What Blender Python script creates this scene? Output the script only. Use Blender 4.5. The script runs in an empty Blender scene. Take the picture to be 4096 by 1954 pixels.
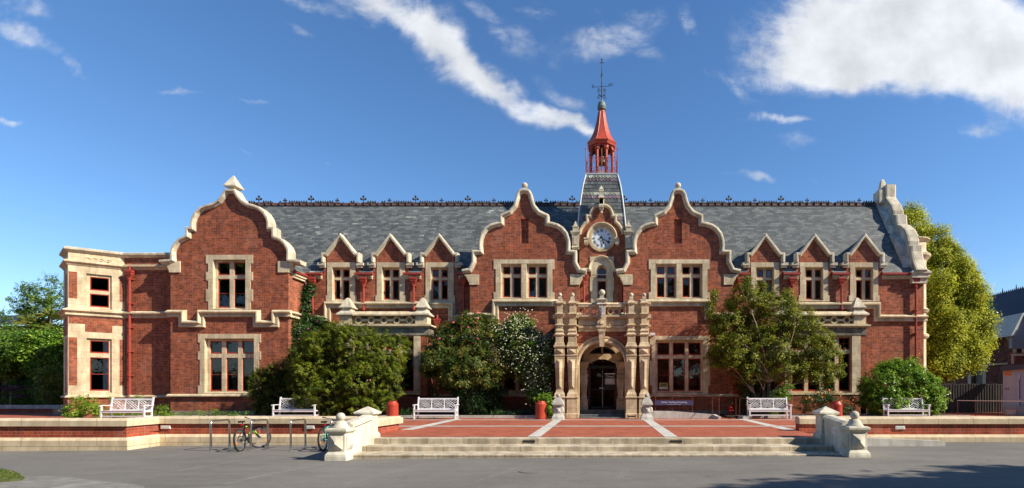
import bpy, math, random
import numpy as np
from mathutils import Vector
from mathutils.geometry import tessellate_polygon
R = math.radians
C = bpy.context.scene.collection
scene = bpy.context.scene

# ------------------------------------------------------------------ camera
EYE, FOC, HX, HY = 1.62, 2100.0, 2412.0, 1577.0     # eye height, focal length and principal point (photo pixels)
cd = bpy.data.cameras.new('camera'); cam = bpy.data.objects.new('camera', cd); C.objects.link(cam)
cam.location = (0, 0, EYE); cam.rotation_euler = (R(90), 0, 0)
cd.sensor_width = 36; cd.lens = 36 * FOC / 4096
cd.shift_x = (2048 - HX) / 4096; cd.shift_y = (HY - 977) / 4096
cd.clip_start = 0.1; cd.clip_end = 6000
scene.camera = cam

# ------------------------------------------------------------------ sun and sky
SUN_EL, SUN_AZ = 37.0, 18.5           # elevation; degrees in front of the facade plane, from the right
sx, sy, sz = math.cos(R(SUN_EL))*math.cos(R(SUN_AZ)), -math.cos(R(SUN_EL))*math.sin(R(SUN_AZ)), math.sin(R(SUN_EL))
sl = bpy.data.lights.new('sun', 'SUN'); so = bpy.data.objects.new('sun', sl); C.objects.link(so)
sl.energy = 5.0; sl.angle = R(0.5); sl.color = (1.0, 0.90, 0.74)
so.rotation_euler = Vector((sx, sy, sz)).to_track_quat('Z', 'Y').to_euler()
so.location = (20, -20, 30)
scene.view_settings.view_transform = 'Standard'; scene.view_settings.look = 'None'
scene.view_settings.exposure = 0.74; scene.view_settings.gamma = 1

world = bpy.data.worlds.new("World"); scene.world = world; world.use_nodes = True
wn, wl = world.node_tree.nodes, world.node_tree.links
wn.clear()
def wmath(op, a, b=None, c=None, clamp=False):
    n = wn.new('ShaderNodeMath'); n.operation = op; n.use_clamp = clamp
    for i, v in enumerate((a, b, c)):
        if v is None: continue
        if isinstance(v, (int, float)): n.inputs[i].default_value = v
        else: wl.new(v, n.inputs[i])
    return n.outputs[0]
sky = wn.new('ShaderNodeTexSky'); sky.sky_type = 'NISHITA'; sky.sun_disc = False
sky.sun_elevation = R(SUN_EL); sky.sun_rotation = math.atan2(sx, sy)
sky.air_density = 1.0; sky.dust_density = 0.0; sky.ozone_density = 1.6; sky.altitude = 0
hs = wn.new('ShaderNodeHueSaturation'); hs.inputs['Saturation'].default_value = 1.12; hs.inputs['Value'].default_value = 1.0
tint = wn.new('ShaderNodeVectorMath'); tint.operation = 'MULTIPLY'; wl.new(sky.outputs[0], tint.inputs[0]); tint.inputs[1].default_value = (1.04, 1.16, 1.32)
wl.new(tint.outputs[0], hs.inputs['Color'])
tc = wn.new('ShaderNodeTexCoord'); sep = wn.new('ShaderNodeSeparateXYZ'); wl.new(tc.outputs['Generated'], sep.inputs[0])
X_, Y_, Z_ = sep.outputs
ya = wmath('MAXIMUM', Y_, 0.02)
U = wmath('DIVIDE', X_, ya); V = wmath('DIVIDE', Z_, ya)
# every cloud: centre, half-length, half-width, tilt, weight, in directions of the sky (tangents from the street)
def cu(px, py): return (px-HX)/FOC, (HY-py)/FOC
CLOUDS = [  # px, py, rx, ry, angle(deg, screen, + = falls to the right), weight
 (1480, -20, 320, 120, 20, .85), (1640, 110, 260, 98, 42, .85), (1830, 260, 220, 74, 38, .85), (2010, 375, 200, 52, 30, .8), (2250, 480, 190, 50, 22, .72), (1250, -10, 200, 50, 20, 0.63),
 (2330, 520, 70, 28, 10, 0.73), (1950, 60, 300, 45, 35, 0.48),
 (3610, 140, 510, 150, 3, 1.8), (3420, 265, 420, 80, -8, 1.2), (3960, 190, 330, 200, 12, 1.1), (3300, 180, 280, 120, -10, .85), (3720, 20, 460, 120, 0, 1.0), (4020, 400, 170, 120, 20, .75), (3900, 330, 220, 70, 10, 0.73),
 (3100, 475, 160, 30, 2, .85), (2990, 702, 110, 26, 14, 0.68), (3880, 545, 110, 36, -6, .75), (2950, 370, 170, 60, 25, 0.55), (3240, 740, 40, 12, 0, 0.53), (3170, 580, 140, 40, 20, 0.48),
 (2450, 160, 200, 90, -12, 0.79), (2070, 180, 140, 80, 25, 0.62), (2200, 60, 160, 60, 10, 0.58), (2560, 60, 160, 60, 20, 0.58), (2740, 90, 120, 60, 40, 0.63), (2900, 330, 160, 60, 30, 0.53), (2620, 230, 90, 60, 15, 0.58), (2350, 40, 110, 50, 20, 0.53), (2240, 380, 130, 50, 25, 0.53),
 (90, 110, 190, 45, 22, .7), (320, 255, 120, 40, 38, 0.68), (420, 370, 90, 24, 30, 0.53), (20, 495, 70, 26, 0, 0.63), (720, 355, 120, 18, 8, 0.68), (1020, 400, 90, 14, 15, 0.55),
 (990, 620, 50, 18, 20, 0.48), (1310, 705, 60, 18, 15, 0.48), (1180, 110, 90, 30, 35, 0.48), (880, 668, 50, 16, 0, 0.43), (60, 20, 200, 40, 10, 0.63), (480, 590, 40, 14, 10, 0.43)]
vec = wn.new('ShaderNodeCombineXYZ'); wl.new(U, vec.inputs[0]); wl.new(V, vec.inputs[1])
def wnoise(scale, detail, rough, off=0.0, dist=0.0, stretch=None):
    m = wn.new('ShaderNodeMapping'); wl.new(vec.outputs[0], m.inputs[0]); m.inputs['Location'].default_value = (off, off*.7, off)
    if stretch: m.inputs['Rotation'].default_value = (0, 0, stretch[0]); m.inputs['Scale'].default_value = (stretch[1], 1, 1)
    n = wn.new('ShaderNodeTexNoise'); wl.new(m.outputs[0], n.inputs['Vector'])
    n.inputs['Scale'].default_value = scale; n.inputs['Detail'].default_value = detail; n.inputs['Roughness'].default_value = rough; n.inputs['Distortion'].default_value = dist
    return n.outputs['Fac']
warp1 = wnoise(5.0, 4, .6, 3.1); warp2 = wnoise(5.0, 4, .6, 9.7)
Uw = wmath('MULTIPLY_ADD', wmath('SUBTRACT', warp1, .5), .16, U); Vw = wmath('MULTIPLY_ADD', wmath('SUBTRACT', warp2, .5), .12, V)
tot = None
for px, py, rx, ry, ang, w in CLOUDS:
    cx_, cy_ = cu(px, py); a = -R(ang); ca, sa = math.cos(a), math.sin(a)
    du = wmath('SUBTRACT', Uw, cx_); dv = wmath('SUBTRACT', Vw, cy_)
    e1 = wmath('ADD', wmath('MULTIPLY', du, ca*FOC/rx), wmath('MULTIPLY', dv, sa*FOC/rx))
    e2 = wmath('ADD', wmath('MULTIPLY', du, -sa*FOC/ry), wmath('MULTIPLY', dv, ca*FOC/ry))
    d2 = wmath('ADD', wmath('MULTIPLY', e1, e1), wmath('MULTIPLY', e2, e2))
    g = wmath('MULTIPLY', wmath('EXPONENT', wmath('MULTIPLY', d2, -1.1)), w)
    tot = g if tot is None else wmath('MAXIMUM', tot, g) if w < .7 else wmath('ADD', tot, g)
tot = wmath('MINIMUM', tot, 2.0)
n1 = wnoise(6.0, 10, .66, 1.3, .5, (R(-35), 1.0)); n2 = wnoise(15.0, 8, .72, 5.0, .3, (R(30), .45))
nn = wmath('ADD', wmath('MULTIPLY', wmath('SUBTRACT', n1, .5), 2.6), wmath('MULTIPLY', wmath('SUBTRACT', n2, .5), 1.7))
den = wmath('ADD', tot, wmath('MULTIPLY', nn, wmath('MINIMUM', wmath('MULTIPLY', tot, 1.4), .85)))
mask = wn.new('ShaderNodeMapRange'); mask.interpolation_type = 'SMOOTHSTEP'; wl.new(den, mask.inputs[0])
mask.inputs[1].default_value = .24; mask.inputs[2].default_value = 1.45; mask.inputs[3].default_value = 0; mask.inputs[4].default_value = 1
front = wmath('GREATER_THAN', Y_, 0.05)
up = wmath('GREATER_THAN', Z_, 0.0)
mk = wmath('MULTIPLY', wmath('MULTIPLY', mask.outputs[0], front), up, clamp=True)
shade = wn.new('ShaderNodeMapRange'); wl.new(wnoise(9.0, 5, .55, 7.7), shade.inputs[0])
shade.inputs[1].default_value = .35; shade.inputs[2].default_value = .65; shade.inputs[3].default_value = .78; shade.inputs[4].default_value = 1.06
cc = wn.new('ShaderNodeVectorMath'); cc.operation = 'SCALE'; cc.inputs[0].default_value = (7.0, 7.2, 7.5); wl.new(shade.outputs[0], cc.inputs['Scale'])
mix = wn.new('ShaderNodeMix'); mix.data_type = 'RGBA'
wl.new(wmath('MULTIPLY', mk, .93), mix.inputs['Factor']); wl.new(hs.outputs[0], mix.inputs['A']); wl.new(cc.outputs[0], mix.inputs['B'])
bg = wn.new('ShaderNodeBackground'); bg.inputs['Strength'].default_value = 0.08
wl.new(mix.outputs['Result'], bg.inputs['Color'])
wo = wn.new('ShaderNodeOutputWorld'); wl.new(bg.outputs[0], wo.inputs[0])

# ------------------------------------------------------------------ materials
MATS = {}
class NT:
    """small helper round a material's node tree"""
    def __init__(s, name):
        s.m = bpy.data.materials.new(name); s.m.use_nodes = True
        s.n, s.l = s.m.node_tree.nodes, s.m.node_tree.links
        s.bsdf = s.n['Principled BSDF']; s.out = s.n['Material Output']
        s.tc = s.n.new('ShaderNodeTexCoord')
    def sep(s, v):
        q = s.n.new('ShaderNodeSeparateXYZ'); s.l.new(v, q.inputs[0]); return q.outputs
    def comb(s, *v):
        q = s.n.new('ShaderNodeCombineXYZ')
        for i, a in enumerate(v): s.put(a, q.inputs[i])
        return q.outputs[0]
    def put(s, a, sock):
        if hasattr(a, 'is_output'): s.l.new(a, sock)
        else:
            if sock.type == 'RGBA' and len(a) == 3: a = (*a, 1)
            sock.default_value = a
    def math(s, op, a, b=0.0, c=None, clamp=False):
        q = s.n.new('ShaderNodeMath'); q.operation = op; q.use_clamp = clamp
        s.put(a, q.inputs[0]); s.put(b, q.inputs[1])
        if c is not None: s.put(c, q.inputs[2])
        return q.outputs[0]
    def noise(s, scale, detail=4, rough=.55, vec=None, dist=0.0, stretch=None):
        v = vec if vec is not None else s.tc.outputs['Object']
        if stretch:
            mp = s.n.new('ShaderNodeMapping'); s.l.new(v, mp.inputs[0]); mp.inputs['Scale'].default_value = stretch; v = mp.outputs[0]
        q = s.n.new('ShaderNodeTexNoise'); s.l.new(v, q.inputs['Vector'])
        q.inputs['Scale'].default_value = scale; q.inputs['Detail'].default_value = detail
        q.inputs['Roughness'].default_value = rough; q.inputs['Distortion'].default_value = dist
        return q.outputs['Fac']
    def ramp(s, v, stops):
        q = s.n.new('ShaderNodeValToRGB'); s.l.new(v, q.inputs[0])
        e = q.color_ramp.elements
        while len(e) < len(stops): e.new(.5)
        for i, (p, c) in enumerate(stops):
            e[i].position = p; c = (c,)*3 if isinstance(c, (int, float)) else c; e[i].color = (*c[:3], 1)
        return q.outputs['Color']
    def mix(s, f, a, b, mode='MIX'):
        q = s.n.new('ShaderNodeMix'); q.data_type = 'RGBA'; q.blend_type = mode
        s.put(f, q.inputs['Factor']); s.put(a, q.inputs['A']); s.put(b, q.inputs['B'])
        return q.outputs['Result']
    def bump(s, h, strength=.3, dist=.01):
        q = s.n.new('ShaderNodeBump'); s.l.new(h, q.inputs['Height'])
        q.inputs['Strength'].default_value = strength; q.inputs['Distance'].default_value = dist
        s.l.new(q.outputs[0], s.bsdf.inputs['Normal'])
    def done(s, key, color=None, rough=.8, metal=0.0, spec=.5):
        if color is not None: s.put(color, s.bsdf.inputs['Base Color'])
        s.put(rough, s.bsdf.inputs['Roughness']); s.bsdf.inputs['Metallic'].default_value = metal
        s.bsdf.inputs['Specular IOR Level'].default_value = spec
        MATS[key] = s.m; return s.m

def wall_uv(t):
    o = t.sep(t.tc.outputs['Object'])
    return t.comb(t.math('ADD', o[0], o[1]), o[2], 0.0)
def brick_mat(key, c1, c2, mortar, stain=.35, bw=.235, rh=.086):
    t = NT(key); v = wall_uv(t)
    b = t.n.new('ShaderNodeTexBrick'); t.l.new(v, b.inputs['Vector'])
    b.offset = .5; b.squash = .55; b.squash_frequency = 2
    t.put(c1, b.inputs['Color1']); t.put(c2, b.inputs['Color2']); t.put(mortar, b.inputs['Mortar'])
    b.inputs['Scale'].default_value = 1; b.inputs['Mortar Size'].default_value = .0055; b.inputs['Mortar Smooth'].default_value = .2
    b.inputs['Bias'].default_value = -.1; b.inputs['Brick Width'].default_value = bw; b.inputs['Row Height'].default_value = rh
    big = t.noise(.55, 6, .6); med = t.noise(2.6, 5, .6)
    col = t.mix(t.ramp(big, [(.35, 0), (.7, 1)]), b.outputs['Color'], (1.0, .92, .90), 'MULTIPLY')
    dark = t.ramp(med, [(.34, .58), (.64, 1.20)])
    col = t.mix(.75, col, dark, 'MULTIPLY')
    # pale lime bloom and orange newer bricks in patches
    bloom = t.ramp(t.noise(1.1, 7, .7, stretch=(1, 1, .45)), [(.55, 0), (.80, .42)])
    col = t.mix(bloom, col, (.46, .28, .22))
    hot = t.ramp(t.noise(3.7, 3, .5), [(.57, 0), (.72, .55)])
    col = t.mix(hot, col, (.50, .115, .03))
    streak = t.ramp(t.noise(1.0, 6, .65, stretch=(1.6, 1.6, .28)), [(.38, .58), (.56, 1.06)]); col = t.mix(.35, col, streak, 'MULTIPLY')
    sp = t.ramp(t.noise(14, 3, .7, stretch=(.6, .6, 1.3)), [(.30, .55), (.55, 1.05), (.8, 1.3)])
    col = t.mix(stain, col, sp, 'MULTIPLY')
    t.bump(t.math('MULTIPLY', b.outputs['Fac'], -1.0), .5, .012)
    return t.done(key, col, .88, 0, .25)
brick_mat('brick', (.215, .060, .031), (.43, .128, .060), (.37, .25, .18))
brick_mat('garden_brick', (.30, .055, .028), (.40, .085, .040), (.36, .22, .16), .2, .24, .092)
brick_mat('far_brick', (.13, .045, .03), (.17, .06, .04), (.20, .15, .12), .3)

def stone_mat(key, c1, c2, c3=None, joint=(.6, .34), stain=.5, streak=.35, jw=.005):
    t = NT(key); v = wall_uv(t)
    n = t.noise(1.7, 8, .62); n2 = t.noise(9, 5, .6, stretch=(.35, .35, 1.6))
    col = t.mix(t.ramp(n, [(.35, 0), (.68, 1)]), c1, c2)
    col = t.mix(t.math('MULTIPLY', t.ramp(n2, [(.4, 0), (.75, 1)]), .35), col, c3 or c2)
    if joint:
        b = t.n.new('ShaderNodeTexBrick'); t.l.new(v, b.inputs['Vector']); b.offset = .5
        t.put((1, 1, 1), b.inputs['Color1']); t.put((.80, .79, .77), b.inputs['Color2']); t.put((.42, .38, .32), b.inputs['Mortar'])
        b.inputs['Scale'].default_value = 1; b.inputs['Mortar Size'].default_value = jw
        b.inputs['Brick Width'].default_value = joint[0]; b.inputs['Row Height'].default_value = joint[1]
        col = t.mix(.8, col, b.outputs['Color'], 'MULTIPLY')
    dirt = t.ramp(t.noise(2.4, 9, .72, stretch=(1, 1, .5)), [(.44, .38), (.60, 1)])
    col = t.mix(stain, col, dirt, 'MULTIPLY')
    run = t.ramp(t.noise(3.2, 6, .7, stretch=(1.5, 1.5, .22)), [(.40, .55), (.54, 1)]); col = t.mix(stain*.7, col, run, 'MULTIPLY')
    # lichen and soot settle on faces that look up
    g = t.n.new('ShaderNodeNewGeometry'); nz = t.sep(g.outputs['Normal'])[2]
    lich = t.math('MULTIPLY', t.math('MULTIPLY', t.ramp(nz, [(.35, 0), (.9, 1)]), t.ramp(t.noise(5, 6, .7), [(.42, 0), (.66, 1)])), streak)
    col = t.mix(lich, col, (.22, .20, .16))
    t.bump(t.noise(26, 6, .6), .25, .01)
    return t.done(key, col, .85, 0, .3)
stone_mat('stone', (.70, .565, .36), (.84, .73, .52), (.64, .46, .26), stain=.42)
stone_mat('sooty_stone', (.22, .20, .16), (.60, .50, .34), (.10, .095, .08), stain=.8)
stone_mat('coping_stone', (.68, .60, .44), (.82, .76, .60), (.5, .42, .30), joint=(.62, 4.0), stain=.5, streak=.6)
stone_mat('porch_stone', (.66, .50, .30), (.82, .67, .45), (.44, .28, .14), joint=(.9, .47), stain=.5)
stone_mat('wall_coping', (.66, .53, .35), (.74, .62, .43), (.60, .46, .30), joint=(1.17, 4.0), stain=.28, streak=.12, jw=.010)
stone_mat('step_stone', (.52, .44, .32), (.68, .60, .46), (.36, .30, .22), joint=(1.05, 4.0), stain=.5, streak=.05, jw=.012)
stone_mat('pedestal_stone', (.64, .60, .48), (.76, .73, .61), (.56, .50, .38), joint=None, stain=.4, streak=.5)
stone_mat('grey_stone', (.50, .48, .44), (.62, .59, .53), (.40, .38, .34), joint=None, stain=.5, streak=.6)
stone_mat('concrete', (.50, .48, .44), (.60, .58, .53), (.44, .42, .38), joint=None, stain=.3, streak=.1)
stone_mat('plinth_stone', (.34, .30, .25), (.44, .40, .33), (.26, .22, .18), joint=(.7, 3.0), stain=.6)
stone_mat('bluestone', (.10, .11, .12), (.17, .18, .19), (.07, .075, .08), joint=None, stain=.5)
stone_mat('render_white', (.60, .58, .52), (.76, .74, .67), (.44, .42, .36), joint=None, stain=.55, streak=.3)

def plain(key, col, rough=.6, metal=0, var=.12, scale=6, spec=.4, bump=0):
    t = NT(key)
    n = t.ramp(t.noise(scale, 5, .6), [(.3, 1 - var), (.7, 1 + var)])
    c = t.mix(1.0, col, n, 'MULTIPLY')
    if bump: t.bump(t.noise(scale*5, 4, .6), bump, .005)
    return t.done(key, c, rough, metal, spec)
plain('frame_red', (.34, .042, .022), .45)
plain('pipe_red', (.31, .046, .030), .38, var=.18)
plain('cupola_red', (.40, .062, .030), .42, var=.16, scale=3)
plain('rail_red', (.36, .055, .035), .5)
plain('dark_shaded_red', (.11, .020, .015), .5)  # rail red with tree shade put into the colour; also dark red fittings
plain('bin_red', (.36, .045, .022), .38, var=.14, scale=3, bump=.15)
plain('bench_white', (.70, .69, .70), .45, var=.07, scale=9)
plain('iron', (.03, .035, .035), .5, .3)
plain('cresting', (.05, .045, .03), .8, 0, .5, 3)
plain('verdigris', (.13, .17, .15), .6, .2, .3)
plain('lead', (.46, .49, .49), .5, .1, .18)
plain('ridge_tile', (.085, .045, .038), .7, 0, .35, 3)
plain('clock_face', (.70, .77, .82), .35, var=.03)
plain('black', (.012, .012, .014), .45, var=.05)
plain('dark_room', (.012, .011, .010), .9, var=.1)  # near-black stands in for the unlit depth behind the glass
plain('curtain', (.10, .10, .09), .9, var=.25, scale=3)
plain('curtain_white', (.82, .84, .86), .85, var=.06)
plain('bell_bronze', (.04, .075, .06), .45, .6)
plain('steel', (.60, .58, .55), .28, 1.0, .06)
plain('rubber', (.025, .025, .025), .75)
plain('alloy', (.55, .55, .56), .3, .9)
plain('bike_green', (.24, .48, .03), .35)
plain('bike_teal', (.10, .45, .40), .35)
plain('orange', (.85, .22, .02), .4)
plain('lamp_glass', (.55, .54, .46), .3)
plain('lamp_frame', (.72, .73, .74), .4)
plain('red_gloss', (.40, .008, .010), .3)
plain('bark', (.085, .065, .048), .9, 0, .35, 8)
plain('pale_bark', (.42, .32, .23), .8, 0, .3, 10)
plain('soil', (.035, .026, .018), .95, 0, .4, 4)
plain('navy', (.06, .055, .13), .35, var=.05)
plain('sign_text', (.62, .64, .70), .5)
plain('cabin_wall', (.52, .49, .45), .5, var=.04)
plain('cabin_trim', (.08, .075, .075), .5)
plain('grey_clad', (.21, .23, .26), .6, var=.08)
plain('pvc', (.50, .50, .58), .5)
plain('ac_beige', (.40, .37, .32), .5)
plain('brass', (.42, .33, .10), .4, .4)
plain('paper', (.75, .75, .72), .7)
plain('petal_pink', (.80, .16, .24), .6)
plain('petal_magenta', (.55, .04, .30), .6)
plain('petal_white', (.60, .58, .40), .7)
plain('petal_orange', (.75, .20, .02), .6)

# timber fence boards
t = NT('fence_wood'); c = t.mix(t.ramp(t.noise(3, 6, .65, stretch=(6, 1, .5)), [(.3, 0), (.7, 1)]), (.035, .031, .028), (.10, .092, .083)); t.done('fence_wood', c, .85, 0, .2)

# glass: thin pane, mostly clear with a mirror-like share that grows towards grazing
t = NT('glass')
tr = t.n.new('ShaderNodeBsdfTransparent'); tr.inputs[0].default_value = (.62, .66, .66, 1)
gl = t.n.new('ShaderNodeBsdfGlossy'); gl.inputs['Roughness'].default_value = .015; gl.inputs[0].default_value = (.95, .97, 1, 1)
fr = t.n.new('ShaderNodeFresnel'); fr.inputs[0].default_value = 1.55
bp = t.n.new('ShaderNodeBump'); bp.inputs['Strength'].default_value = .10; bp.inputs['Distance'].default_value = .02
t.l.new(t.noise(2.2, 3, .5), bp.inputs['Height']); t.l.new(bp.outputs[0], gl.inputs['Normal'])
ms = t.n.new('ShaderNodeMixShader'); t.l.new(t.math('MULTIPLY', fr.outputs[0], 1.1, clamp=True), ms.inputs[0]); t.l.new(tr.outputs[0], ms.inputs[1]); t.l.new(gl.outputs[0], ms.inputs[2])
t.l.new(ms.outputs[0], t.out.inputs[0]); MATS['glass'] = t.m

# slates: courses run across the slope
def slate_mat(key, cols, bw=.30, rh=.145, light=True, pitch=.84):
    t = NT(key); o = t.sep(t.tc.outputs['Object'])
    v = t.comb(t.math('ADD', o[0], t.math('MULTIPLY', o[1], 0.02)), t.math('DIVIDE', o[2], pitch), 0.0)
    b = t.n.new('ShaderNodeTexBrick'); t.l.new(v, b.inputs['Vector']); b.offset = .5
    t.put((0, 0, 0), b.inputs['Color1']); t.put((1, 1, 1), b.inputs['Color2']); t.put((.0, .0, .0), b.inputs['Mortar'])
    b.inputs['Scale'].default_value = 1; b.inputs['Mortar Size'].default_value = .006; b.inputs['Mortar Smooth'].default_value = .1
    b.inputs['Brick Width'].default_value = bw; b.inputs['Row Height'].default_value = rh
    big = t.noise(.42, 4, .6)
    f = t.math('ADD', t.math('MULTIPLY', b.outputs['Color'], .92), t.math('MULTIPLY', t.math('SUBTRACT', big, .5), .75))
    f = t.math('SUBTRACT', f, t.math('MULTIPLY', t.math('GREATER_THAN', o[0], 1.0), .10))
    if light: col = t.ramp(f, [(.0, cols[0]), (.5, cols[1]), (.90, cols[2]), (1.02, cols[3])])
    else: col = t.ramp(f, [(.0, cols[0]), (.9, cols[1])])
    sp = t.ramp(t.noise(9, 5, .7, stretch=(1.5, 1, .5)), [(.3, .78), (.7, 1.22)])
    col = t.mix(.8, col, sp, 'MULTIPLY')
    gap = t.ramp(b.outputs['Fac'], [(.2, 1), (.9, .32)])
    col = t.mix(1.0, col, gap, 'MULTIPLY')
    t.bump(t.math('SUBTRACT', t.math('MULTIPLY', b.outputs['Color'], .4), b.outputs['Fac']), .6, .012)
    return t.done(key, col, .55, 0, .35)
slate_mat('slate', [(.066, .074, .076), (.105, .116, .116), (.155, .166, .160), (.32, .33, .29)])
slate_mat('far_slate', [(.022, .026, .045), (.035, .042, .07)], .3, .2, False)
t = NT('tower_slate')
at = t.n.new('ShaderNodeVertexColor'); at.layer_name = 'col'
c = t.mix(.7, at.outputs[0], t.ramp(t.noise(12, 5, .7, stretch=(1.5, 1, .4)), [(.3, .72), (.7, 1.28)]), 'MULTIPLY'); t.done('tower_slate', c, .6, 0, .35)

# asphalt with seams, patches and old scuffed lines
t = NT('asphalt'); pos = t.tc.outputs['Object']
c = t.mix(t.ramp(t.noise(.22, 6, .6), [(.35, 0), (.65, 1)]), (.118, .112, .101), (.165, .156, .139))
c = t.mix(t.ramp(t.noise(1.5, 6, .7, stretch=(.5, 1.5, 1)), [(.45, 0), (.62, .35)]), c, (.17, .163, .15))
seam = t.ramp(t.noise(.5, 3, .5, stretch=(.25, 1.6, 1)), [(.47, 1), (.50, .84), (.53, 1)]); c = t.mix(.7, c, seam, 'MULTIPLY'); c = t.mix(1.0, c, t.ramp(t.noise(9, 6, .75, stretch=(.6, 1.6, 1)), [(.3, .84), (.7, 1.16)]), 'MULTIPLY')
grain = t.ramp(t.noise(70, 3, .8), [(.25, .62), (.75, 1.42)]); c = t.mix(.75, c, grain, 'MULTIPLY')
vor = t.n.new('ShaderNodeTexVoronoi'); vor.feature = 'DISTANCE_TO_EDGE'; vor.inputs['Scale'].default_value = .22
wv = t.n.new('ShaderNodeVectorMath'); wv.operation = 'ADD'; t.l.new(pos, wv.inputs[0]); 
nz_ = t.n.new('ShaderNodeTexNoise'); nz_.inputs['Scale'].default_value = .9; nz_.inputs['Detail'].default_value = 5; t.l.new(pos, nz_.inputs['Vector'])
sc_ = t.n.new('ShaderNodeVectorMath'); sc_.operation = 'SCALE'; sc_.inputs['Scale'].default_value = 1.1; t.l.new(nz_.outputs['Color'], sc_.inputs[0]); t.l.new(sc_.outputs[0], wv.inputs[1])
t.l.new(wv.outputs[0], vor.inputs['Vector'])
crack = t.math('MULTIPLY', t.math('LESS_THAN', vor.outputs['Distance'], .004), t.math('GREATER_THAN', t.noise(.35, 2, .5), .58))
c = t.mix(t.math('MULTIPLY', crack, .3), c, (.06, .06, .06))
t.bump(t.noise(110, 3, .7), .5, .006); t.done('asphalt', c, .88, 0, .3)
t = NT('scuff'); n = t.noise(6, 6, .75); tr = t.n.new('ShaderNodeBsdfTransparent'); ms = t.n.new('ShaderNodeMixShader')
t.put(t.ramp(n, [(.36, 0), (.70, .55)]), ms.inputs[0]); t.l.new(tr.outputs[0], ms.inputs[1]); t.l.new(t.bsdf.outputs[0], ms.inputs[2]); t.l.new(ms.outputs[0], t.out.inputs[0]); t.done('scuff', (.30, .30, .28), .9)

stone_mat('footpath_stone', (.20, .195, .175), (.27, .26, .235), (.16, .155, .14), joint=None, stain=.4, streak=.1)
# red pavers
t = NT('pavers'); o = t.sep(t.tc.outputs['Object']); v = t.comb(o[0], o[1], 0.0)
b = t.n.new('ShaderNodeTexBrick'); t.l.new(v, b.inputs['Vector']); b.offset = .5
t.put((.255, .066, .034), b.inputs['Color1']); t.put((.37, .102, .054), b.inputs['Color2']); t.put((.22, .085, .06), b.inputs['Mortar'])
b.inputs['Scale'].default_value = 1; b.inputs['Mortar Size'].default_value = .005; b.inputs['Brick Width'].default_value = .23; b.inputs['Row Height'].default_value = .115
c = t.mix(.6, b.outputs['Color'], t.ramp(t.noise(1.2, 7, .65), [(.35, .75), (.65, 1.2)]), 'MULTIPLY')
c = t.mix(t.ramp(t.noise(4, 6, .7), [(.6, 0), (.75, .35)]), c, (.55, .42, .35)); t.done('pavers', c, .85, 0, .25)

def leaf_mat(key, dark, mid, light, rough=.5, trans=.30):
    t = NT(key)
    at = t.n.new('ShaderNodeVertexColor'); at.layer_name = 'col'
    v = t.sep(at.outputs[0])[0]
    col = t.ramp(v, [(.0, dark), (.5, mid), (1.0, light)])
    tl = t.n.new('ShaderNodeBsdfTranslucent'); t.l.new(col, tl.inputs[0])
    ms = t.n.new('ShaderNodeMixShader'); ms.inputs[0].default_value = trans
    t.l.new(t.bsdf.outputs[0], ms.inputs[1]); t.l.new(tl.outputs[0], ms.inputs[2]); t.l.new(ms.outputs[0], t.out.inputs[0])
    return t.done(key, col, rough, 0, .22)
leaf_mat('leaf_green', (.018, .050, .007), (.085, .165, .018), (.25, .36, .05), .35)
leaf_mat('leaf_bright', (.040, .100, .010), (.15, .29, .020), (.36, .50, .06), .35, .4)
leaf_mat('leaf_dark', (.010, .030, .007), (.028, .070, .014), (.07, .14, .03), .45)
leaf_mat('leaf_gold', (.060, .090, .008), (.32, .36, .020), (.70, .68, .06), .6, .42)
leaf_mat('leaf_olive', (.022, .042, .005), (.095, .140, .012), (.32, .34, .032), .45, .35)
leaf_mat('leaf_myrtle', (.028, .052, .006), (.135, .170, .013), (.36, .35, .04), .5, .38)
leaf_mat('leaf_oleander', (.020, .045, .010), (.070, .120, .020), (.28, .22, .04), .35)
leaf_mat('leaf_purple', (.03, .012, .016), (.08, .035, .045), (.20, .12, .13), .5)
leaf_mat('leaf_palm', (.05, .085, .012), (.14, .19, .03), (.34, .33, .09), .5)
leaf_mat('grass_leaf', (.05, .09, .012), (.12, .18, .03), (.26, .28, .07), .7)
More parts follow.
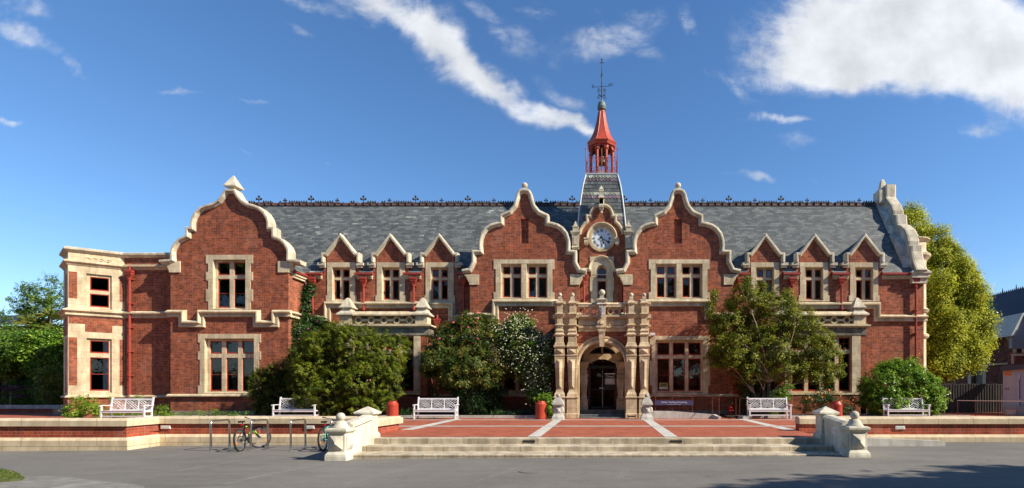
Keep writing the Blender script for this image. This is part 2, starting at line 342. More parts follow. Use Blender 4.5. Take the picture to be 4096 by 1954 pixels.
# ------------------------------------------------------------------ mesh helpers
def tag(o, label=None, cat=None, group=None, kind=None):
    if label: o['label'] = label
    if cat: o['category'] = cat
    if group: o['group'] = group
    if kind: o['kind'] = kind
    return o
def empty(name, loc=(0, 0, 0), rz=0, parent=None):
    o = bpy.data.objects.new(name, None); C.objects.link(o); o.location = loc; o.rotation_euler = (0, 0, rz)
    o.empty_display_size = .2
    if parent: o.parent = parent
    return o
class MB:
    """collects faces, then links them as one mesh object"""
    def __init__(s): s.v, s.f, s.m, s.slots = [], [], [], []
    def mi(s, m):
        if m not in s.slots: s.slots.append(m)
        return s.slots.index(m)
    def add(s, vs, fs, m):
        b = len(s.v); s.v.extend(vs); k = s.mi(m)
        for f in fs: s.f.append(tuple(i+b for i in f)); s.m.append(k)
    def box(s, x0, x1, y0, y1, z0, z1, m, fr=None):
        vs = [(x0, y0, z0), (x1, y0, z0), (x1, y1, z0), (x0, y1, z0), (x0, y0, z1), (x1, y0, z1), (x1, y1, z1), (x0, y1, z1)]
        if fr: vs = [fr.w(a, z, -d) for a, d, z in vs]
        s.add(vs, [(0, 3, 2, 1), (4, 5, 6, 7), (0, 1, 5, 4), (1, 2, 6, 5), (2, 3, 7, 6), (3, 0, 4, 7)], m)
    def frustum(s, cx, cy, z0, z1, a0, b0, a1, b1, m):
        """rectangular frustum, half sizes a (x) b (y)"""
        vs = [(cx+i*a, cy+j*b, z) for z, a, b in ((z0, a0, b0), (z1, a1, b1)) for i, j in ((-1, -1), (1, -1), (1, 1), (-1, 1))]
        s.add(vs, [(0, 3, 2, 1), (4, 5, 6, 7), (0, 1, 5, 4), (1, 2, 6, 5), (2, 3, 7, 6), (3, 0, 4, 7)], m)
    def stack(s, cx, cy, prof, m, ratio=1.0):
        """square turned profile: list of (half width, z)"""
        vs = [(cx+i*a, cy+j*a*ratio, z) for a, z in prof for i, j in ((-1, -1), (1, -1), (1, 1), (-1, 1))]
        fs = [(0, 3, 2, 1)]
        n = len(prof)
        for k in range(n-1):
            for q in range(4):
                r = (q+1) % 4; fs.append((4*k+q, 4*k+r, 4*k+4+r, 4*k+4+q))
        fs.append(tuple(4*(n-1)+q for q in range(4))); s.add(vs, fs, m)
    def lathe(s, cx, cy, prof, m, n=20, smooth=False, a0=0, a1=2*math.pi):
        full = abs(a1-a0-2*math.pi) < 1e-6; k = n if full else n+1
        vs = [(cx+r*math.cos(a0+(a1-a0)*i/n), cy+r*math.sin(a0+(a1-a0)*i/n), z) for r, z in prof for i in range(k)]
        fs = []
        for j in range(len(prof)-1):
            for i in range(n):
                i2 = (i+1) % k; fs.append((j*k+i, j*k+i2, (j+1)*k+i2, (j+1)*k+i))
        if prof[0][0] > 1e-4: fs.append(tuple(range(k))[::-1])
        if prof[-1][0] > 1e-4: fs.append(tuple((len(prof)-1)*k+i for i in range(k)))
        s.add(vs, fs, m)
    def ball(s, cx, cy, cz, r, m, n=16):
        s.lathe(cx, cy, [(max(1e-5, r*math.sin(math.pi*i/10)), cz-r*math.cos(math.pi*i/10)) for i in range(11)], m, n)
    def tube(s, path, r, m, n=8, closed=False):
        P = [Vector(p) for p in path]; k = len(P); rs = r if isinstance(r, (list, tuple)) else [r]*k
        vs = []; prev = None
        for i, p in enumerate(P):
            a = P[i-1] if (i > 0 or closed) else p; b = P[(i+1) % k] if (i < k-1 or closed) else p
            d = (b-a).normalized()
            if prev is None:
                u = d.orthogonal().normalized()
            else:
                u = (prev - d*prev.dot(d))
                u = u.normalized() if u.length > 1e-6 else d.orthogonal().normalized()
            prev = u; w = d.cross(u)
            for j in range(n):
                t = 2*math.pi*j/n; vs.append(tuple(p + (u*math.cos(t)+w*math.sin(t))*rs[i]))
        fs = []
        for i in range(k if closed else k-1):
            i2 = (i+1) % k
            for j in range(n): fs.append((i*n+j, i*n+(j+1) % n, i2*n+(j+1) % n, i2*n+j))
        if not closed: fs.append(tuple(range(n))[::-1]); fs.append(tuple((k-1)*n+j for j in range(n)))
        s.add(vs, fs, m)
    def build(s, name, parent=None, smooth=False, bevel=0):
        me = bpy.data.meshes.new(name); me.from_pydata([tuple(v) for v in s.v], [], s.f); me.validate(); 
        for k in s.slots: me.materials.append(MATS[k])
        if len(me.polygons) == len(s.m): me.polygons.foreach_set('material_index', s.m)
        if smooth: me.polygons.foreach_set('use_smooth', [True]*len(me.polygons))
        me.update()
        o = bpy.data.objects.new(name, me); C.objects.link(o)
        if parent: o.parent = parent
        if bevel:
            md = o.modifiers.new('bevel', 'BEVEL'); md.width = bevel; md.segments = 2; md.limit_method = 'ANGLE'; md.angle_limit = R(40)
        return o
class Fr:
    """a wall plane: a runs along it, z up, d outwards"""
    def __init__(s, ox, oy, ang=0.0):
        s.o = (ox, oy); s.u = (math.cos(ang), math.sin(ang)); s.n = (math.sin(ang), -math.cos(ang))
    def w(s, a, z, d=0.0): return (s.o[0]+a*s.u[0]+d*s.n[0], s.o[1]+a*s.u[1]+d*s.n[1], z)
    def a(s, px):
        t = (px-HX)/FOC; return (t*s.o[1]-s.o[0])/(s.u[0]-t*s.u[1])
    def z(s, py, px=None):
        y = s.o[1] + (s.a(px)*s.u[1] if px is not None else 0)
        return EYE+(HY-py)*y/FOC
    def pt(s, px, py): return (s.a(px), s.z(py, px))
def prism(mb, fr, outline, holes, d0, d1, m, side=True):
    """wall plate with holes, from depth d0 (front) back to d1"""
    def area(p): return sum(p[i][0]*p[(i+1) % len(p)][1]-p[(i+1) % len(p)][0]*p[i][1] for i in range(len(p)))/2
    if area(outline) < 0: outline = outline[::-1]
    hs_ = [h if area(h) < 0 else h[::-1] for h in holes]
    loops = [outline]+hs_; flat = [p for l in loops for p in l]; n = len(flat)
    tr = tessellate_polygon([[Vector((p[0], p[1], 0)) for p in l] for l in loops])
    vs = [fr.w(p[0], p[1], d0) for p in flat]+[fr.w(p[0], p[1], d1) for p in flat]
    fs = []
    for t in tr:
        a, b, c = t; p, q, r = flat[a], flat[b], flat[c]
        if (q[0]-p[0])*(r[1]-p[1])-(q[1]-p[1])*(r[0]-p[0]) < 0: a, b, c = a, c, b
        fs.append((a, b, c)); fs.append((a+n, c+n, b+n))
    k = 0
    for l in loops:
        for i in range(len(l)):
            j = (i+1) % len(l); fs.append((k+i, k+i+n, k+j+n, k+j))
        k += len(l)
    mb.add(vs, fs, m)
def rect(x0, x1, z0, z1): return [(x0, z0), (x1, z0), (x1, z1), (x0, z1)]
def sweep(mb, fr, path, sec, m, closed=False, caps=True):
    """cross-section sec [(offset to the right of travel, outward)] swept along path in the wall plane, mitred"""
    k = len(path); vs = []; n = len(sec)
    for i in range(k):
        p = Vector(path[i]); a = Vector(path[i-1]) if (i or closed) else None; b = Vector(path[(i+1) % k]) if (i < k-1 or closed) else None
        d1 = (p-a).normalized() if a is not None else None; d2 = (b-p).normalized() if b is not None else None
        if d1 is None: d1 = d2
        if d2 is None: d2 = d1
        n1 = Vector((d1.y, -d1.x)); n2 = Vector((d2.y, -d2.x)); mm = n1+n2
        mm = n1 if mm.length < 1e-4 else mm.normalized()
        sc = 1/max(.35, mm.dot(n1))
        for u, d in sec: q = p+mm*u*sc; vs.append(fr.w(q.x, q.y, d))
    fs = []
    for i in range(k if closed else k-1):
        i2 = (i+1) % k
        for j in range(n): fs.append((i*n+j, i2*n+j, i2*n+(j+1) % n, i*n+(j+1) % n))
    if caps and not closed: fs.append(tuple(range(n))); fs.append(tuple((k-1)*n+j for j in range(n))[::-1])
    mb.add(vs, fs, m)
def arc(cx, cz, r, a0, a1, n=12, rz=None):
    rz = rz or r
    return [(cx+r*math.cos(R(a0+(a1-a0)*i/n)), cz+rz*math.sin(R(a0+(a1-a0)*i/n))) for i in range(n+1)]
def smoothpath(pts, it=1):
    for _ in range(it):
        q = [pts[0]]
        for a, b in zip(pts, pts[1:]):
            q += [(a[0]*.75+b[0]*.25, a[1]*.75+b[1]*.25), (a[0]*.25+b[0]*.75, a[1]*.25+b[1]*.75)]
        pts = q+[pts[-1]]
    return pts
def text_mesh(name, s, size, loc, m, parent=None, rot=(R(90), 0, 0), align='CENTER', ext=.004, mirror=False, sx_=1.0):
    cu_ = bpy.data.curves.new(name, 'FONT'); cu_.body = s; cu_.size = size; cu_.align_x = align; cu_.align_y = 'CENTER'; cu_.extrude = ext
    o = bpy.data.objects.new(name, cu_); C.objects.link(o)
    bpy.context.view_layer.update()
    me = bpy.data.meshes.new_from_object(o.evaluated_get(bpy.context.evaluated_depsgraph_get()))
    bpy.data.objects.remove(o)
    if mirror or sx_ != 1.0:
        for v in me.vertices: v.co.x *= (-1 if mirror else 1)*sx_
    me.materials.clear(); me.materials.append(MATS[m]); me.name = name
    o = bpy.data.objects.new(name, me); C.objects.link(o); o.location = loc; o.rotation_euler = rot
    if parent: o.parent = parent
    return o
def copy_tree(o, parent=None):
    c = o.copy(); C.objects.link(c); c.parent = parent
    for ch in [x for x in bpy.data.objects if x.parent == o]: copy_tree(ch, c)
    return c

# moulding sections (offset, outward)
COPE = [(-.02, -.30), (-.02, .15), (.04, .19), (.10, .19), (.13, .12), (.21, .06), (.21, -.30)]
STRING = [(0, -.02), (0, .02), (.09, .20), (.15, .20), (.17, .12), (.24, .07), (.28, .11), (.35, .11), (.37, .03), (.37, -.02)]
PLINTH = [(0, -.02), (0, .01), (.07, .12), (.12, .12), (.15, .05), (.15, -.02)]

def window(fr, bld, sur, opn, cols, rows, quoins=None, curtains=None, arch=False, bars=True, name='window', midrail=True, glazed=True):
    """stone-dressed window: sur/opn = (px0, px1, py0, py1); cols = [(px0, px1)...]; rows = [(py0, py1)...]; returns the hole for the wall"""
    a0, a1 = fr.a(sur[0]), fr.a(sur[1]); zt, zb = fr.z(sur[2], sur[0]), fr.z(sur[3], sur[0])
    oa0, oa1 = fr.a(opn[0]), fr.a(opn[1]); ot, ob = fr.z(opn[2], sur[0]), fr.z(opn[3], sur[0])
    out = []
    if quoins:                            # heights (py) where the jamb steps, and how far the short stones stand back
        zs = [zt]+[fr.z(q, sur[0]) for q in quoins[0]]+[zb]; w = quoins[1]
        R_, L_ = [], []
        for i in range(len(zs)-1):
            o_ = 0 if i % 2 == 0 else w
            R_ += [(a1-o_, zs[i]), (a1-o_, zs[i+1])]; L_ += [(a0+o_, zs[i]), (a0+o_, zs[i+1])]
        out = R_+L_[::-1]
    else: out = [(a1, zt), (a1, zb), (a0, zb), (a0, zt)]
    if arch:
        rr = (oa1-oa0)/2; hole = [(oa0, ob), (oa1, ob)]+arc((oa0+oa1)/2, ot-rr, rr, 0, 180, 14)
    else: hole = rect(oa0, oa1, ob, ot)
    w_ = empty(name, (0, 0, 0), 0, bld)
    mb = MB(); prism(mb, fr, out, [hole], .03, -.17, 'stone')
    DI = .16; fi = Fr(fr.o[0]-DI*fr.n[0], fr.o[1]-DI*fr.n[1], math.atan2(fr.u[1], fr.u[0]))      # plane of the lights, set back in the reveal
    L = [[(max(fi.a(c[0]), oa0+.03), min(fi.a(c[1]), oa1-.03), fi.z(r_[1], sur[0]), min(fi.z(r_[0], sur[0]), ot-.03)) for r_ in rows] for c in cols]
    lights = []
    for ci in L:
        for j, (x0, x1, z0, z1) in enumerate(ci):
            lights.append([(x0, z0), (x1, z0)]+arc((x0+x1)/2, z1-(x1-x0)/2, (x1-x0)/2, 0, 180, 12) if arch and j == 0 else rect(x0, x1, z0, z1))
    if arch: inner = [(oa0-.004, ob-.004), (oa1+.004, ob-.004)]+arc((oa0+oa1)/2, ot-rr, rr+.004, 0, 180, 14)
    else: inner = rect(oa0-.004, oa1+.004, ob-.004, ot+.004)
    prism(mb, fi, inner, lights, 0, -.15, 'stone')
    if not arch: mb.add([fr.w(oa0, ob+.06, -.158), fr.w(oa1, ob+.06, -.158), fr.w(oa1, ob+.005, .02), fr.w(oa0, ob+.005, .02)], [(0, 3, 2, 1)], 'stone')
    mb.build('surround', w_)
    if glazed:
        fb, gb, cb, rb = MB(), MB(), MB(), MB(); t = .046
        for i, ci in enumerate(L):
            for j, (x0, x1, z0, z1) in enumerate(ci):
                x0 -= .002; x1 += .002; z0 -= .002; z1 += .002
                if arch and j == 0:
                    r2 = (x1-x0)/2; zc = z1-r2
                    prism(fb, fi, [(x0, z0), (x1, z0)]+arc((x0+x1)/2, zc, r2, 0, 180, 12), [[(x0+t, z0+t), (x1-t, z0+t)]+arc((x0+x1)/2, zc, r2-t, 0, 180, 12)], -.035, -.085, 'frame_red')
                else:
                    prism(fb, fi, rect(x0, x1, z0, z1), [rect(x0+t, x1-t, z0+t*1.6, z1-t)], -.035, -.085, 'frame_red')
                    if midrail and j == len(ci)-1: fb.box(x0+t, x1-t, .05, .075, (z0+z1)/2-.012, (z0+z1)/2+.012, 'frame_red', fi)
                gb.add([fi.w(x0+t*.7, z0+t, -.065), fi.w(x1-t*.7, z0+t, -.065), fi.w(x1-t*.7, z1-t, -.065), fi.w(x0+t*.7, z1-t, -.065)], [(0, 1, 2, 3)], 'glass')
                if curtains and curtains.get(i):
                    f0, f1, mt = curtains[i]
                    xa, xb = x0+(x1-x0)*f0, x0+(x1-x0)*f1; n = 14
                    vs = []
                    for q in range(n+1):
                        d_ = -.19-.022*math.sin(q*2.4)-.01*math.sin(q*5.1)
                        vs += [fi.w(xa+(xb-xa)*q/n, z0-.01, d_), fi.w(xa+(xb-xa)*q/n, z1+.01, d_)]
                    cb.add(vs, [(2*q, 2*q+2, 2*q+3, 2*q+1) for q in range(n)], mt)
        fb.build('frame', w_)
        gb.build('pane', w_)
        if cb.v: cb.build('curtain', w_, smooth=True)
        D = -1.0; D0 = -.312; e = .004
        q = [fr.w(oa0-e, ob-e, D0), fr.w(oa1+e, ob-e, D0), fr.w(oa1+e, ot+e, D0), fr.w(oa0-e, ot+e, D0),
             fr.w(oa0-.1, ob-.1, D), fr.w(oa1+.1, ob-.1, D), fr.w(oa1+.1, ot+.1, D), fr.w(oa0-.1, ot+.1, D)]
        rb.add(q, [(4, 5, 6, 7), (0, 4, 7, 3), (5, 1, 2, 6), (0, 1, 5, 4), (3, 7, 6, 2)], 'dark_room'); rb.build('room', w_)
    g = .012
    if arch: return [(oa0-g, ob-g), (oa1+g, ob-g)]+arc((oa0+oa1)/2, ot-(oa1-oa0)/2, (oa1-oa0)/2+g, 0, 180, 14)
    return rect(oa0-g, oa1+g, ob-g, ot+g)
# ================================================================== the library building
bld = empty('library_building', (0, 28.4, .45))
bld.location = (0, 0, 0)
tag(bld, 'long red brick library with curved gables, cream stone trim and a red bell turret', 'building')
F_BLOCK, F_GAB, F_MAIN, F_CLK, F_BAY, F_WING = Fr(0, 26.9), Fr(0, 27.7), Fr(0, 28.4), Fr(0, 28.15), Fr(0, 27.45), Fr(0, 27.35)
GZ = .40                                  # where walls meet the ground
def zig(outer_px, cx, fr, mirror=True):
    """profile given in photo pixels for the left half, mirrored about cx -> wall coordinates"""
    L = [fr.pt(x, y) for x, y in outer_px]; c = fr.a(cx)
    return L+[(2*c-x, z) for x, z in L[::-1]] if mirror else L
def dedupe(p):
    o = [p[0]]
    for q in p[1:]:
        if abs(q[0]-o[-1][0])+abs(q[1]-o[-1][1]) > 1e-4: o.append(q)
    return o
def inset(path, d):
    """parallel path, d to the right of travel"""
    out = []
    for i, p in enumerate(path):
        p = Vector(p); a = Vector(path[i-1]) if i else None; b = Vector(path[i+1]) if i < len(path)-1 else None
        d1 = (p-a).normalized() if a is not None else (b-p).normalized(); d2 = (b-p).normalized() if b is not None else d1
        n1, n2 = Vector((d1.y, -d1.x)), Vector((d2.y, -d2.x)); m_ = (n1+n2).normalized(); out.append(tuple(p+m_*d/max(.35, m_.dot(n1))))
    return out
def kneeler(name, fr, x0, x1, z0, z1, sgn):
    """moulded stone bracket at the foot of a gable coping: block x0..x1, with an ogee under its outer side"""
    mb = MB(); w_ = abs(x1-x0); o = x0 if sgn < 0 else x1
    pr = [(0, 0), (0, z1-z0)] if False else None
    i_ = x1 if sgn < 0 else x0
    pts = [(i_, z0), (i_, z1), (o, z1), (o, z1-.07), (o-sgn*.10, z1-.12), (o-sgn*.14, z1-.24), (o-sgn*.26, z0+.08), (o-sgn*.26, z0)]
    prism(mb, fr, pts, [], .05, -.3, 'stone'); return mb.build(name, bld)

# ---- left block with its shaped gable
blk_px = [(647, 1046), (683, 1043), (693, 1040), (692, 1008), (696, 994), (706, 978), (719, 964), (735, 954), (752.6, 947), (752.6, 914), (772, 914), (772, 893), (777, 874), (791, 851), (810, 834), (835, 825), (858, 819), (880, 806), (895, 788), (903, 773), (908, 764)]
blk_out = dedupe(zig(blk_px, 927, F_BLOCK))
c_ = F_BLOCK.a(927)
bx0, bx1 = F_BLOCK.a(682), F_BLOCK.a(1154)
inner = inset(blk_out, .16)
zs = F_BLOCK.z(1060)
wall_o = [(bx0, GZ), (bx0, zs)]+[p for p in inner[2:-2]]+[(bx1, zs), (bx1, GZ)]
holes = [window(F_BLOCK, bld, (825, 1012, 1021, 1240), (853, 983, 1040, 1237), [(871, 919), (936, 984)], [(1050, 1102), (1116, 1232)], ([1055, 1089, 1123, 1158, 1206], .115)),
         window(F_BLOCK, bld, (793, 1044, 1337, 1577), (820, 1017, 1355, 1573), [(840, 887), (904, 952), (968, 1016)], [(1365, 1416), (1432, 1566)], ([1371, 1406, 1440, 1543], .10), {0: (0, .8, 'curtain'), 1: (.3, 1, 'curtain'), 2: (0, 1, 'curtain')})]
mb = MB(); prism(mb, F_BLOCK, wall_o, holes, 0, -.35, 'brick')
mb.box(bx1-.35, bx1, 27.25, 28.42, GZ, F_BLOCK.z(1087), 'brick'); mb.box(bx0, bx0+.35, 27.25, 29.5, GZ, F_BLOCK.z(1087), 'brick')
mb.build('gable_wall', bld)
mb = MB(); sweep(mb, F_BLOCK, blk_out, [(-.03, -.42), (-.03, .16), (.0, .19), (.08, .19), (.11, .11), (.17, .05), (.17, -.42)], 'coping_stone'); mb.build('gable_coping', bld)
for s_ in (-1, 1):
    xa = bx0 if s_ < 0 else bx1
    kneeler('kneeler', F_BLOCK, xa-.30 if s_ < 0 else xa-.52, xa+.52 if s_ < 0 else xa+.30, F_BLOCK.z(1091), F_BLOCK.z(1056)+.13, s_)
    # step stones seen square in the profile
# pyramid finial
fx, fy = c_, 27.05
mb = MB(); Z = F_BLOCK.z
mb.stack(fx, fy, [(.25, Z(768)), (.15, Z(766)), (.15, Z(756)), (.20, Z(754)), (.24, Z(750)), (.32, Z(749)), (.32, Z(745)), (.02, Z(699))], 'coping_stone'); mb.build('finial', bld)
# string course that steps down beside the windows
st = [F_BLOCK.pt(x, y) for x, y in ((680, 1241), (748, 1241), (748, 1282), (793, 1282), (793, 1241), (1044, 1241), (1044, 1282), (1089, 1282), (1089, 1241), (1156, 1241))]
mb = MB(); sweep(mb, F_BLOCK, [(st[0][0]-.1, st[0][1])]+st[1:-1]+[(bx1+.17, st[-1][1])], STRING, 'stone')
FR_R = Fr(bx1, 26.9, R(90))
sweep(mb, FR_R, [(0, st[0][1]), (1.52, st[0][1])], STRING, 'stone'); mb.build('string_course', bld)
zp = F_BLOCK.z(1577)
mb = MB(); sweep(mb, F_BLOCK, [(bx0-.13, zp), (bx1+.13, zp)], PLINTH, 'stone'); sweep(mb, FR_R, [(0, zp), (1.5, zp)], PLINTH, 'stone'); mb.build('plinth_moulding', bld)
mb = MB(); mb.box(bx0, bx1+.06, 26.84, 27.0, GZ-.1, F_BLOCK.z(1645), 'plinth_stone'); mb.build('base_course', bld)
# eaves and gutter of the block's right side
ze = F_BLOCK.z(1088)
mb = MB(); mb.box(bx1-.05, bx1+.13, 27.2, 28.42, ze-.24, ze-.12, 'stone'); mb.box(bx1-.05, bx1+.20, 27.2, 28.42, ze-.12, ze-.0, 'stone'); mb.build('eaves_cornice', bld)
mb = MB(); mb.box(bx1+.08, bx1+.27, 27.15, 28.42, ze+.01, ze+.11, 'pipe_red'); mb.build('gutter', bld)

# ---- main front wall
DORM_L, DORM_R = [1365.5, 1564, 1759], [3060, 3256, 3456]
mx0, mx1 = bx1-.3, 17.35
zE = F_MAIN.z(1097)
def dorm_out(c):
    a = lambda dx: F_MAIN.a(c+dx)
    return [(a(-71), zE), (a(-71), F_MAIN.z(1046)), (a(-58), F_MAIN.z(1046)), (a(-58), F_MAIN.z(1020)), (a(0), F_MAIN.z(960)), (a(58), F_MAIN.z(1020)), (a(58), F_MAIN.z(1046)), (a(71), F_MAIN.z(1046)), (a(71), zE)]
top = [(mx0, zE)]
for c in DORM_L: top += dorm_out(c)
for c in DORM_R: top += dorm_out(c)
top += [(mx1, zE)]
holes = []
cur = {0: {}, 1: {0: (0, 1, 'curtain'), 1: (0, 1, 'curtain')}, 2: {0: (.0, .9, 'curtain')}, 3: {0: (0, .4, 'curtain_white'), 1: (.4, 1, 'curtain_white')}, 4: {1: (.3, 1, 'curtain')}, 5: {1: (.4, 1, 'curtain')}}
for i, c in enumerate(DORM_L+DORM_R):
    holes.append(window(F_MAIN, bld, (c-56, c+56, 1051, 1207), (c-36, c+36, 1070, 1203), [(c-28.5, c-4), (c+7, c+32)] if c < 2000 else [(c-32, c-7), (c+4, c+28.5)], [(1079, 1111), (1121.5, 1199)], ([1183], -.07), cur[i], midrail=False))
LB, RB = (1350, 1716), (3109, 3465)        # one-storey bays, photo pixels
lower = [(mx1, GZ), (mx0, GZ)]
mb = MB(); prism(mb, F_MAIN, top+lower, holes, 0, -.35, 'brick'); mb.build('front_wall', bld)
mb = MB(); mb.box(mx1-.35, mx1-.002, 28.75, 34.6, GZ, 7.9, 'brick'); mb.build('end_wall', bld)
mb = MB(); mb.box(-22, mx1, 34.4, 34.7, GZ, 8.2, 'brick'); mb.build('rear_wall', bld)

# dormer copings, kneelers and small roofs
COPS = [(-.02, -.22), (-.02, .15), (.02, .18), (.10, .18), (.12, .10), (.165, .05), (.165, -.22)]
def dormer(c):
    pts = [(-75, 1051), (-75, 1015.5), (-60, 1015.5), (0, 939)]
    half = [F_MAIN.pt(c+x, y) for x, y in pts]; cx = F_MAIN.a(c)
    path = half+[(2*cx-x, z) for x, z in half[:-1][::-1]]
    mb = MB(); sweep(mb, F_MAIN, path, COPS, 'coping_stone')
    for s_ in (-1, 1):
        xk = F_MAIN.a(c+s_*75)
        mb.box(min(xk-s_*.18, xk+s_*.22), max(xk-s_*.18, xk+s_*.22), -.13, .22, F_MAIN.z(1064), F_MAIN.z(1053), 'coping_stone', F_MAIN)
        mb.box(min(xk-s_*.18, xk+s_*.13), max(xk-s_*.18, xk+s_*.13), -.09, .22, F_MAIN.z(1072), F_MAIN.z(1064), 'coping_stone', F_MAIN)
    d_ = mb.build('dormer_coping', bld)
    mb = MB(); za, zb, hw = F_MAIN.z(957), F_MAIN.z(1040), .82
    y0 = 28.55; yr = 28.3+(za-8.10)/1.578+.1; ye = 28.3+(zb-8.10)/1.578+.1
    mb.add([(cx-hw, y0, zb), (cx, y0, za), (cx+hw, y0, zb), (cx-hw, ye, zb), (cx, yr, za), (cx+hw, ye, zb)], [(0, 1, 4, 3), (1, 2, 5, 4)], 'slate')
    for s_ in (-1, 1): mb.add([(cx+s_*hw, y0, zb), (cx+s_*hw, ye, zb), (cx+s_*hw, y0, 8.0)], [(0, 1, 2)], 'lead')
    mb.build('dormer_roof', bld)
    mb = MB(); n = 9
    for q in range(n):
        yy = 28.62+(yr-28.7)*q/n; mb.box(cx-.05, cx+.05, yy, yy+.11, za-.02, za+.14-.012*q, 'ridge_tile')
    mb.build('dormer_ridge', bld)
for c in DORM_L+DORM_R: dormer(c)

# string course of the main wall (steps down at both ends), left and right stretches
mb = MB(); f = F_MAIN
sweep(mb, f, [f.pt(1215, 1262), (f.a(1297), f.z(1262)), (f.a(1297), f.z(1207.5)), (f.a(1821), f.z(1207.5)), (f.a(1821), f.z(1260)), (f.a(1882), f.z(1260))], STRING, 'stone'); mb.build('string_course', bld)
mb = MB(); sweep(mb, f, [(f.a(2935), f.z(1262)), (f.a(2998), f.z(1262)), (f.a(2998), f.z(1210)), (f.a(3522), f.z(1210)), (f.a(3522), f.z(1260)), (mx1+.15, f.z(1260))], STRING, 'stone')
FE = Fr(mx1, 28.4, R(90)); sweep(mb, FE, [(0, f.z(1260)), (5.8, f.z(1260))], STRING, 'stone'); mb.build('string_course', bld)
mb = MB(); zpm = f.z(1577); sweep(mb, f, [(f.a(1215), zpm), (mx1+.1, zpm)], PLINTH, 'stone'); mb.build('plinth_moulding', bld)
mb = MB(); mb.box(bx1, mx1+.05, 28.34, 28.45, GZ-.1, .78, 'plinth_stone'); mb.build('base_course', bld)

# gutters, stone eaves bits, hoppers and downpipes
def gutter(p0, p1):
    mb = MB(); a0, a1 = F_MAIN.a(p0), F_MAIN.a(p1); z1 = F_MAIN.z(1096)
    mb.box(a0, a1, -.24, -.06, z1-.09, z1+.02, 'pipe_red', F_MAIN); mb.build('gutter', bld)
    mb = MB(); mb.box(a0+.06, a1-.06, -.14, .02, z1-.22, z1-.095, 'stone', F_MAIN); mb.box(a0+.06, a1-.06, -.08, .02, z1-.30, z1-.222, 'stone', F_MAIN); mb.build('eaves_cornice', bld)
gutter(1232, 1294); gutter(1425, 1496); gutter(1618, 1689); gutter(1832, 1868)
gutter(2956, 2997); gutter(3130, 3197); gutter(3325, 3396); gutter(3524, 3655)
def downpipe(px, ytop, ybot, fr=F_MAIN, y2=None):
    a = fr.a(px); d = .14; x, y, _ = fr.w(a, 0, d); zt = fr.z(ytop, px)
    mb = MB(); k = 1
    mb.tube([(x, y, zt+.22), (x, y, zt)], .06, 'pipe_red', 10)
    mb.stack(x, y, [(.075, zt-.40), (.09, zt-.33), (.15, zt-.20), (.16, zt-.12), (.185, zt-.10), (.185, zt-.03), (.17, zt)], 'pipe_red', .7)
    zb = fr.z(ybot, px)
    mb.tube([(x, y, zt-.36), (x, y, zb)], .058, 'pipe_red', 12)
    z = zt-.45
    while z > zb:
        mb.lathe(x, y, [(.078, z-.05), (.088, z-.03), (.088, z+.02), (.07, z+.04)], 'pipe_red', 12); mb.box(x-.13, x+.13, y, y+.14, z-.03, z, 'pipe_red'); z -= 1.25
    return mb.build('downpipe', bld)
for px, yt, yb in ((1256, 1113, 1290), (1459, 1113, 1245), (1658, 1113, 1245), (1858, 1113, 1580), (2958, 1113, 1580), (3166, 1113, 1245), (3361, 1113, 1245)): downpipe(px, yt, yb)
downpipe(3657, 1117, 1660); downpipe(1752, 1278, 1580)
downpipe(2336, 1100, 1575, F_CLK); downpipe(2486, 1100, 1575, F_CLK)

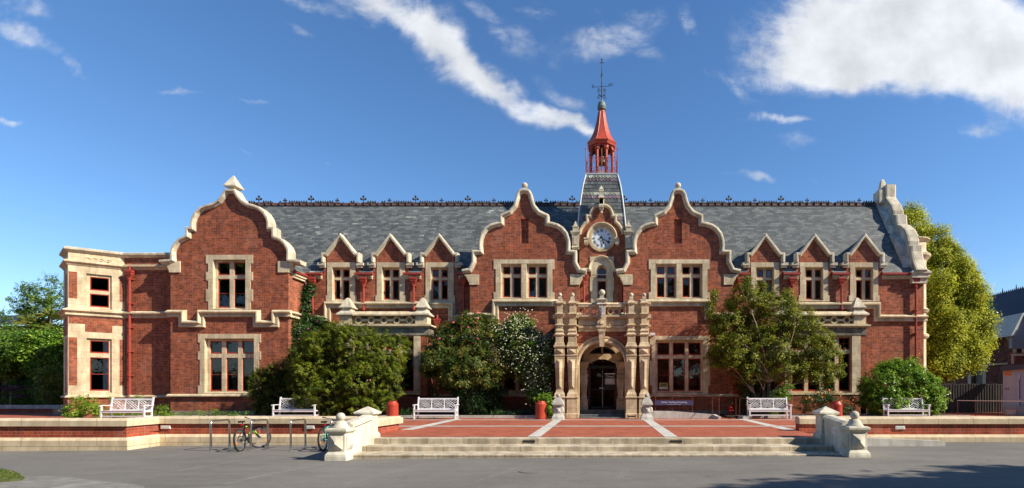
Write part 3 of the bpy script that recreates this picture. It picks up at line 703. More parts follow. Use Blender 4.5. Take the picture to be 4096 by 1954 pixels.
# ---- the two one-storey bay windows
def bay(pxa, pxb, pin, stone_l, stone_r, cols, brick_l, brick_r, label_side):
    f = F_BAY; a0, a1 = f.a(pxa), f.a(pxb)
    rows = [(1351, 1400), (1416, 1566)]
    zt, zc = f.z(1342), f.z(1312)
    b_ = empty('bay_window', (0, 0, 0), 0, bld)
    mb = MB(); fi = Fr(0, f.o[1]+.14)
    s0, s1 = f.a(stone_l[0]), f.a(stone_r[1]); o0, o1 = f.a(stone_l[1]), f.a(stone_r[0])
    L = [rect(max(fi.a(c[0]), o0+.04), min(fi.a(c[1]), o1-.04), fi.z(r[1]), fi.z(r[0])) for c in cols for r in rows]
    hole = rect(o0, o1, f.z(1572), f.z(1344))
    prism(mb, f, rect(s0, s1, f.z(1580), zt), [hole], .01, -.3, 'stone')
    prism(mb, fi, rect(o0-.004, o1+.004, f.z(1572)-.004, f.z(1344)+.004), L, 0, -.14, 'stone')
    mb.build('surround', b_)
    mb = MB()
    for p0, p1 in (brick_l, brick_r):
        x0, x1 = f.a(p0), f.a(p1); mb.box(x0, x1, 27.45, 28.38, GZ, zt, 'brick')
    mb.box(a0, a1, 27.45, 28.38, GZ, f.z(1585), 'brick'); mb.build('brick_pier', b_)
    fb, gb = MB(), MB(); t = .05
    for x in L:
        (x0, z0), (x1, _), (_, z1), _ = x
        prism(fb, fi, rect(x0-.002, x1+.002, z0-.002, z1+.002), [rect(x0+t, x1-t, z0+t*1.6, z1-t)], -.035, -.085, 'frame_red')
        if z1-z0 < .8:
            fb.box((x0+x1)/2-.01, (x0+x1)/2+.01, .05, .07, z0, z1, 'frame_red', fi); fb.box(x0, x1, .05, .07, (z0+z1)/2-.01, (z0+z1)/2+.01, 'frame_red', fi)
        gb.add([fi.w(x0+.02, z0+.02, -.065), fi.w(x1-.02, z0+.02, -.065), fi.w(x1-.02, z1-.02, -.065), fi.w(x0+.02, z1-.02, -.065)], [(0, 1, 2, 3)], 'glass')
    fb.build('frame', b_); gb.build('pane', b_)
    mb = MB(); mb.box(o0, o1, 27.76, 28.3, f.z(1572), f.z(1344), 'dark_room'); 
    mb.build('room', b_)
    # entablature, cornices, pierced parapet and pinnacles
    mb = MB(); e = .0
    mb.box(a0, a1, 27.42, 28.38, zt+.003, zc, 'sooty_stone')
    mb.box(a0-.07, a1+.07, 27.36, 28.38, zc, zc+.07, 'stone'); mb.box(a0-.16, a1+.16, 27.27, 28.38, zc+.07, zc+.15, 'stone'); mb.box(a0-.05, a1+.05, 27.38, 28.38, zc+.15, f.z(1297), 'stone')
    zt2, zt3 = f.z(1264), f.z(1246)
    pw = .31
    xs = [f.a(pin[0]), f.a(pin[1])]
    mb.add([(xs[0], 27.34, zt2), (xs[1], 27.34, zt2), (xs[1], 27.34, zt2+.06), (xs[0], 27.34, zt2+.06), (xs[0], 27.50, zt3), (xs[1], 27.50, zt3), (xs[1], 27.74, zt3-.05), (xs[0], 27.74, zt3-.05), (xs[0], 27.74, zt2), (xs[1], 27.74, zt2)],
           [(0, 1, 2, 3), (3, 2, 5, 4), (4, 5, 6, 7), (7, 6, 9, 8), (0, 8, 9, 1)], 'stone')
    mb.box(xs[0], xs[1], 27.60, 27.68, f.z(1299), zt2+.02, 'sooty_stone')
    mb.build('parapet', b_)
    mb = MB(); L_ = xs[1]-xs[0]-2*pw; n = max(1, round(L_/.64)); zm = (zt2+f.z(1297))/2; rr = (zt2-f.z(1297))/2-.01
    for q in range(n):
        xc = xs[0]+pw+L_*(q+.5)/n
        ring = [(xc+rr*.9*math.cos(2*math.pi*i/20), zm+rr*math.sin(2*math.pi*i/20)) for i in range(20)]
        prism(mb, Fr(0, 27.47), ring, [[(xc+(x-xc)*.68, zm+(z-zm)*.68) for x, z in ring]], 0, -.12, 'stone')
        w = L_/n-2*rr*.9+.14
        mb.box(xc+rr*.9-.07, xc+rr*.9-.07+w, 27.48, 27.58, zm-.05, zm+.05, 'stone')
        for sg in (-1, 1): mb.box(xc-.025, xc+.025, 27.49, 27.58, zm+sg*rr*.68-.05, zm+sg*rr*.68+.05, 'stone')
    mb.build('tracery', b_)
    for x in xs:
        mb = MB(); Z = f.z
        mb.box(x-pw, x+pw, 27.40, 28.0, Z(1299), Z(1263), 'stone')
        mb.stack(x, 27.72, [(.44, Z(1262)), (.44, Z(1257)), (.28, Z(1245)), (.25, Z(1241)), (.25, Z(1232)), (.34, Z(1232)), (.34, Z(1228)), (.30, Z(1226)), (.085, Z(1193)), (.05, Z(1190)), (.01, Z(1188))], 'coping_stone'); mb.build('pinnacle', b_)
bay(1350, 1716, (1383, 1686), (1378, 1412), (1655, 1682), [(1422, 1465), (1481, 1530), (1542, 1590), (1602, 1655)], (1350, 1378), (1682, 1709), 'l')
bay(3109, 3465, (3137, 3438), (3139, 3165), (3408, 3442), [(3167, 3217), (3231, 3278), (3293, 3339), (3354, 3408)], (3112, 3139), (3442, 3465), 'r')

# ---- the two central gables
gab_px = [(-248, 1082), (-222, 1077), (-208.5, 1050), (-208.5, 1006), (-180.5, 1004), (-182, 985), (-180.5, 963), (-172.5, 936), (-155, 914), (-135, 901), (-112, 894), (-97, 891.5), (-97, 864), (-82, 857), (-61, 847), (-43, 825), (-34, 798), (-30, 780), (-21.5, 766), (-11, 761), (0, 760)]
for gi, cx in enumerate((2098.4, 2712.5)):
    f = F_GAB; c = f.a(cx)
    L = [f.pt(cx+x, y) for x, y in gab_px]; path = dedupe(L+[(2*c-x, z) for x, z in L[:-1][::-1]])
    ins = inset(path, .17); x0, x1 = f.a(cx-218.7), f.a(cx+218.7)
    zk = f.z(1099)
    wl_ = [(x0, GZ), (x0, zk)]+ins[1:-1]+[(x1, zk), (x1, GZ)]
    cols_u = [(2012.5, 2041.6), (2053, 2084), (2114.5, 2143.6), (2155, 2186)] if gi == 0 else [(2627.5, 2658), (2669, 2699), (2729.5, 2759.5), (2771, 2800.7)]
    cu_ = {0: (0, 1, 'curtain'), 1: (0, 1, 'curtain'), 2: (0, 1, 'curtain'), 3: (0, 1, 'curtain')} if gi == 0 else {0: (.25, 1, 'curtain'), 3: (.3, 1, 'curtain')}
    hs_ = []
    # the upper window is a pair: two openings in one dressed surround
    s0, s1 = (1975, 2218) if gi == 0 else (2595, 2838)
    o = [(2003.6, 2086), (2106.5, 2190)] if gi == 0 else [(2622, 2706), (2726, 2810)]
    hs_.append(window(f, bld, (s0, s1, 1039, 1199), (o[0][0], o[1][1], 1056, 1194), cols_u, [(1067.5, 1099), (1111, 1190.5)], ([1078, 1170], .11), cu_, midrail=False))
    mb = MB(); mb.box(f.a(o[0][1]), f.a(o[1][0]), -.025, .17, f.z(1194), f.z(1056), 'stone', f); mb.build('mullion', bld)
    # tall blind slot in the gable, brick recess
    ns = f.a(cx-15.5), f.a(cx+15.5); slot = rect(ns[0], ns[1], f.z(975), f.z(877))
    hs_.append(slot)
    lw = (1985, 2143) if gi == 0 else (2599, 2840)
    if gi == 0: hs_.append(window(f, bld, (1945, 2185, 1340, 1577), (1985, 2143, 1358, 1573), [(2015, 2062), (2074, 2121)], [(1368, 1420), (1434, 1563)], ([1375, 1410, 1543], .1)))
    else: hs_.append(window(f, bld, (2599, 2840, 1345, 1577), (2622, 2812, 1360, 1573), [(2629, 2678), (2691, 2740), (2753, 2803)], [(1371, 1422), (1435, 1566)], ([1380, 1444, 1543], .1)))
    mb = MB(); prism(mb, f, wl_, hs_, 0, -.3, 'brick')
    mb.box(x0+.003, x0+.3, 28.0, 28.6, GZ, zk, 'brick'); mb.box(x1-.3, x1-.003, 28.0, 28.6, GZ, zk, 'brick')
    mb.box(ns[0]-.1, ns[1]+.1, 27.83, 27.95, f.z(980), f.z(872), 'brick'); mb.build('gable_wall', bld)
    mb = MB(); sweep(mb, f, path, COPE, 'coping_stone'); mb.build('gable_coping', bld)
    for s_ in (-1, 1):
        xa = x0 if s_ < 0 else x1
        kneeler('kneeler', f, xa-.28 if s_ < 0 else xa-.48, xa+.48 if s_ < 0 else xa+.28, f.z(1140), f.z(1099), s_)
    mb = MB(); mb.stack(c, 27.75, [(.13, f.z(764)), (.10, f.z(758)), (.10, f.z(752))], 'coping_stone'); mb.ball(c, 27.75, f.z(742), .16, 'coping_stone'); mb.build('finial', bld)
    mb = MB()
    if gi == 0: pts = [(x0-.12, f.z(1252)), (f.a(1967), f.z(1252)), (f.a(1967), f.z(1199)), (f.a(2250), f.z(1199)), (f.a(2250), f.z(1252)), (x1+.1, f.z(1252))]
    else: pts = [(x0-.1, f.z(1252)), (f.a(2560), f.z(1252)), (f.a(2560), f.z(1199)), (f.a(2846), f.z(1199)), (f.a(2846), f.z(1252)), (x1+.12, f.z(1252))]
    sweep(mb, f, pts, STRING, 'stone'); mb.build('string_course', bld)
    mb = MB(); zq = f.z(1577); sweep(mb, f, [(x0-.1, zq), (x1+.1, zq)], PLINTH, 'stone'); mb.build('plinth_moulding', bld)
    mb = MB(); mb.box(x0, x1, 27.64, 27.8, GZ-.1, .76, 'plinth_stone'); mb.build('base_course', bld)
    # gable roof running back into the main slope
    mb = MB(); zr, ze_, hw = f.z(824), f.z(1105), 2.88
    yr, ye = 28.3+(zr-8.1)/1.578+.15, 28.3+(ze_-8.1)/1.578+.15
    mb.add([(c-hw, 27.95, ze_), (c, 27.95, zr), (c+hw, 27.95, ze_), (c-hw, ye+.2, ze_), (c, yr, zr), (c+hw, ye+.2, ze_)], [(0, 1, 4, 3), (1, 2, 5, 4)], 'slate'); mb.build('gable_roof', bld)

# ---- clock bay
f = F_CLK; x0, x1 = f.a(2317), f.a(2500); cxk = 2408.0
gk = lambda zx, zy: f.pt(2300+zx/3.841, 720+zy/3.841)
half = [gk(x, y) for x, y in ((52, 835), (62, 800), (80, 755), (105, 710), (135, 672), (172, 642), (172, 548), (222, 548), (222, 520), (240, 470), (270, 425), (310, 395), (368, 378), (368, 300))]
c = f.a(2405.6); path = half+[(2*c-x, z) for x, z in half[::-1]]
ins = inset(path, .13)
hs_ = [window(f, bld, (2360, 2455.5, 1028, 1215), (2386, 2428, 1062, 1207), [(2390, 2424)], [(1071, 1115), (1125, 1192)], ([1066+20, 1110, 1166], .05), {0: (0, 1, 'curtain')}, arch=True, midrail=False)]
# round the head of its dressed surround is left square behind the hood mould
rc = (f.a(2407), f.z(954)); rcr = 53/FOC*28.15
hs_.append([(rc[0]+rcr*math.cos(2*math.pi*i/40), rc[1]+rcr*math.sin(2*math.pi*i/40)) for i in range(40)])
wl_ = [(x0, GZ), (x0, half[0][1])]+ins[1:-1]+[(x1, half[0][1]), (x1, GZ)]
mb = MB(); prism(mb, f, wl_, hs_, 0, -.3, 'brick'); mb.build('clock_wall', bld)
mb = MB(); sweep(mb, f, path, [(-.02, -.25), (-.02, .09), (.03, .12), (.08, .12), (.10, .06), (.15, .05), (.15, -.25)], 'stone'); mb.build('gable_coping', bld)
mb = MB(); Z = f.z; xx, yy = c, 28.02
mb.stack(xx, yy, [(.10, Z(822)), (.10, Z(800)), (.155, Z(799)), (.155, Z(795)), (.115, Z(791)), (.115, Z(775)), (.13, Z(774)), (.13, Z(770)), (.10, Z(768)), (.12, Z(765)), (.02, Z(748))], 'coping_stone')
mb.stack(xx, yy, [(.06, Z(846)), (.10, Z(840)), (.135, Z(835)), (.135, Z(827)), (.10, Z(824)), (.10, Z(800))], 'coping_stone'); mb.ball(xx, yy, Z(853.5), .075, 'coping_stone', 12)
mb.build('finial', bld)
# clock: hood mould, ring, dial, numerals, hands
clk = empty('clock', (rc[0], 28.15, rc[1]), 0, bld)
fl = Fr(0, 0)
def cw(r, a): return (r*math.sin(R(a)), r*math.cos(R(a)))
mb = MB()
circ = lambda r, n=48: [(r*math.cos(2*math.pi*i/n), r*math.sin(2*math.pi*i/n)) for i in range(n)]
prism(mb, fl, circ(rcr+.012), [circ(.61)], .05, -.2, 'porch_stone'); prism(mb, fl, circ(.612), [circ(.54)], .02, -.2, 'stone'); mb.build('ring', clk)
mb = MB(); prism(mb, fl, circ(.545), [], -.03, -.1, 'clock_face'); mb.build('dial', clk)
num = ['XII', 'I', 'II', 'III', 'IIII', 'V', 'VI', 'VII', 'VIII', 'IX', 'X', 'XI']
mb = MB()
for i, s_ in enumerate(num):
    W = {'I': .055, 'V': .085, 'X': .085}; tw = sum(W[ch] for ch in s_)*.8; x = -tw/2; k = .8
    ang = i*30
    def put(x0, y0, x1, y1, w):
        d = Vector((x1-x0, y1-y0)).normalized(); n = Vector((-d.y, d.x))*w/2
        q = [Vector((x0, y0))+n, Vector((x0, y0))-n, Vector((x1, y1))-n, Vector((x1, y1))+n]
        ca, sa = math.cos(R(-ang)), math.sin(R(-ang))
        vs = []
        for p in q:
            X, Y = p.x, p.y+.425; vs.append((X*ca-Y*sa, -.0 + .0, X*sa+Y*ca))
        mb.add([(a, .012, b) for a, _, b in vs], [(0, 1, 2, 3)], 'iron')
    for ch in s_:
        w = W[ch]*k; h = .07
        if ch == 'I': put(x+w/2, -h, x+w/2, h, .026)
        elif ch == 'V': put(x+.006, h, x+w/2, -h, .026); put(x+w/2, -h, x+w-.006, h, .014)
        else: put(x+.006, h, x+w-.006, -h, .026); put(x+.006, -h, x+w-.006, h, .014)
        x += w
for v in range(len(mb.f)): pass
mb.build('numerals', clk)
def hand(ang, ln, w, tip):
    mb = MB(); d = Vector((math.sin(R(ang)), math.cos(R(ang)))); n = Vector((d.y, -d.x))
    P = [(-.12, .02), (-.11, .05), (-.04, .05), (-.03, w), (ln*.62, w*.8), (ln*.70, tip), (ln*.86, tip*.8), (ln, .003)]
    out = [d*a+n*b for a, b in P]+[d*a-n*b for a, b in P[::-1]]
    prism(mb, fl, [(p.x, p.y) for p in out], [], .01, -.005, 'iron'); return mb.build('clock_hand', clk)
hand(117, .50, .022, .030); hand(160, .34, .024, .055)
mb = MB(); a0 = 90
hoodp = [(rc[0]+.83*math.cos(R(t)), rc[1]+.83*math.sin(R(t))) for t in range(180, -1, -9)]
sweep(mb, f, hoodp, [(-.0, -.02), (0, .15), (.04, .18), (.08, .15), (.11, .08), (.14, .07), (.14, -.02)], 'stone')
for s_ in (-1, 1):
    mb.box(rc[0]+s_*.83-.13, rc[0]+s_*.83+.09, -.2, .02, rc[1]-.09, rc[1]+.0, 'stone', f)
    mb.stack(rc[0]+s_*.83, 28.06, [(.05, rc[1]-.40), (.10, rc[1]-.34), (.12, rc[1]-.22), (.08, rc[1]-.15), (.12, rc[1]-.09)], 'stone')
mb.build('hood_mould', bld)
# hood over the arched window
ac = (f.a(2407), f.z(1078)); mb = MB()
ra = 50/FOC*28.15
sweep(mb, f, [(ac[0]-ra-.33, ac[1]), (ac[0]-ra-.0, ac[1])]+[(ac[0]+ra*math.cos(R(t)), ac[1]+ra*math.sin(R(t))) for t in range(170, 5, -10)]+[(ac[0]+ra, ac[1]), (ac[0]+ra+.33, ac[1])], [(-.04, -.02), (-.04, .14), (0, .17), (.05, .12), (.07, .06), (.12, .05), (.12, -.02)], 'stone')
hd = [(ac[0]+(ra-.1)*math.cos(R(t)), ac[1]+(ra-.1)*math.sin(R(t))) for t in range(0, 181, 10)]
opn = [(f.a(2428)+.0, ac[1]-.02), (f.a(2428), ac[1]-.0)]
r_o = (f.a(2428)-f.a(2386))/2; zc = f.z(1062)-r_o
prism(mb, f, [(ac[0]-ra+.1, ac[1]-.3)]+[(ac[0]+ra-.1, ac[1]-.3)]+hd, [[((f.a(2428)+f.a(2386))/2+r_o*math.cos(R(t)), zc+r_o*math.sin(R(t))) for t in range(0, 181, 10)]+[(f.a(2386), ac[1]-.28), (f.a(2428), ac[1]-.28)]], .045, .0, 'stone')
mb.build('hood_mould', bld)
# side pinnacles of the clock bay
for px in (2303, 2514):
    mb = MB(); xx = f.a(px); yy = 28.0
    mb.stack(xx, yy, [(.17, Z(1001)), (.20, Z(996)), (.18, Z(992)), (.18, Z(945)), (.22, Z(942)), (.26, Z(937)), (.26, Z(933)), (.14, Z(931)), (.14, Z(918)), (.16, Z(916)), (.16, Z(912)), (.10, Z(909)), (.02, Z(890))], 'coping_stone')
    mb.frustum(xx, yy-.16, Z(985), Z(953), .07, .06, .09, .06, 'coping_stone'); mb.build('pinnacle', bld)

# ---- roofs
mb = MB(); RX0, RX1 = -21.4, 16.35; y0r, z0r, y1r, z1r = 28.22, 8.0, 31.42, 12.95
ym, zm_ = 28.76, 8.0+(28.76-28.22)*(12.95-8.0)/(31.42-28.22)
vs = [(RX0, ym, zm_), (RX1+.12, ym, zm_), (RX1, y1r, z1r), (RX0, y1r, z1r), (RX1, 34.62, z0r), (RX0, 34.62, z0r)]
mb.add(vs, [(0, 1, 2, 3), (3, 2, 4, 5)], 'slate'); mb.add([vs[0], vs[3], vs[5]], [(0, 1, 2)], 'brick')
for p0, p1 in ((1180, 1293), (1437, 1493), (1636, 1688), (1831, 1900), (2940, 2988), (3132, 3184), (3328, 3384), (3528, 3655)):
    x0, x1 = F_MAIN.a(p0), F_MAIN.a(p1); mb.add([(x0, y0r, z0r), (x1, y0r, z0r), (x1, ym, zm_), (x0, ym, zm_)], [(0, 1, 2, 3)], 'slate')
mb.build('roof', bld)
mb = MB(); c = F_BLOCK.a(927); hw, ze_, zr = 3.15, F_BLOCK.z(1088), F_BLOCK.z(800); ye = 28.3+(zr-8.1)/1.578+.2
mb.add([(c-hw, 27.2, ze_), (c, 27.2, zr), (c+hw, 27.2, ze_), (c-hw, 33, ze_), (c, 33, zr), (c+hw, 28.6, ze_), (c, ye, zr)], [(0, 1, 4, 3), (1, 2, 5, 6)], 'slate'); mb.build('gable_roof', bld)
mb = MB(); mb.add([(RX0, 31.30, 12.86), (RX1, 31.30, 12.86), (RX1, 31.42, 13.06), (RX0, 31.42, 13.06), (RX1, 31.54, 12.86), (RX0, 31.54, 12.86)], [(0, 1, 2, 3), (3, 2, 4, 5)], 'ridge_tile')
x = RX0
while x < RX1: mb.box(x, x+.03, 31.28, 31.44, 12.9, 13.08, 'ridge_tile'); x += .42
mb.build('ridge_tiles', bld)
mb = MB(); rng = random.Random(4); x = F_BLOCK.a(985)*31.4/26.9; n = 0; x = -21.3
gaps = ((1088, 1112), (1322, 1330), (1366, 1400), (1421, 1452), (1502, 1527), (3170, 3178), (3326, 3336))
TX = lambda X: HX+X*FOC/31.42
while x < RX1-.1:
    p = TX(x)
    if not any(a < p < b for a, b in gaps) and not (2326 < p < 2492):
        h = .145+rng.uniform(-.015, .015)
        if n % 11 == 5: 
            big = (n//11) % 2 == 0; s_ = 1.0 if big else .62
            mb.box(x-.02, x+.02, 31.40, 31.44, 13.05, 13.05+.34*s_, 'cresting')
            for t in range(3):
                aa = [(-.13, .22), (0, .36), (.13, .22)][t]; q = [(x+aa[0]*s_+.065*s_*math.cos(i*math.pi/4), 31.42, 13.07+aa[1]*s_+.075*s_*math.sin(i*math.pi/4)) for i in range(8)]
                mb.add([(a, b-.015, c_) for a, b, c_ in q]+[(a, b+.015, c_) for a, b, c_ in q], [tuple(range(8)), tuple(range(15, 7, -1))]+[(i, (i+1) % 8, (i+1) % 8+8, i+8) for i in range(8)], 'cresting')
            mb.box(x-.15*s_, x+.15*s_, 31.405, 31.435, 13.05+.17*s_, 13.05+.21*s_, 'cresting')
        elif n % 11 not in (4, 6):
            q = [(x-.06, 13.06), (x+.06, 13.06), (x+.045, 13.06+h*.55), (x, 13.06+h), (x-.045, 13.06+h*.55)]
            mb.add([(a, 31.405, b) for a, b in q]+[(a, 31.435, b) for a, b in q], [(0, 1, 2, 3, 4), (9, 8, 7, 6, 5)]+[(i, i+5, (i+1) % 5+5, (i+1) % 5) for i in range(5)], 'cresting')
        mb.box(x-.075, x+.075, 31.38, 31.46, 13.02, 13.075, 'cresting')
    x += .142; n += 1
mb.build('ridge_cresting', bld)

# ---- right end gable seen from inside: shaped parapet running back
FE2 = Fr(17.2, 28.4, R(90))          # a = depth behind the front plane
def ex(px, py, X=17.2):
    Y = FOC*X/(px-HX); return (Y-28.4, EYE+(HY-py)*Y/FOC)
ep = [ex(3687, 1092), ex(3680, 1048), ex(3676.5, 1010), ex(3676.5, 994), ex(3663, 993)]
ep += [ex(3664, 970), ex(3660, 947), ex(3650, 927), ex(3636, 914), ex(3618, 908.5), ex(3615, 871), ex(3602.5, 870), ex(3602, 850), ex(3595, 828), ex(3582, 812), ex(3561, 803), ex(3559, 762)]
ep[0] = (-.32, ep[0][1])
for i in range(1, 4): ep[i] = (max(ep[i][0]-.05, -.1+.12*i) if i < 2 else ep[i][0], ep[i][1])
yc = 31.42-28.4
ep = [(min(a, yc-.28), z) for a, z in ep]
full = dedupe(ep+[(2*yc-a, z) for a, z in ep[::-1]])
base = [(-.0, 7.9)]+full[1:-1]+[(2*yc, 7.9)]
mb = MB(); prism(mb, FE2, base, [], 0, -.46, 'render_white')
low = [(0.1, 7.9)]+[(a+.08, z-.42) for a, z in full[1:len(full)//2]]+[(2*yc-a-.08, z-.42) for a, z in full[1:len(full)//2][::-1]]+[(2*yc, 7.9)]
prism(mb, Fr(16.74, 28.4, R(90)), low, [], 0, -.42, 'render_white')
mb.build('end_parapet', bld)
mb = MB(); sweep(mb, FE2, full, [(-.14, -.50), (-.16, -.42), (-.16, .04), (-.10, .12), (.0, .12), (.04, .02), (.04, -.47)], 'coping_stone'); mb.build('gable_coping', bld)
mb = MB(); mb.stack(16.72, 31.42, [(.36, 12.9), (.36, EYE+(HY-768)/66.9), (.25, EYE+(HY-765)/66.9), (.25, EYE+(HY-760)/66.9), (.17, EYE+(HY-757)/66.9), (.15, EYE+(HY-744)/66.9), (.10, EYE+(HY-727)/66.9), (.07, EYE+(HY-722)/66.9), (.01, EYE+(HY-718)/66.9)], 'coping_stone'); mb.build('finial', bld)
mb = MB(); Z = F_MAIN.z
mb.box(16.5, 17.55, 28.02, 28.7, Z(1099), Z(1092), 'coping_stone'); mb.frustum(17.02, 28.36, Z(1092), Z(1086), .52, .34, .40, .25, 'coping_stone')
mb.box(16.55, 17.48, 28.08, 28.66, Z(1116), Z(1099), 'coping_stone'); mb.box(16.6, 17.40, 28.16, 28.6, Z(1137), Z(1116), 'coping_stone'); mb.build('kneeler', bld)
# oriel on the end wall
mb = MB(); cx_, cy_ = 17.3, 29.9; S = FOC/29.9; Zz = lambda py: EYE+(HY-py)/S
pr = [(.95, Zz(1660)), (.95, Zz(1362)), (1.02, Zz(1358)), (1.08, Zz(1352)), (1.10, Zz(1345)), (1.0, Zz(1340)), (.95, Zz(1338)), (.95, Zz(1262)), (1.02, Zz(1258)), (1.12, Zz(1248)), (1.0, Zz(1240)), (.95, Zz(1238)), (.95, Zz(1075)), (.97, Zz(1054)), (1.06, Zz(1046)), (1.16, Zz(1038)), (1.18, Zz(1030)), (1.10, Zz(1026)), (.98, Zz(1018)), (.95, Zz(1014)), (.95, Zz(985)), (1.0, Zz(980)), (1.14, Zz(974)), (1.14, Zz(970)), (.6, Zz(957)), (.55, Zz(955))]

mb.lathe(cx_, cy_, pr, 'stone', 14, a0=R(-90), a1=R(90)); mb.build('oriel', bld)
# ---- west wing: recessed wall and a canted bay
wx0, wy0 = -24.93, 27.35; ax, ay = -26.65, 26.15; hx_, hy_ = -28.15, 27.4
FW = Fr(0, 27.35); FA = Fr(ax, ay, math.atan2(wy0-ay, wx0-ax)); LA = math.hypot(wx0-ax, wy0-ay)
FH = Fr(hx_, hy_, math.atan2(ay-hy_, ax-hx_)); LH = math.hypot(ax-hx_, ay-hy_)
Z = FW.z
z_par, z_cc, z_c0, z_c1, z_s0, z_s1, z_p = Z(1014), Z(1032), Z(1060), Z(1082), Z(1246), Z(1271), Z(1581)
mb = MB(); mb.box(wx0-.1, bx0+.02, 27.35, 27.7, GZ, z_par-.1, 'brick'); mb.build('wing_wall', bld)
SLAB = 'stone'
def sweepY(mb, za, sec, m):
    """moulding that follows all three wing faces at height za"""
    pts = [(hx_, hy_+2.2), (hx_, hy_), (ax, ay), (wx0, wy0), (bx0, wy0)]
    n = len(sec); vs = []
    for i, p in enumerate(pts):
        p = Vector(p); a = Vector(pts[i-1]) if i else None; b = Vector(pts[i+1]) if i < len(pts)-1 else None
        d1 = (p-a).normalized() if a is not None else (b-p).normalized(); d2 = (b-p).normalized() if b is not None else d1
        n1, n2 = Vector((d1.y, -d1.x)), Vector((d2.y, -d2.x)); m_ = (n1+n2).normalized(); k = 1/m_.dot(n1)
        for u, d in sec: q = p+m_*d*k; vs.append((q.x, q.y, za-u))
    fs = [(i*n+j, (i+1)*n+j, (i+1)*n+(j+1) % n, i*n+(j+1) % n) for i in range(len(pts)-1) for j in range(n)]
    mb.add(vs, fs, m)
# canted face with its windows
def wsec(fr, L, nm, holes_spec, brick_rects):
    """stone-faced wall plate with brick panels"""
    hs = []
    for (a0, a1, z0, z1, lights) in holes_spec:
        hs.append(rect(a0, a1, z0, z1))
    mb = MB(); prism(mb, fr, rect(0, L, GZ, z_par-.08), hs, 0, -.3, 'stone')
    for i, (a0, a1, z0, z1) in enumerate(brick_rects): mb.box(a0, a1, -.012, .02, z0, z1, 'brick', fr)
    mb.build(nm, bld)
    for (a0, a1, z0, z1, lights) in holes_spec:
        w_ = empty('window', (0, 0, 0), 0, bld); fi = Fr(fr.o[0]-.1*fr.n[0], fr.o[1]-.1*fr.n[1], math.atan2(fr.u[1], fr.u[0]))
        mb = MB(); prism(mb, fi, rect(a0-.003, a1+.003, z0-.003, z1+.003), [rect(*l) for l in lights], 0, -.15, 'stone'); mb.build('surround', w_)
        fb, gb, rb, cb = MB(), MB(), MB(), MB(); t = .04
        for j, (x0, x1, zz0, zz1) in enumerate(lights):
            prism(fb, fi, rect(x0-.002, x1+.002, zz0-.002, zz1+.002), [rect(x0+t, x1-t, zz0+t*1.6, zz1-t)], -.02, -.07, 'frame_red')
            if zz1-zz0 > 1.1: fb.box(x0+t, x1-t, .04, .06, (zz0+zz1)/2-.012, (zz0+zz1)/2+.012, 'frame_red', fi)
            gb.add([fi.w(x0+.02, zz0+.02, -.05), fi.w(x1-.02, zz0+.02, -.05), fi.w(x1-.02, zz1-.02, -.05), fi.w(x0+.02, zz1-.02, -.05)], [(0, 1, 2, 3)], 'glass')
            if z0 < 3:
                xa, xb, n = x0+(x1-x0)*.66, x1-.03, 10; vs = []
                for q in range(n+1):
                    d_ = -.085-.02*math.sin(q*1.9); vs += [fi.w(xa+(xb-xa)*q/n, zz0, d_), fi.w(xa+(xb-xa)*q/n, zz1, d_)]
                cb.add(vs, [(2*q, 2*q+2, 2*q+3, 2*q+1) for q in range(n)], 'curtain_white')
        fb.build('frame', w_); gb.build('pane', w_)
        if cb.v: cb.build('curtain', w_, smooth=True)
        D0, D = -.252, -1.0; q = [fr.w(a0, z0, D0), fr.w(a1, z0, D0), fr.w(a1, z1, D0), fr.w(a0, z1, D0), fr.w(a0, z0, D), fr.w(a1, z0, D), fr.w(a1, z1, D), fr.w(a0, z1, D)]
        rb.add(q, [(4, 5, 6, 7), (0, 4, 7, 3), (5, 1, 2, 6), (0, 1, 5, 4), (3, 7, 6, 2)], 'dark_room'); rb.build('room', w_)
A = FA.a
def zA(py, px): return FA.z(py, px)
u0, u1 = A(345), A(447)
wu = (u0, u1, zA(1232, 345), zA(1094, 345)); wl2 = (A(346), A(447), zA(1571, 346), zA(1353, 346))
lx0, lx1 = A(350)+.0, A(435)
lx = (lx0+.07, lx1+.0)
up = [(lx[0], lx[1], zA(1159.6, 350), zA(1105, 350)), (lx[0], lx[1], zA(1226, 350), zA(1173, 350))]
lo = [(lx[0], lx[1], zA(1412, 350), zA(1361, 350)), (lx[0], lx[1], zA(1564, 350), zA(1429, 350))]
br = [(A(275), A(309), zA(1193, 290), zA(1087, 290)), (A(479), LA-.02, zA(1208, 490), zA(1108, 490)),
      (A(275), A(341), zA(1294, 290), z_s1-.12), (A(341), A(449), zA(1330, 395), z_s1-.12), (A(449), LA-.02, zA(1305, 480), z_s1-.12),
      (A(275), A(309), zA(1541, 290), zA(1350, 290)), (A(479), LA-.02, zA(1542, 490), zA(1360, 490)), (0.02, LA-.02, GZ, z_p-.16)]
wsec(FA, LA, 'bay_wall', [(*wu, up), (*wl2, lo)], br)
wsec(FH, LH, 'bay_wall', [(LH*.35, LH*.7, zA(1232, 345), zA(1094, 345), [(LH*.38, LH*.67, up[0][2], up[0][3]), (LH*.38, LH*.67, up[1][2], up[1][3])]), (LH*.35, LH*.7, zA(1571, 346), zA(1353, 346), [(LH*.38, LH*.67, lo[0][2], lo[0][3]), (LH*.38, LH*.67, lo[1][2], lo[1][3])])],
     [(.02, LH-.02, z_s1-1.0, z_s1-.12), (.02, LH-.02, GZ, z_p-.16)])
mb = MB(); mb.box(hx_, hx_+.3, hy_+.2, 34, GZ, z_par-.08, 'brick'); mb.build('wing_side_wall', bld)
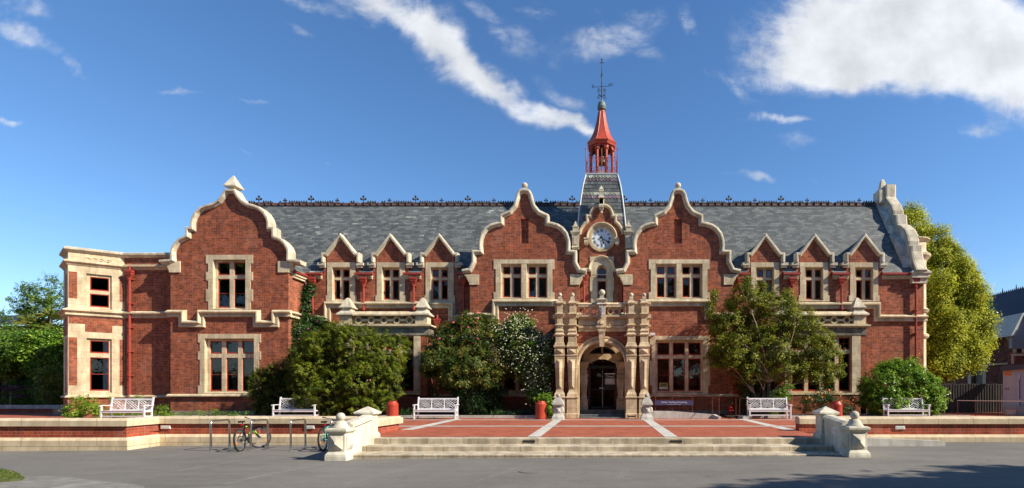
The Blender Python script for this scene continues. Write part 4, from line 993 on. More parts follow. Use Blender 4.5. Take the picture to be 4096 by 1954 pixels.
mb = MB(); sweepY(mb, z_par, [(-.02, -.3), (-.02, .08), (.04, .16), (.12, .16), (.20, .06), (.24, .02), (.24, -.3)], 'coping_stone'); mb.build('parapet_coping', bld)
mb = MB(); sweepY(mb, z_c0, [(0, -.02), (0, .02), (.06, .16), (.13, .16), (.19, .08), (.24, .05), (.28, .02), (.28, -.02)], 'stone'); mb.build('cornice', bld)
mb = MB(); sweepY(mb, z_s0, STRING[:-1]+[(.37, -.02)], 'stone'); mb.build('string_course', bld)
mb = MB(); sweepY(mb, z_p, PLINTH, 'stone'); mb.build('plinth_moulding', bld)
# brick infill between coping and cornice over the recessed wall is the wing wall itself; carved panel on the canted face
mb = MB(); zc_ = (zA(1046, 390)+.0); 
for k, px in enumerate((350, 378, 406, 436)):
    a = A(px); rr = .17
    ring = [(a+rr*math.cos(2*math.pi*i/16), zc_+rr*math.sin(2*math.pi*i/16)) for i in range(16)]
    prism(mb, FA, ring, [[(a+(x-a)*.7, zc_+(z-zc_)*.7) for x, z in ring]], .03, -.01, 'stone'); mb.box(a-.16, a+.30, -.026, .01, zc_-.03, zc_+.03, 'stone', FA)
mb.build('carved_panel', bld)
mb = MB(); mb.add([(hx_, hy_, z_par-.3), (ax, ay, z_par-.3), (wx0, wy0, z_par-.3), (bx0, wy0, z_par-.3), (bx0, 34, z_par-.3), (hx_, 34, z_par-.3)], [tuple(range(6))], 'lead'); mb.build('flat_roof', bld)
downpipe(528, 1085, 1581, Fr(0, 27.35))
mb = MB(); mb.box(hx_-.2, hx_+.35, hy_-.35, hy_+.4, GZ-.05, .85, 'plinth_stone'); mb.build('base_course', bld)

# ---- slated tower with open bell turret
TXc, TYc = F_CLK.a(2407)*29.6/28.15, 29.6
def hwf(h): return h*TYc/(FOC+h)
prof = [(918, 96), (885, 92), (851, 88.5), (820, 85), (793, 81.5), (765, 77), (739.5, 72.5), (715, 66), (699, 61)]
pz = [(hwf(h), EYE+(HY-py)*(TYc-hwf(h))/FOC) for py, h in prof]
mb = MB(); mb.stack(TXc, TYc, [(pz[0][0]+.02, 8.5)]+pz, 'slate'); mb.build('tower_core', bld)
def hw_at(z):
    for (a, za), (b, zb) in zip(pz, pz[1:]):
        if za <= z <= zb: return a+(b-a)*(z-za)/(zb-za)
    return pz[-1][0] if z > pz[-1][1] else pz[0][0]
rng = random.Random(9); vs, fs, cols = [], [], []
zb_, zt_ = pz[0][1]-.9, pz[-1][1]; rows = 20; rh = (zt_-zb_)/rows
GREY, PUR, GRN = (.085, .095, .095), (.115, .085, .105), (.22, .245, .195)
band = {0: GRN, 1: PUR, 5: GRN, 6: PUR, 11: GRN, 12: PUR}       # counted from the top
for side in range(4):
    ca, sa = math.cos(side*math.pi/2), math.sin(side*math.pi/2)
    for r in range(rows):
        z1 = zt_-r*rh+.05; z0 = zt_-(r+1)*rh-.02; h1, h0 = hw_at(z1), hw_at(z0)
        col = band.get(r, GREY); scal = r in band; w = .195; n = int(2*h0/w)+2
        for q in range(n):
            xa = -h0+(q-.5*(r % 2))*w; xb = xa+w-.008; xa = max(xa, -h0-.012); xb = min(xb, h0+.012)
            if xb-xa < .03: continue
            k = h1/h0; lift = .022+rng.uniform(0, .008); dz = .06 if scal else rng.uniform(0, .012)
            P = [(xa, h0+lift, z0+dz)]
            if scal: P += [(xa+(xb-xa)*.28, h0+lift, z0), (xa+(xb-xa)*.72, h0+lift, z0)]
            P += [(xb, h0+lift, z0+dz), (xb*k, h1+.004, z1), (xa*k, h1+.004, z1)]
            b_ = len(vs)
            for x, d, z in P: X, Y = x, -d; vs.append((TXc+X*ca-Y*sa, TYc+X*sa+Y*ca, z))
            fs.append(tuple(range(b_, b_+len(P)))); v = rng.uniform(.72, 1.45) if rng.random() > .1 else 1.9
            cols += [(col[0]*v, col[1]*v, col[2]*v, 1)]*len(P)
me = bpy.data.meshes.new('tower_slates'); me.from_pydata(vs, [], fs); me.materials.append(MATS['tower_slate'])
ca_ = me.color_attributes.new('col', 'FLOAT_COLOR', 'CORNER'); ca_.data.foreach_set('color', [x for c in cols for x in c]); me.update()
o = bpy.data.objects.new('tower_slates', me); C.objects.link(o); o.parent = bld
mb = MB()
for i, j in ((-1, -1), (1, -1), (1, 1), (-1, 1)): mb.tube([(TXc+i*(h+.02), TYc+j*(h+.02), z) for h, z in pz], .045, 'lead', 8)
h, z = pz[-1]; mb.stack(TXc, TYc, [(h+.04, z-.10), (h+.05, z-.02), (h+.07, z), (h+.07, z+.06), (h+.0, z+.07)], 'lead'); mb.build('tower_leadwork', bld)
ZT = z+.07
S = FOC/TYc; zt = lambda py: EYE+(HY-py)/S
tur = empty('bell_turret', (TXc, TYc, ZT), 0, bld); T = lambda px: (px-HX)*TYc/FOC-TXc
def octo(r, z): return [(r*math.cos(R(22.5+45*i)), r*math.sin(R(22.5+45*i)), z) for i in range(8)]
k8 = 1/math.cos(R(22.5))
mb = MB(); rp = .66
for i in range(8):
    a = R(22.5+45*i); x, y = rp*math.cos(a), rp*math.sin(a)
    z0, z1 = 0, zt(612)-ZT
    mb.lathe(x, y, [(.11, z0), (.11, z0+.10), (.085, z0+.12), (.082, z1-.12), (.10, z1-.09), (.145, z1-.03), (.145, z1)], 'cupola_red', 8)
mb.build('turret_posts', tur)
tur_obj = bpy.data.objects
mb = MB()
for i in range(8):
    a = R(45*i-90); rr = rp*math.cos(R(22.5)); half = rp*math.sin(R(22.5))
    fr = Fr(rr*math.cos(a)*1.0, rr*math.sin(a)*1.0, a+R(90)); z0, z1 = zt(612)-ZT, zt(590)-ZT
    prism(mb, fr, [(-half, z0), (-half, z1+.04), (half, z1+.04), (half, z0)]+[((half-.09)*math.cos(R(t)), z0+(half-.07)*math.sin(R(t))) for t in range(0, 181, 20)], [], .05, -.05, 'cupola_red')
mb.build('turret_arcade', tur)
rp2 = [(.80, zt(596)-ZT), (.84, zt(588)-ZT), (.86, zt(586)-ZT), (.88, zt(583)-ZT), (.74, zt(573)-ZT), (.60, zt(556)-ZT), (.50, zt(540)-ZT), (.40, zt(518)-ZT), (.335, zt(500)-ZT), (.28, zt(482)-ZT), (.235, zt(462)-ZT), (.20, zt(452)-ZT), (.175, zt(450)-ZT), (.16, zt(438)-ZT)]
mb = MB(); mb.lathe(0, 0, rp2, 'cupola_red', 8, a0=R(22.5), a1=R(382.5)) 
for i in range(8):
    a = R(22.5+45*i); mb.tube([(r*math.cos(a), r*math.sin(a), z) for r, z in rp2[3:-2]], .014, 'cupola_red', 5)
mb.build('turret_spire', tur)
mb = MB(); mb.lathe(0, 0, [(.30, -.01), (.80, -.01), (.80, .03), (.30, .05)], 'lead', 8, a0=R(22.5), a1=R(382.5)); mb.build('turret_floor', tur); mb = MB(); mb.lathe(0, 0, [(.02, zt(597)-ZT), (.70, zt(597)-ZT), (.70, zt(594)-ZT), (.02, zt(594)-ZT)], 'black', 8, a0=R(22.5), a1=R(382.5)); mb.build('turret_shade_disk', tur)  # black disk added under the spire to darken the turret's inside
mb = MB(); mb.lathe(0, 0, [(.19, zt(443)-ZT), (.23, zt(440)-ZT), (.24, zt(437)-ZT), (.20, zt(435)-ZT), (.25, zt(433)-ZT), (.255, zt(430)-ZT), (.225, zt(428)-ZT), (.225, zt(420)-ZT), (.19, zt(413)-ZT), (.12, zt(408.5)-ZT), (.06, zt(407)-ZT), (.07, zt(404)-ZT), (.05, zt(401)-ZT), (.02, zt(400)-ZT)], 'verdigris', 20); mb.build('turret_cap', tur, smooth=True)
mb = MB(); mb.lathe(0, 0, [(.34, zt(657)-ZT), (.33, zt(650)-ZT), (.25, zt(642)-ZT), (.22, zt(630)-ZT), (.18, zt(623)-ZT), (.09, zt(619)-ZT), (.02, zt(618)-ZT)], 'bell_bronze', 20)
mb.box(-.62, .62, -.05, .05, zt(618)-ZT, zt(613)-ZT, 'dark_shaded_red'); mb.box(-.28, .28, -.22, .22, .03, .38, 'lead'); mb.build('bell', tur, smooth=False)
# balustrade of scrolled ironwork round the turret
rail = MB(); hr = h+.03; zr1 = zt(658)-ZT
for i, j in ((-1, -1), (1, -1), (1, 1), (-1, 1)):
    rail.tube([(i*hr, j*hr, 0), (i*hr, j*hr, zr1+.55)], .022, 'rail_red', 6); rail.box(i*hr-.07, i*hr+.07, j*hr-.012, j*hr+.012, zr1+.44, zr1+.47, 'rail_red')
for sd in range(4):
    ca, sa = math.cos(sd*math.pi/2), math.sin(sd*math.pi/2)
    rot = lambda x, y, z: (x*ca-y*sa, x*sa+y*ca, z)
    for zz in (.05, zr1): rail.tube([rot(-hr, -hr, zz), rot(hr, -hr, zz)], .014, 'rail_red', 5)
    n = 9
    for q in range(n):
        xc = -hr+2*hr*(q+.5)/n; w = hr/n
        for zc in (.05+(zr1-.05)*.25, .05+(zr1-.05)*.75):
            rail.tube([rot(xc+w*.72*math.cos(2*math.pi*i/10), -hr, zc+w*.85*math.sin(2*math.pi*i/10)) for i in range(10)], .011, 'rail_red', 4, True)
        rail.tube([rot(xc-w, -hr, .05), rot(xc, -hr, (.05+zr1)/2), rot(xc+w, -hr, .05)], .009, 'rail_red', 4); rail.tube([rot(xc-w, -hr, zr1), rot(xc, -hr, (.05+zr1)/2), rot(xc+w, -hr, zr1)], .009, 'rail_red', 4)
rail.tube([(0, -hr, 0), (0, -hr, zr1+.50)], .018, 'cupola_red', 6)
rail.build('turret_railing', tur)
# weathervane
vane = empty('weathervane', (TXc, TYc, zt(401)), 0, bld); V0 = zt(401)
mb = MB(); mb.tube([(0, 0, 0), (0, 0, zt(345)-V0), (0, 0, zt(240)-V0)], [.035, .028, .012], 'iron', 8)
mb.lathe(0, 0, [(.001, zt(244)-V0), (.05, zt(240)-V0), (.02, zt(236)-V0), (.001, zt(233)-V0)], 'iron', 8)
for zc in (zt(252)-V0,): mb.tube([(-.08, 0, zc), (.08, 0, zc)], .015, 'iron', 5)
for s_ in (-1, 1):
    zc = zt(252)-V0; mb.tube([(s_*(.05+.045*math.cos(t*.6)), 0, zc+.07*math.sin(t*.6-1.5)) for t in range(8)], .012, 'iron', 5)
    # big scrolls
    zs1, zs0 = zt(362)-V0, zt(388)-V0
    sp_ = [(s_*.03, 0, zs0)]+[(s_*.12, 0, (zs0*.6+zs1*.4)), (s_*.22, 0, (zs0*.25+zs1*.75))]+[(s_*(.16+.09*math.cos(t)), 0, zs1+.09*math.sin(t)) for t in (0, .8, 1.6, 2.4, 3.2, 4.0, 4.8)]+[(s_*.17, 0, zs1-.02)]
    mb.tube(sp_, .013, 'iron', 5); mb.ball(s_*.165, 0, zs1, .035, 'iron', 6)
    sp_ = [(s_*.03, 0, zs0)]+[(s_*(.17+.085*math.cos(t)), 0, zs0-.02+.085*math.sin(t)) for t in (2.2, 1.4, .6, -.2, -1.0, -1.8, -2.6)]
    mb.tube(sp_, .013, 'iron', 5); mb.ball(s_*.17, 0, zs0-.02, .03, 'iron', 6)
    mb.tube([(s_*.03, 0, zs0), (s_*.2, 0, zs0+.16)], .013, 'iron', 5)
    mb.tube([(0, s_*.03, zs0), (0, s_*.2, zs1), (0, s_*.1, zs1+.1)], .013, 'iron', 5)
zr_ = zt(347.5)-V0
mb.tube([(-.40, 0, zr_-.03), (.42, 0, zr_+.03)], .013, 'iron', 6); mb.tube([(0, -.42, zr_), (0, .42, zr_)], .013, 'iron', 6)
mb.build('vane_pole', vane)
mb = MB(); za = zt(300)-V0
mb.tube([(-.05, .0, zt(312)-V0), (.0, 0, zt(290)-V0)], .018, 'iron', 5); mb.tube([(0, -.5, za), (0, .5, za+.05)], .012, 'iron', 5); mb.lathe(0, 0, [(.03, za-.06), (.05, za), (.02, za+.05)], 'iron', 8); mb.build('arrow', vane)
for s_, x, mir in (('E', -.50, True), ('W', .50, False)):
    text_mesh('vane_letter', s_, .26, (x, 0, zr_+(.0 if mir else .09)), 'iron', vane, mirror=mir, ext=.012)

# ---- entrance porch
por = empty('entrance_porch', (0, 25, .45), 0, bld); por.location = (0, 0, 0)
PY = 24.95; FP = Fr(0, PY); P = FP.a; Z = FP.z; PM = 'porch_stone'
zg = .44
yb = 27.68                                   # porch runs back to the gables
# flank walls and arch front
mb = MB(); xl, xr = P(2208), P(2608); ac_, ar = P(2408.5), 92/FOC*PY; azc = Z(1461)
arch_hole = [(ac_-ar-.003, zg)]+[(ac_+ar+.003, zg)]+arc(ac_, azc, ar+.003, 0, 180, 24)
FPB = Fr(0, PY+.22)
prism(mb, FPB, [(P(2222), zg), (P(2222), Z(1325)), (P(2595), Z(1325)), (P(2595), zg)], [[(x, z) if z > zg+.01 else (x, zg+.002) for x, z in arch_hole]], 0, -.4, 'brick')
mb.box(P(2222), P(2222)+.3, PY+.55, yb, zg, Z(1325), 'brick'); mb.box(P(2595)-.3, P(2595), PY+.55, yb, zg, Z(1325), 'brick'); mb.build('porch_wall', por)
mb = MB()
ringo = 118/FOC*PY
sweep(mb, FPB, arc(ac_, azc, ar, 180, 0, 28), [(.0, -.42), (.0, .10), (-.05, .13), (-.10, .13), (-.12, .08), (-.17, .06), (-.19, .02), (-.24, .07), (-.30, .07), (-.31, 0), (-.31, -.05)], PM)
for s_ in (-1, 1): mb.box(min(ac_+s_*ar, ac_+s_*(ar+.16)), max(ac_+s_*ar, ac_+s_*(ar+.16)), PY+.10, PY+.62, zg, azc, PM)
mb.build('outer_arch', por)
# keystone with the carved year
mb = MB(); kx = P(2407.5)
mb.add([(kx-.105, PY-.02, Z(1387)), (kx+.105, PY-.02, Z(1387)), (kx+.165, PY-.10, Z(1322)), (kx-.165, PY-.10, Z(1322)), (kx-.105, PY+.3, Z(1387)), (kx+.105, PY+.3, Z(1387)), (kx+.165, PY+.3, Z(1322)), (kx-.165, PY+.3, Z(1322))], [(0, 1, 2, 3), (1, 5, 6, 2), (4, 0, 3, 7), (0, 4, 5, 1), (3, 2, 6, 7)], PM)
mb.build('keystone', por)
text_mesh('carved_year', '1876', .13, (kx, PY-.105, Z(1331)), 'plinth_stone', por)
# pairs of columns on pedestals
def column(px, parent):
    x = P(px); y = PY-.02; c = MB(); zz = Z
    w = lambda p: p/2*PY/FOC
    c.stack(x, y, [(w(47), zg), (w(47), zz(1657)), (w(43), zz(1653)), (w(42), zz(1594)), (w(48), zz(1592)), (w(48), zz(1587)), (w(40), zz(1586)), (w(40), zz(1578)), (w(36), zz(1573)), (w(31), zz(1570)), (w(31), zz(1567)), (w(27), zz(1564))], PM)
    c.stack(x, y, [(w(27), zz(1564.02)), (w(40), zz(1426))], PM)
    c.stack(x, y, [(w(43), zz(1426.02)), (w(43), zz(1422)), (w(39), zz(1420)), (w(39), zz(1395)), (w(45), zz(1393)), (w(47), zz(1390)), (w(47), zz(1386)), (w(41), zz(1384)), (w(37), zz(1376)), (w(37), zz(1374)), (w(31), zz(1372)), (w(31), zz(1345)), (w(38), zz(1343)), (w(39), zz(1339)), (w(30), zz(1335)), (w(27), zz(1333)), (w(33), zz(1327)), (w(33), zz(1323)), (w(24), zz(1320)), (w(24), zz(1308)), (w(33), zz(1305)), (w(35), zz(1302)), (w(33), zz(1300)), (w(22), zz(1298)), (w(22), zz(1273)), (w(30), zz(1268)), (w(36), zz(1261)), (w(38), zz(1258)), (w(26), zz(1255)), (w(22), zz(1254)), (w(22), zz(1220)), (w(31), zz(1217)), (w(32), zz(1214)), (w(18), zz(1204))], PM)
    c.build('column', parent)
    c = MB(); c.stack(x, y, [(w(20), zz(1204)), (w(15), zz(1203)), (w(15), zz(1192)), (w(12), zz(1189))], 'coping_stone'); c.ball(x, y, zz(1181), w(17), 'coping_stone', 14); c.build('ball_finial', parent)
    c = MB()    # raised panels on the shaft, the block and the parapet pier
    def gem(z0, z1, b0, b1, base_w, d):
        # long bevelled panel
        v = [(x-b0, y-base_w[0], z0), (x+b0, y-base_w[0], z0), (x+b1, y-base_w[1], z1), (x-b1, y-base_w[1], z1)]
        e = min(.14, (z1-z0)*.5)
        v += [(x, y-base_w[0]-d, z0+e), (x, y-base_w[1]-d, z1-e)]
        c.add(v, [(0, 1, 4), (1, 2, 5, 4), (2, 3, 5), (3, 0, 4, 5)], PM)
    gem(zz(1555), zz(1440), w(15), w(24), (w(28.3), w(39)), .09)
    gem(zz(1417), zz(1398), w(28), w(28), (w(39), w(39)), .10)
    c.build('raised_panel', parent)
for px in (2240, 2290, 2525, 2576): column(px, por)
for s_, (q0, q1) in ((0, (2222, 2304)), (1, (2508, 2594))):
    mb = MB(); x0, x1 = P(q0), P(q1)
    mb.box(x0, x1, PY+.05, PY+.5, zg, Z(1592), PM); mb.box(x0-.02, x1+.02, PY+.0, PY+.5, Z(1592), Z(1587), PM); mb.build('pedestal_backing', por); mb = MB()
    for a, b, o_ in ((1345, 1338, .06), (1306, 1300, .06), (1300, 1273, -.02), (1273, 1258, .08), (1258, 1218, -.03), (1218, 1206, .07)):
        mb.box(x0-.05-o_, x1+.05+o_, PY+.0-o_*.5, PY+.55, Z(a), Z(b)-.001, PM)
    mb.box(x0-.03, x1+.03, PY+.04, PY+.5, Z(1338), Z(1306)-.001, PM); mb.build('column_backing', por)
# entablature, panels and pierced balustrade
mb = MB(); xa, xb = P(2313), P(2503)
mb.box(xa, xb, PY+.14, PY+.6, Z(1325), Z(1311), PM); mb.box(xa, xb, PY+.08, PY+.6, Z(1311), Z(1304), PM); mb.box(xa, xb, PY+.17, PY+.6, Z(1304), Z(1274), PM)
mb.box(xa, xb, PY+.10, PY+.6, Z(1274), Z(1268), PM); mb.box(xa, xb, PY+.0, PY+.6, Z(1268), Z(1260), PM)
for a, b in ((2326, 2379), (2436, 2490)): mb.box(P(a), P(b), PY+.135, PY+.2, Z(1301), Z(1284), PM)
mb.box(P(2390), P(2425), PY-.02, PY+.3, Z(1310), Z(1262), PM); mb.box(P(2385), P(2428), PY-.08, PY+.3, Z(1311), Z(1304), PM); mb.box(P(2388), P(2424), PY-.04, PY+.3, Z(1321), Z(1311), PM)
mb.frustum(kx, PY-.06, Z(1297), Z(1285), .09, .05, .03, .02, PM); mb.build('entablature', por)
mb = MB(); mb.box(xa, xb, PY+.02, PY+.35, Z(1228), Z(1218), PM); mb.add([(xa, PY+.0, Z(1218)), (xb, PY+.0, Z(1218)), (xb, PY+.22, Z(1208)), (xa, PY+.22, Z(1208)), (xb, PY+.38, Z(1218)), (xa, PY+.38, Z(1218))], [(0, 1, 2, 3), (3, 2, 4, 5)], PM)
for k, px in enumerate((2324, 2349, 2374, 2442, 2466, 2490)):
    x = P(px); zc = Z(1244); rx, rz = .145, .175
    if k in (1, 4): ring = [(x+1.0*rx*abs(math.cos(t))**.9*math.copysign(1, math.cos(t)), zc+rz*abs(math.sin(t))**.9*math.copysign(1, math.sin(t))) for t in [2*math.pi*i/24 for i in range(24)]]
    else: ring = [(x+rx*math.cos(2*math.pi*i/24), zc+rz*math.sin(2*math.pi*i/24)) for i in range(24)]
    prism(mb, Fr(0, PY+.12), ring, [[(x+(a-x)*.70, zc+(b-zc)*.72) for a, b in ring]], 0, -.10, PM)
for a, b in ((2313, 2386), (2427, 2503)): mb.box(P(a), P(b), PY+.13, PY+.2, Z(1246), Z(1242), PM) if False else None
mb.build('balustrade', por)
mb = MB(); mb.box(P(2392), P(2422), PY-.03, PY+.35, Z(1262), Z(1220), PM); mb.stack(kx, PY+.12, [(.24, Z(1221)), (.26, Z(1218)), (.20, Z(1214)), (.20, Z(1206)), (.25, Z(1203)), (.26, Z(1199)), (.12, Z(1194)), (.10, Z(1193)), (.10, Z(1184)), (.07, Z(1182))], 'coping_stone')
mb.ball(kx, PY+.12, Z(1169.5), .155, 'coping_stone', 18); mb.build('ball_finial', por)
# heraldic shield, carved in relief
mb = MB(); sh = [(0, Z(1273)), (.09, Z(1266)), (.14, Z(1255)), (.16, Z(1240)), (.13, Z(1232)), (.15, Z(1224)), (.06, Z(1228)), (0, Z(1222)), (-.06, Z(1228)), (-.15, Z(1224)), (-.13, Z(1232)), (-.16, Z(1240)), (-.14, Z(1255)), (-.09, Z(1266))]
prism(mb, Fr(kx, PY-.03), sh, [], .12, 0, 'grey_stone'); prism(mb, Fr(kx, PY-.15), [(x*.7, (z-Z(1248))*.7+Z(1248)) for x, z in sh], [], .035, 0, 'grey_stone')
mb.box(kx-.02, kx+.02, PY-.21, PY-.15, Z(1262), Z(1232), 'grey_stone'); mb.box(kx-.09, kx+.09, PY-.20, PY-.15, Z(1247), Z(1243), 'grey_stone'); mb.build('carved_shield', por)
mb = MB(); mb.box(P(2215)+.1, P(2600)-.1, PY+.5, yb, Z(1268), Z(1258), 'lead'); mb.build('porch_roof', por)
# inner doorway
DY = 26.3; FD = Fr(0, DY); D = FD.a; W = FD.z
zfl = EYE-(1640-HY)*DY/FOC
mb = MB(); r_in, r_out, icz, icx = 62/FOC*DY, 84/FOC*DY, W(1449), D(2408.8)
prism(mb, Fr(0, DY+.25), rect(D(2290), D(2528), zfl, W(1300)), [[(icx-r_in-.01, zfl+.001), (icx+r_in+.01, zfl+.001)]+arc(icx, icz, r_in+.01, 0, 180, 20)], 0, -.3, 'brick'); mb.build('inner_wall', por)
mb = MB(); sweep(mb, Fr(0, DY), arc(icx, icz, r_in, 180, 0, 22), [(0, -.3), (0, .0), (-.04, .02), (-.22, .02), (-.26, -.03), (-.27, -.3)], PM)
mb.box(icx-r_in-.003, icx+r_in+.003, DY+.05, DY+.3, W(1436), W(1416), PM)
seg = arc(icx, W(1436)-1.02, 1.0, 55, 125, 14)
prism(mb, Fr(0, DY), [(icx-r_in, W(1436)), (icx-r_in, W(1452))]+[(x, z) for x, z in seg[::-1]]+[(icx+r_in, W(1452)), (icx+r_in, W(1436))], [], -.02, -.3, PM); mb.build('inner_arch', por)
for s_ in (-1, 1):
    mb = MB(); x = icx+s_*(r_in+.14); y = DY+.05; w = lambda p: p/2*DY/FOC
    mb.stack(x, y, [(w(36), zfl), (w(33), W(1640)), (w(31), W(1604)), (w(36), W(1602)), (w(36), W(1599)), (w(24), W(1597)), (w(26), W(1590)), (w(20), W(1583)), (w(24), W(1560)), (w(31), W(1520)), (w(31), W(1517)), (w(28), W(1515)), (w(28), W(1503)), (w(32), W(1501)), (w(27), W(1497)), (w(24), W(1494)), (w(28), W(1487)), (w(24), W(1480)), (w(24), W(1476)), (w(31), W(1470)), (w(31), W(1467)), (w(37), W(1456)), (w(39), W(1452)), (w(39), W(1449))], PM); mb.build('pilaster', por)
dr = empty('entrance_door', (0, 0, 0), 0, por); dy = DY+.34
mb = MB(); fd = Fr(0, dy); a0, a1 = fd.a(2358), fd.a(2462); zt0 = W(1438)
prism(mb, fd, rect(a0-.1, a1+.1, zfl, zt0+.3), [rect(a0, a1, zfl+.02, zt0)], 0, -.12, 'dark_shaded_red'); mb.box(a0, a1, -.0, .1, W(1474), W(1462), 'black', fd)
for a, b in ((a0, a0+.07), (a1-.07, a1), ((a0+a1)/2-.04, (a0+a1)/2+.04)): mb.box(a, b, .03, .08, zfl+.02, W(1474), 'black', fd)
mb.box(a0, a1, .03, .08, zfl+.02, zfl+.16, 'black', fd); mb.box(a0, a1, .035, .075, W(1562), W(1558), 'black', fd); mb.build('door_frame', dr)
mb = MB(); mb.box((a0+a1)/2-.008, (a0+a1)/2+.008, .015, .03, zfl+.1, W(1480), 'steel', fd); mb.box((a0+a1)/2-.16, (a0+a1)/2+.08, .012, .03, W(1555), W(1551.5), 'steel', fd); mb.build('handle', dr)
mb = MB(); mb.add([(a0, dy+.055, zfl), (a1, dy+.055, zfl), (a1, dy+.055, zt0), (a0, dy+.055, zt0)], [(0, 1, 2, 3)], 'glass'); mb.build('pane', dr)
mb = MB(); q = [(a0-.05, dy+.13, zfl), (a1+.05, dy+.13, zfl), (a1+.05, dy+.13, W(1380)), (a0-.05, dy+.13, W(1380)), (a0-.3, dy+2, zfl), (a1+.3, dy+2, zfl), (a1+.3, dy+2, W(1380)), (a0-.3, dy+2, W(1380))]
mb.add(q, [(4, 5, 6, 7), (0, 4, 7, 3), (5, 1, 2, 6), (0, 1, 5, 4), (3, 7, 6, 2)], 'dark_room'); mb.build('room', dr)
mb = MB(); zf = W(1413); prism(mb, Fr(0, DY+.1), [(icx-r_in, zf), (icx+r_in, zf)]+arc(icx, icz, r_in-.02, 33, 147, 14), [[(icx-r_in+.14, zf+.06), (icx-.05, zf+.06), (icx-.05, icz+r_in-.09)]+arc(icx, icz, r_in-.09, 100, 140, 6), [(icx+.05, zf+.06), (icx+r_in-.14, zf+.06)]+arc(icx, icz, r_in-.09, 40, 80, 6)+[(icx+.05, icz+r_in-.09)]], 0, -.06, 'black'); mb.box(icx-.035, icx+.035, DY+.06, DY+.12, zf, icz+r_in, PM); mb.add([(icx-r_in, DY+.13, zf), (icx+r_in, DY+.13, zf), (icx+r_in, DY+.13, icz+r_in), (icx-r_in, DY+.13, icz+r_in)], [(0, 1, 2, 3)], 'glass')
mb.box(icx-r_in, icx+r_in, DY+.2, DY+.24, W(1440), icz+r_in, 'dark_room'); mb.build('fanlight', por)
# notice on the door
mb = MB(); n0, n1 = fd.a(2419), fd.a(2462)-.02
mb.box(n0, n1, .0, .012, W(1559), W(1493), 'black', fd); mb.box(n0, n1, -.004, .0, W(1497), W(1493), 'paper', fd); mb.box(n0+.01, n1-.01, -.004, .0, W(1538), W(1514), 'concrete', fd); mb.box(n0+.05, n1-.05, -.007, -.004, W(1536), W(1534.8), 'brass', fd)
for k in range(4): mb.box(n0+.05, n1-.06-.05*(k % 2), -.007, -.004, W(1519+k*3.6), W(1518+k*3.6), 'sign_text', fd)
mb.build('notice', dr)
text_mesh('notice_text', 'Closed', .15, ((n0+n1)/2, dy-.005, W(1506)), 'paper', dr, ext=.002)
# threshold steps
mb = MB(); xs0, xs1 = P(2318), P(2500)
mb.box(xs0-.0, xs1+.0, PY+.75, DY+.6, zg-.1, zfl, 'bluestone'); mb.box(xs0, xs1, PY+.25, PY+.75, zg-.1, zg+.20, 'bluestone')
mb.box(xs0+.01, xs1-.01, PY-.2, PY+.25, zg-.1, zg+.085, 'bluestone'); mb.build('threshold_steps', por, bevel=.02)
mb = MB(); mb.add([(P(2290), PY+.4, W(1300)), (P(2528), PY+.4, W(1300)), (P(2528), DY+.3, W(1300)), (P(2290), DY+.3, W(1300))], [(0, 1, 2, 3)], 'plinth_stone'); mb.build('porch_ceiling', por)
# surveillance-style flat lamp on the gable right of the porch
mb = MB(); f = F_GAB; mb.box(f.a(2598), f.a(2619), -.22, -.0, f.z(1344), f.z(1334), 'lamp_frame', f); mb.build('wall_lamp', bld)
# notices in the lower right window
mb = MB(); f = Fr(0, 27.7+.205); mb.box(f.a(2637), f.a(2671), 0, .01, f.z(1548), f.z(1532), 'brass', f); mb.box(f.a(2643), f.a(2665), -.004, 0, f.z(1544), f.z(1536), 'black', f); mb.box(f.a(2645), f.a(2663), -.006, -.004, f.z(1540.6), f.z(1539), 'brass', f); mb.build('window_notice', bld)
mb = MB(); mb.box(f.a(2637), f.a(2671), 0, .01, f.z(1557.5), f.z(1550), 'paper', f); mb.box(f.a(2640), f.a(2668), -.004, 0, f.z(1553.0), f.z(1552.2), 'iron', f); mb.box(f.a(2640), f.a(2667), -.004, 0, f.z(1555.5), f.z(1554.7), 'iron', f); mb.build('window_notice', bld)
# ================================================================== ground, road, terrace
def zgr(x, y): return max(-.14, min(.03, .0065*x-.02))
def zter(y): return .359+.0114*(y-15)
def grid(name, xs, ys, zf, m, kind='structure'):
    vs = [(x, y, zf(x, y)) for y in ys for x in xs]; n = len(xs)
    fs = [(j*n+i, j*n+i+1, (j+1)*n+i+1, (j+1)*n+i) for j in range(len(ys)-1) for i in range(n-1)]
    mb = MB(); mb.add(vs, fs, m); o = mb.build(name); tag(o, kind=kind); return o
plain('ground_far', (.07, .085, .03), .95, 0, .4, .2)
grid('ground', [-3000, -60, 60, 3000], [-3000, -60, 60, 3000], lambda x, y: -.35, 'ground_far')
grid('road', [-60, -18.5, 7.7, 60], [-60, 5, 10, 15, 17.9], zgr, 'asphalt')
def tstrip(name, x0, x1, y0, y1, m, dz=.0): 
    mb = MB(); mb.add([(x0, y0, zter(y0)+dz), (x1, y0, zter(y0)+dz), (x1, y1, zter(y1)+dz), (x0, y1, zter(y1)+dz)], [(0, 1, 2, 3)], m); return mb
mb = tstrip('', -7.0, 6.5, 15.43, 18.2, 'pavers'); mb.add([(-45, 16.6, zter(16.6)-.001), (-14.9, 16.6, zter(16.6)-.001), (-14.9, 18.2, zter(18.2)), (-45, 18.2, zter(18.2))], [(0, 1, 2, 3)], 'pavers')
mb.add([(-45, 18.2, zter(18.2)), (45, 18.2, zter(18.2)), (45, 60, zter(60)), (-45, 60, zter(60))], [(0, 1, 2, 3)], 'pavers'); tag(mb.build('terrace'), kind='structure')
mb = MB()
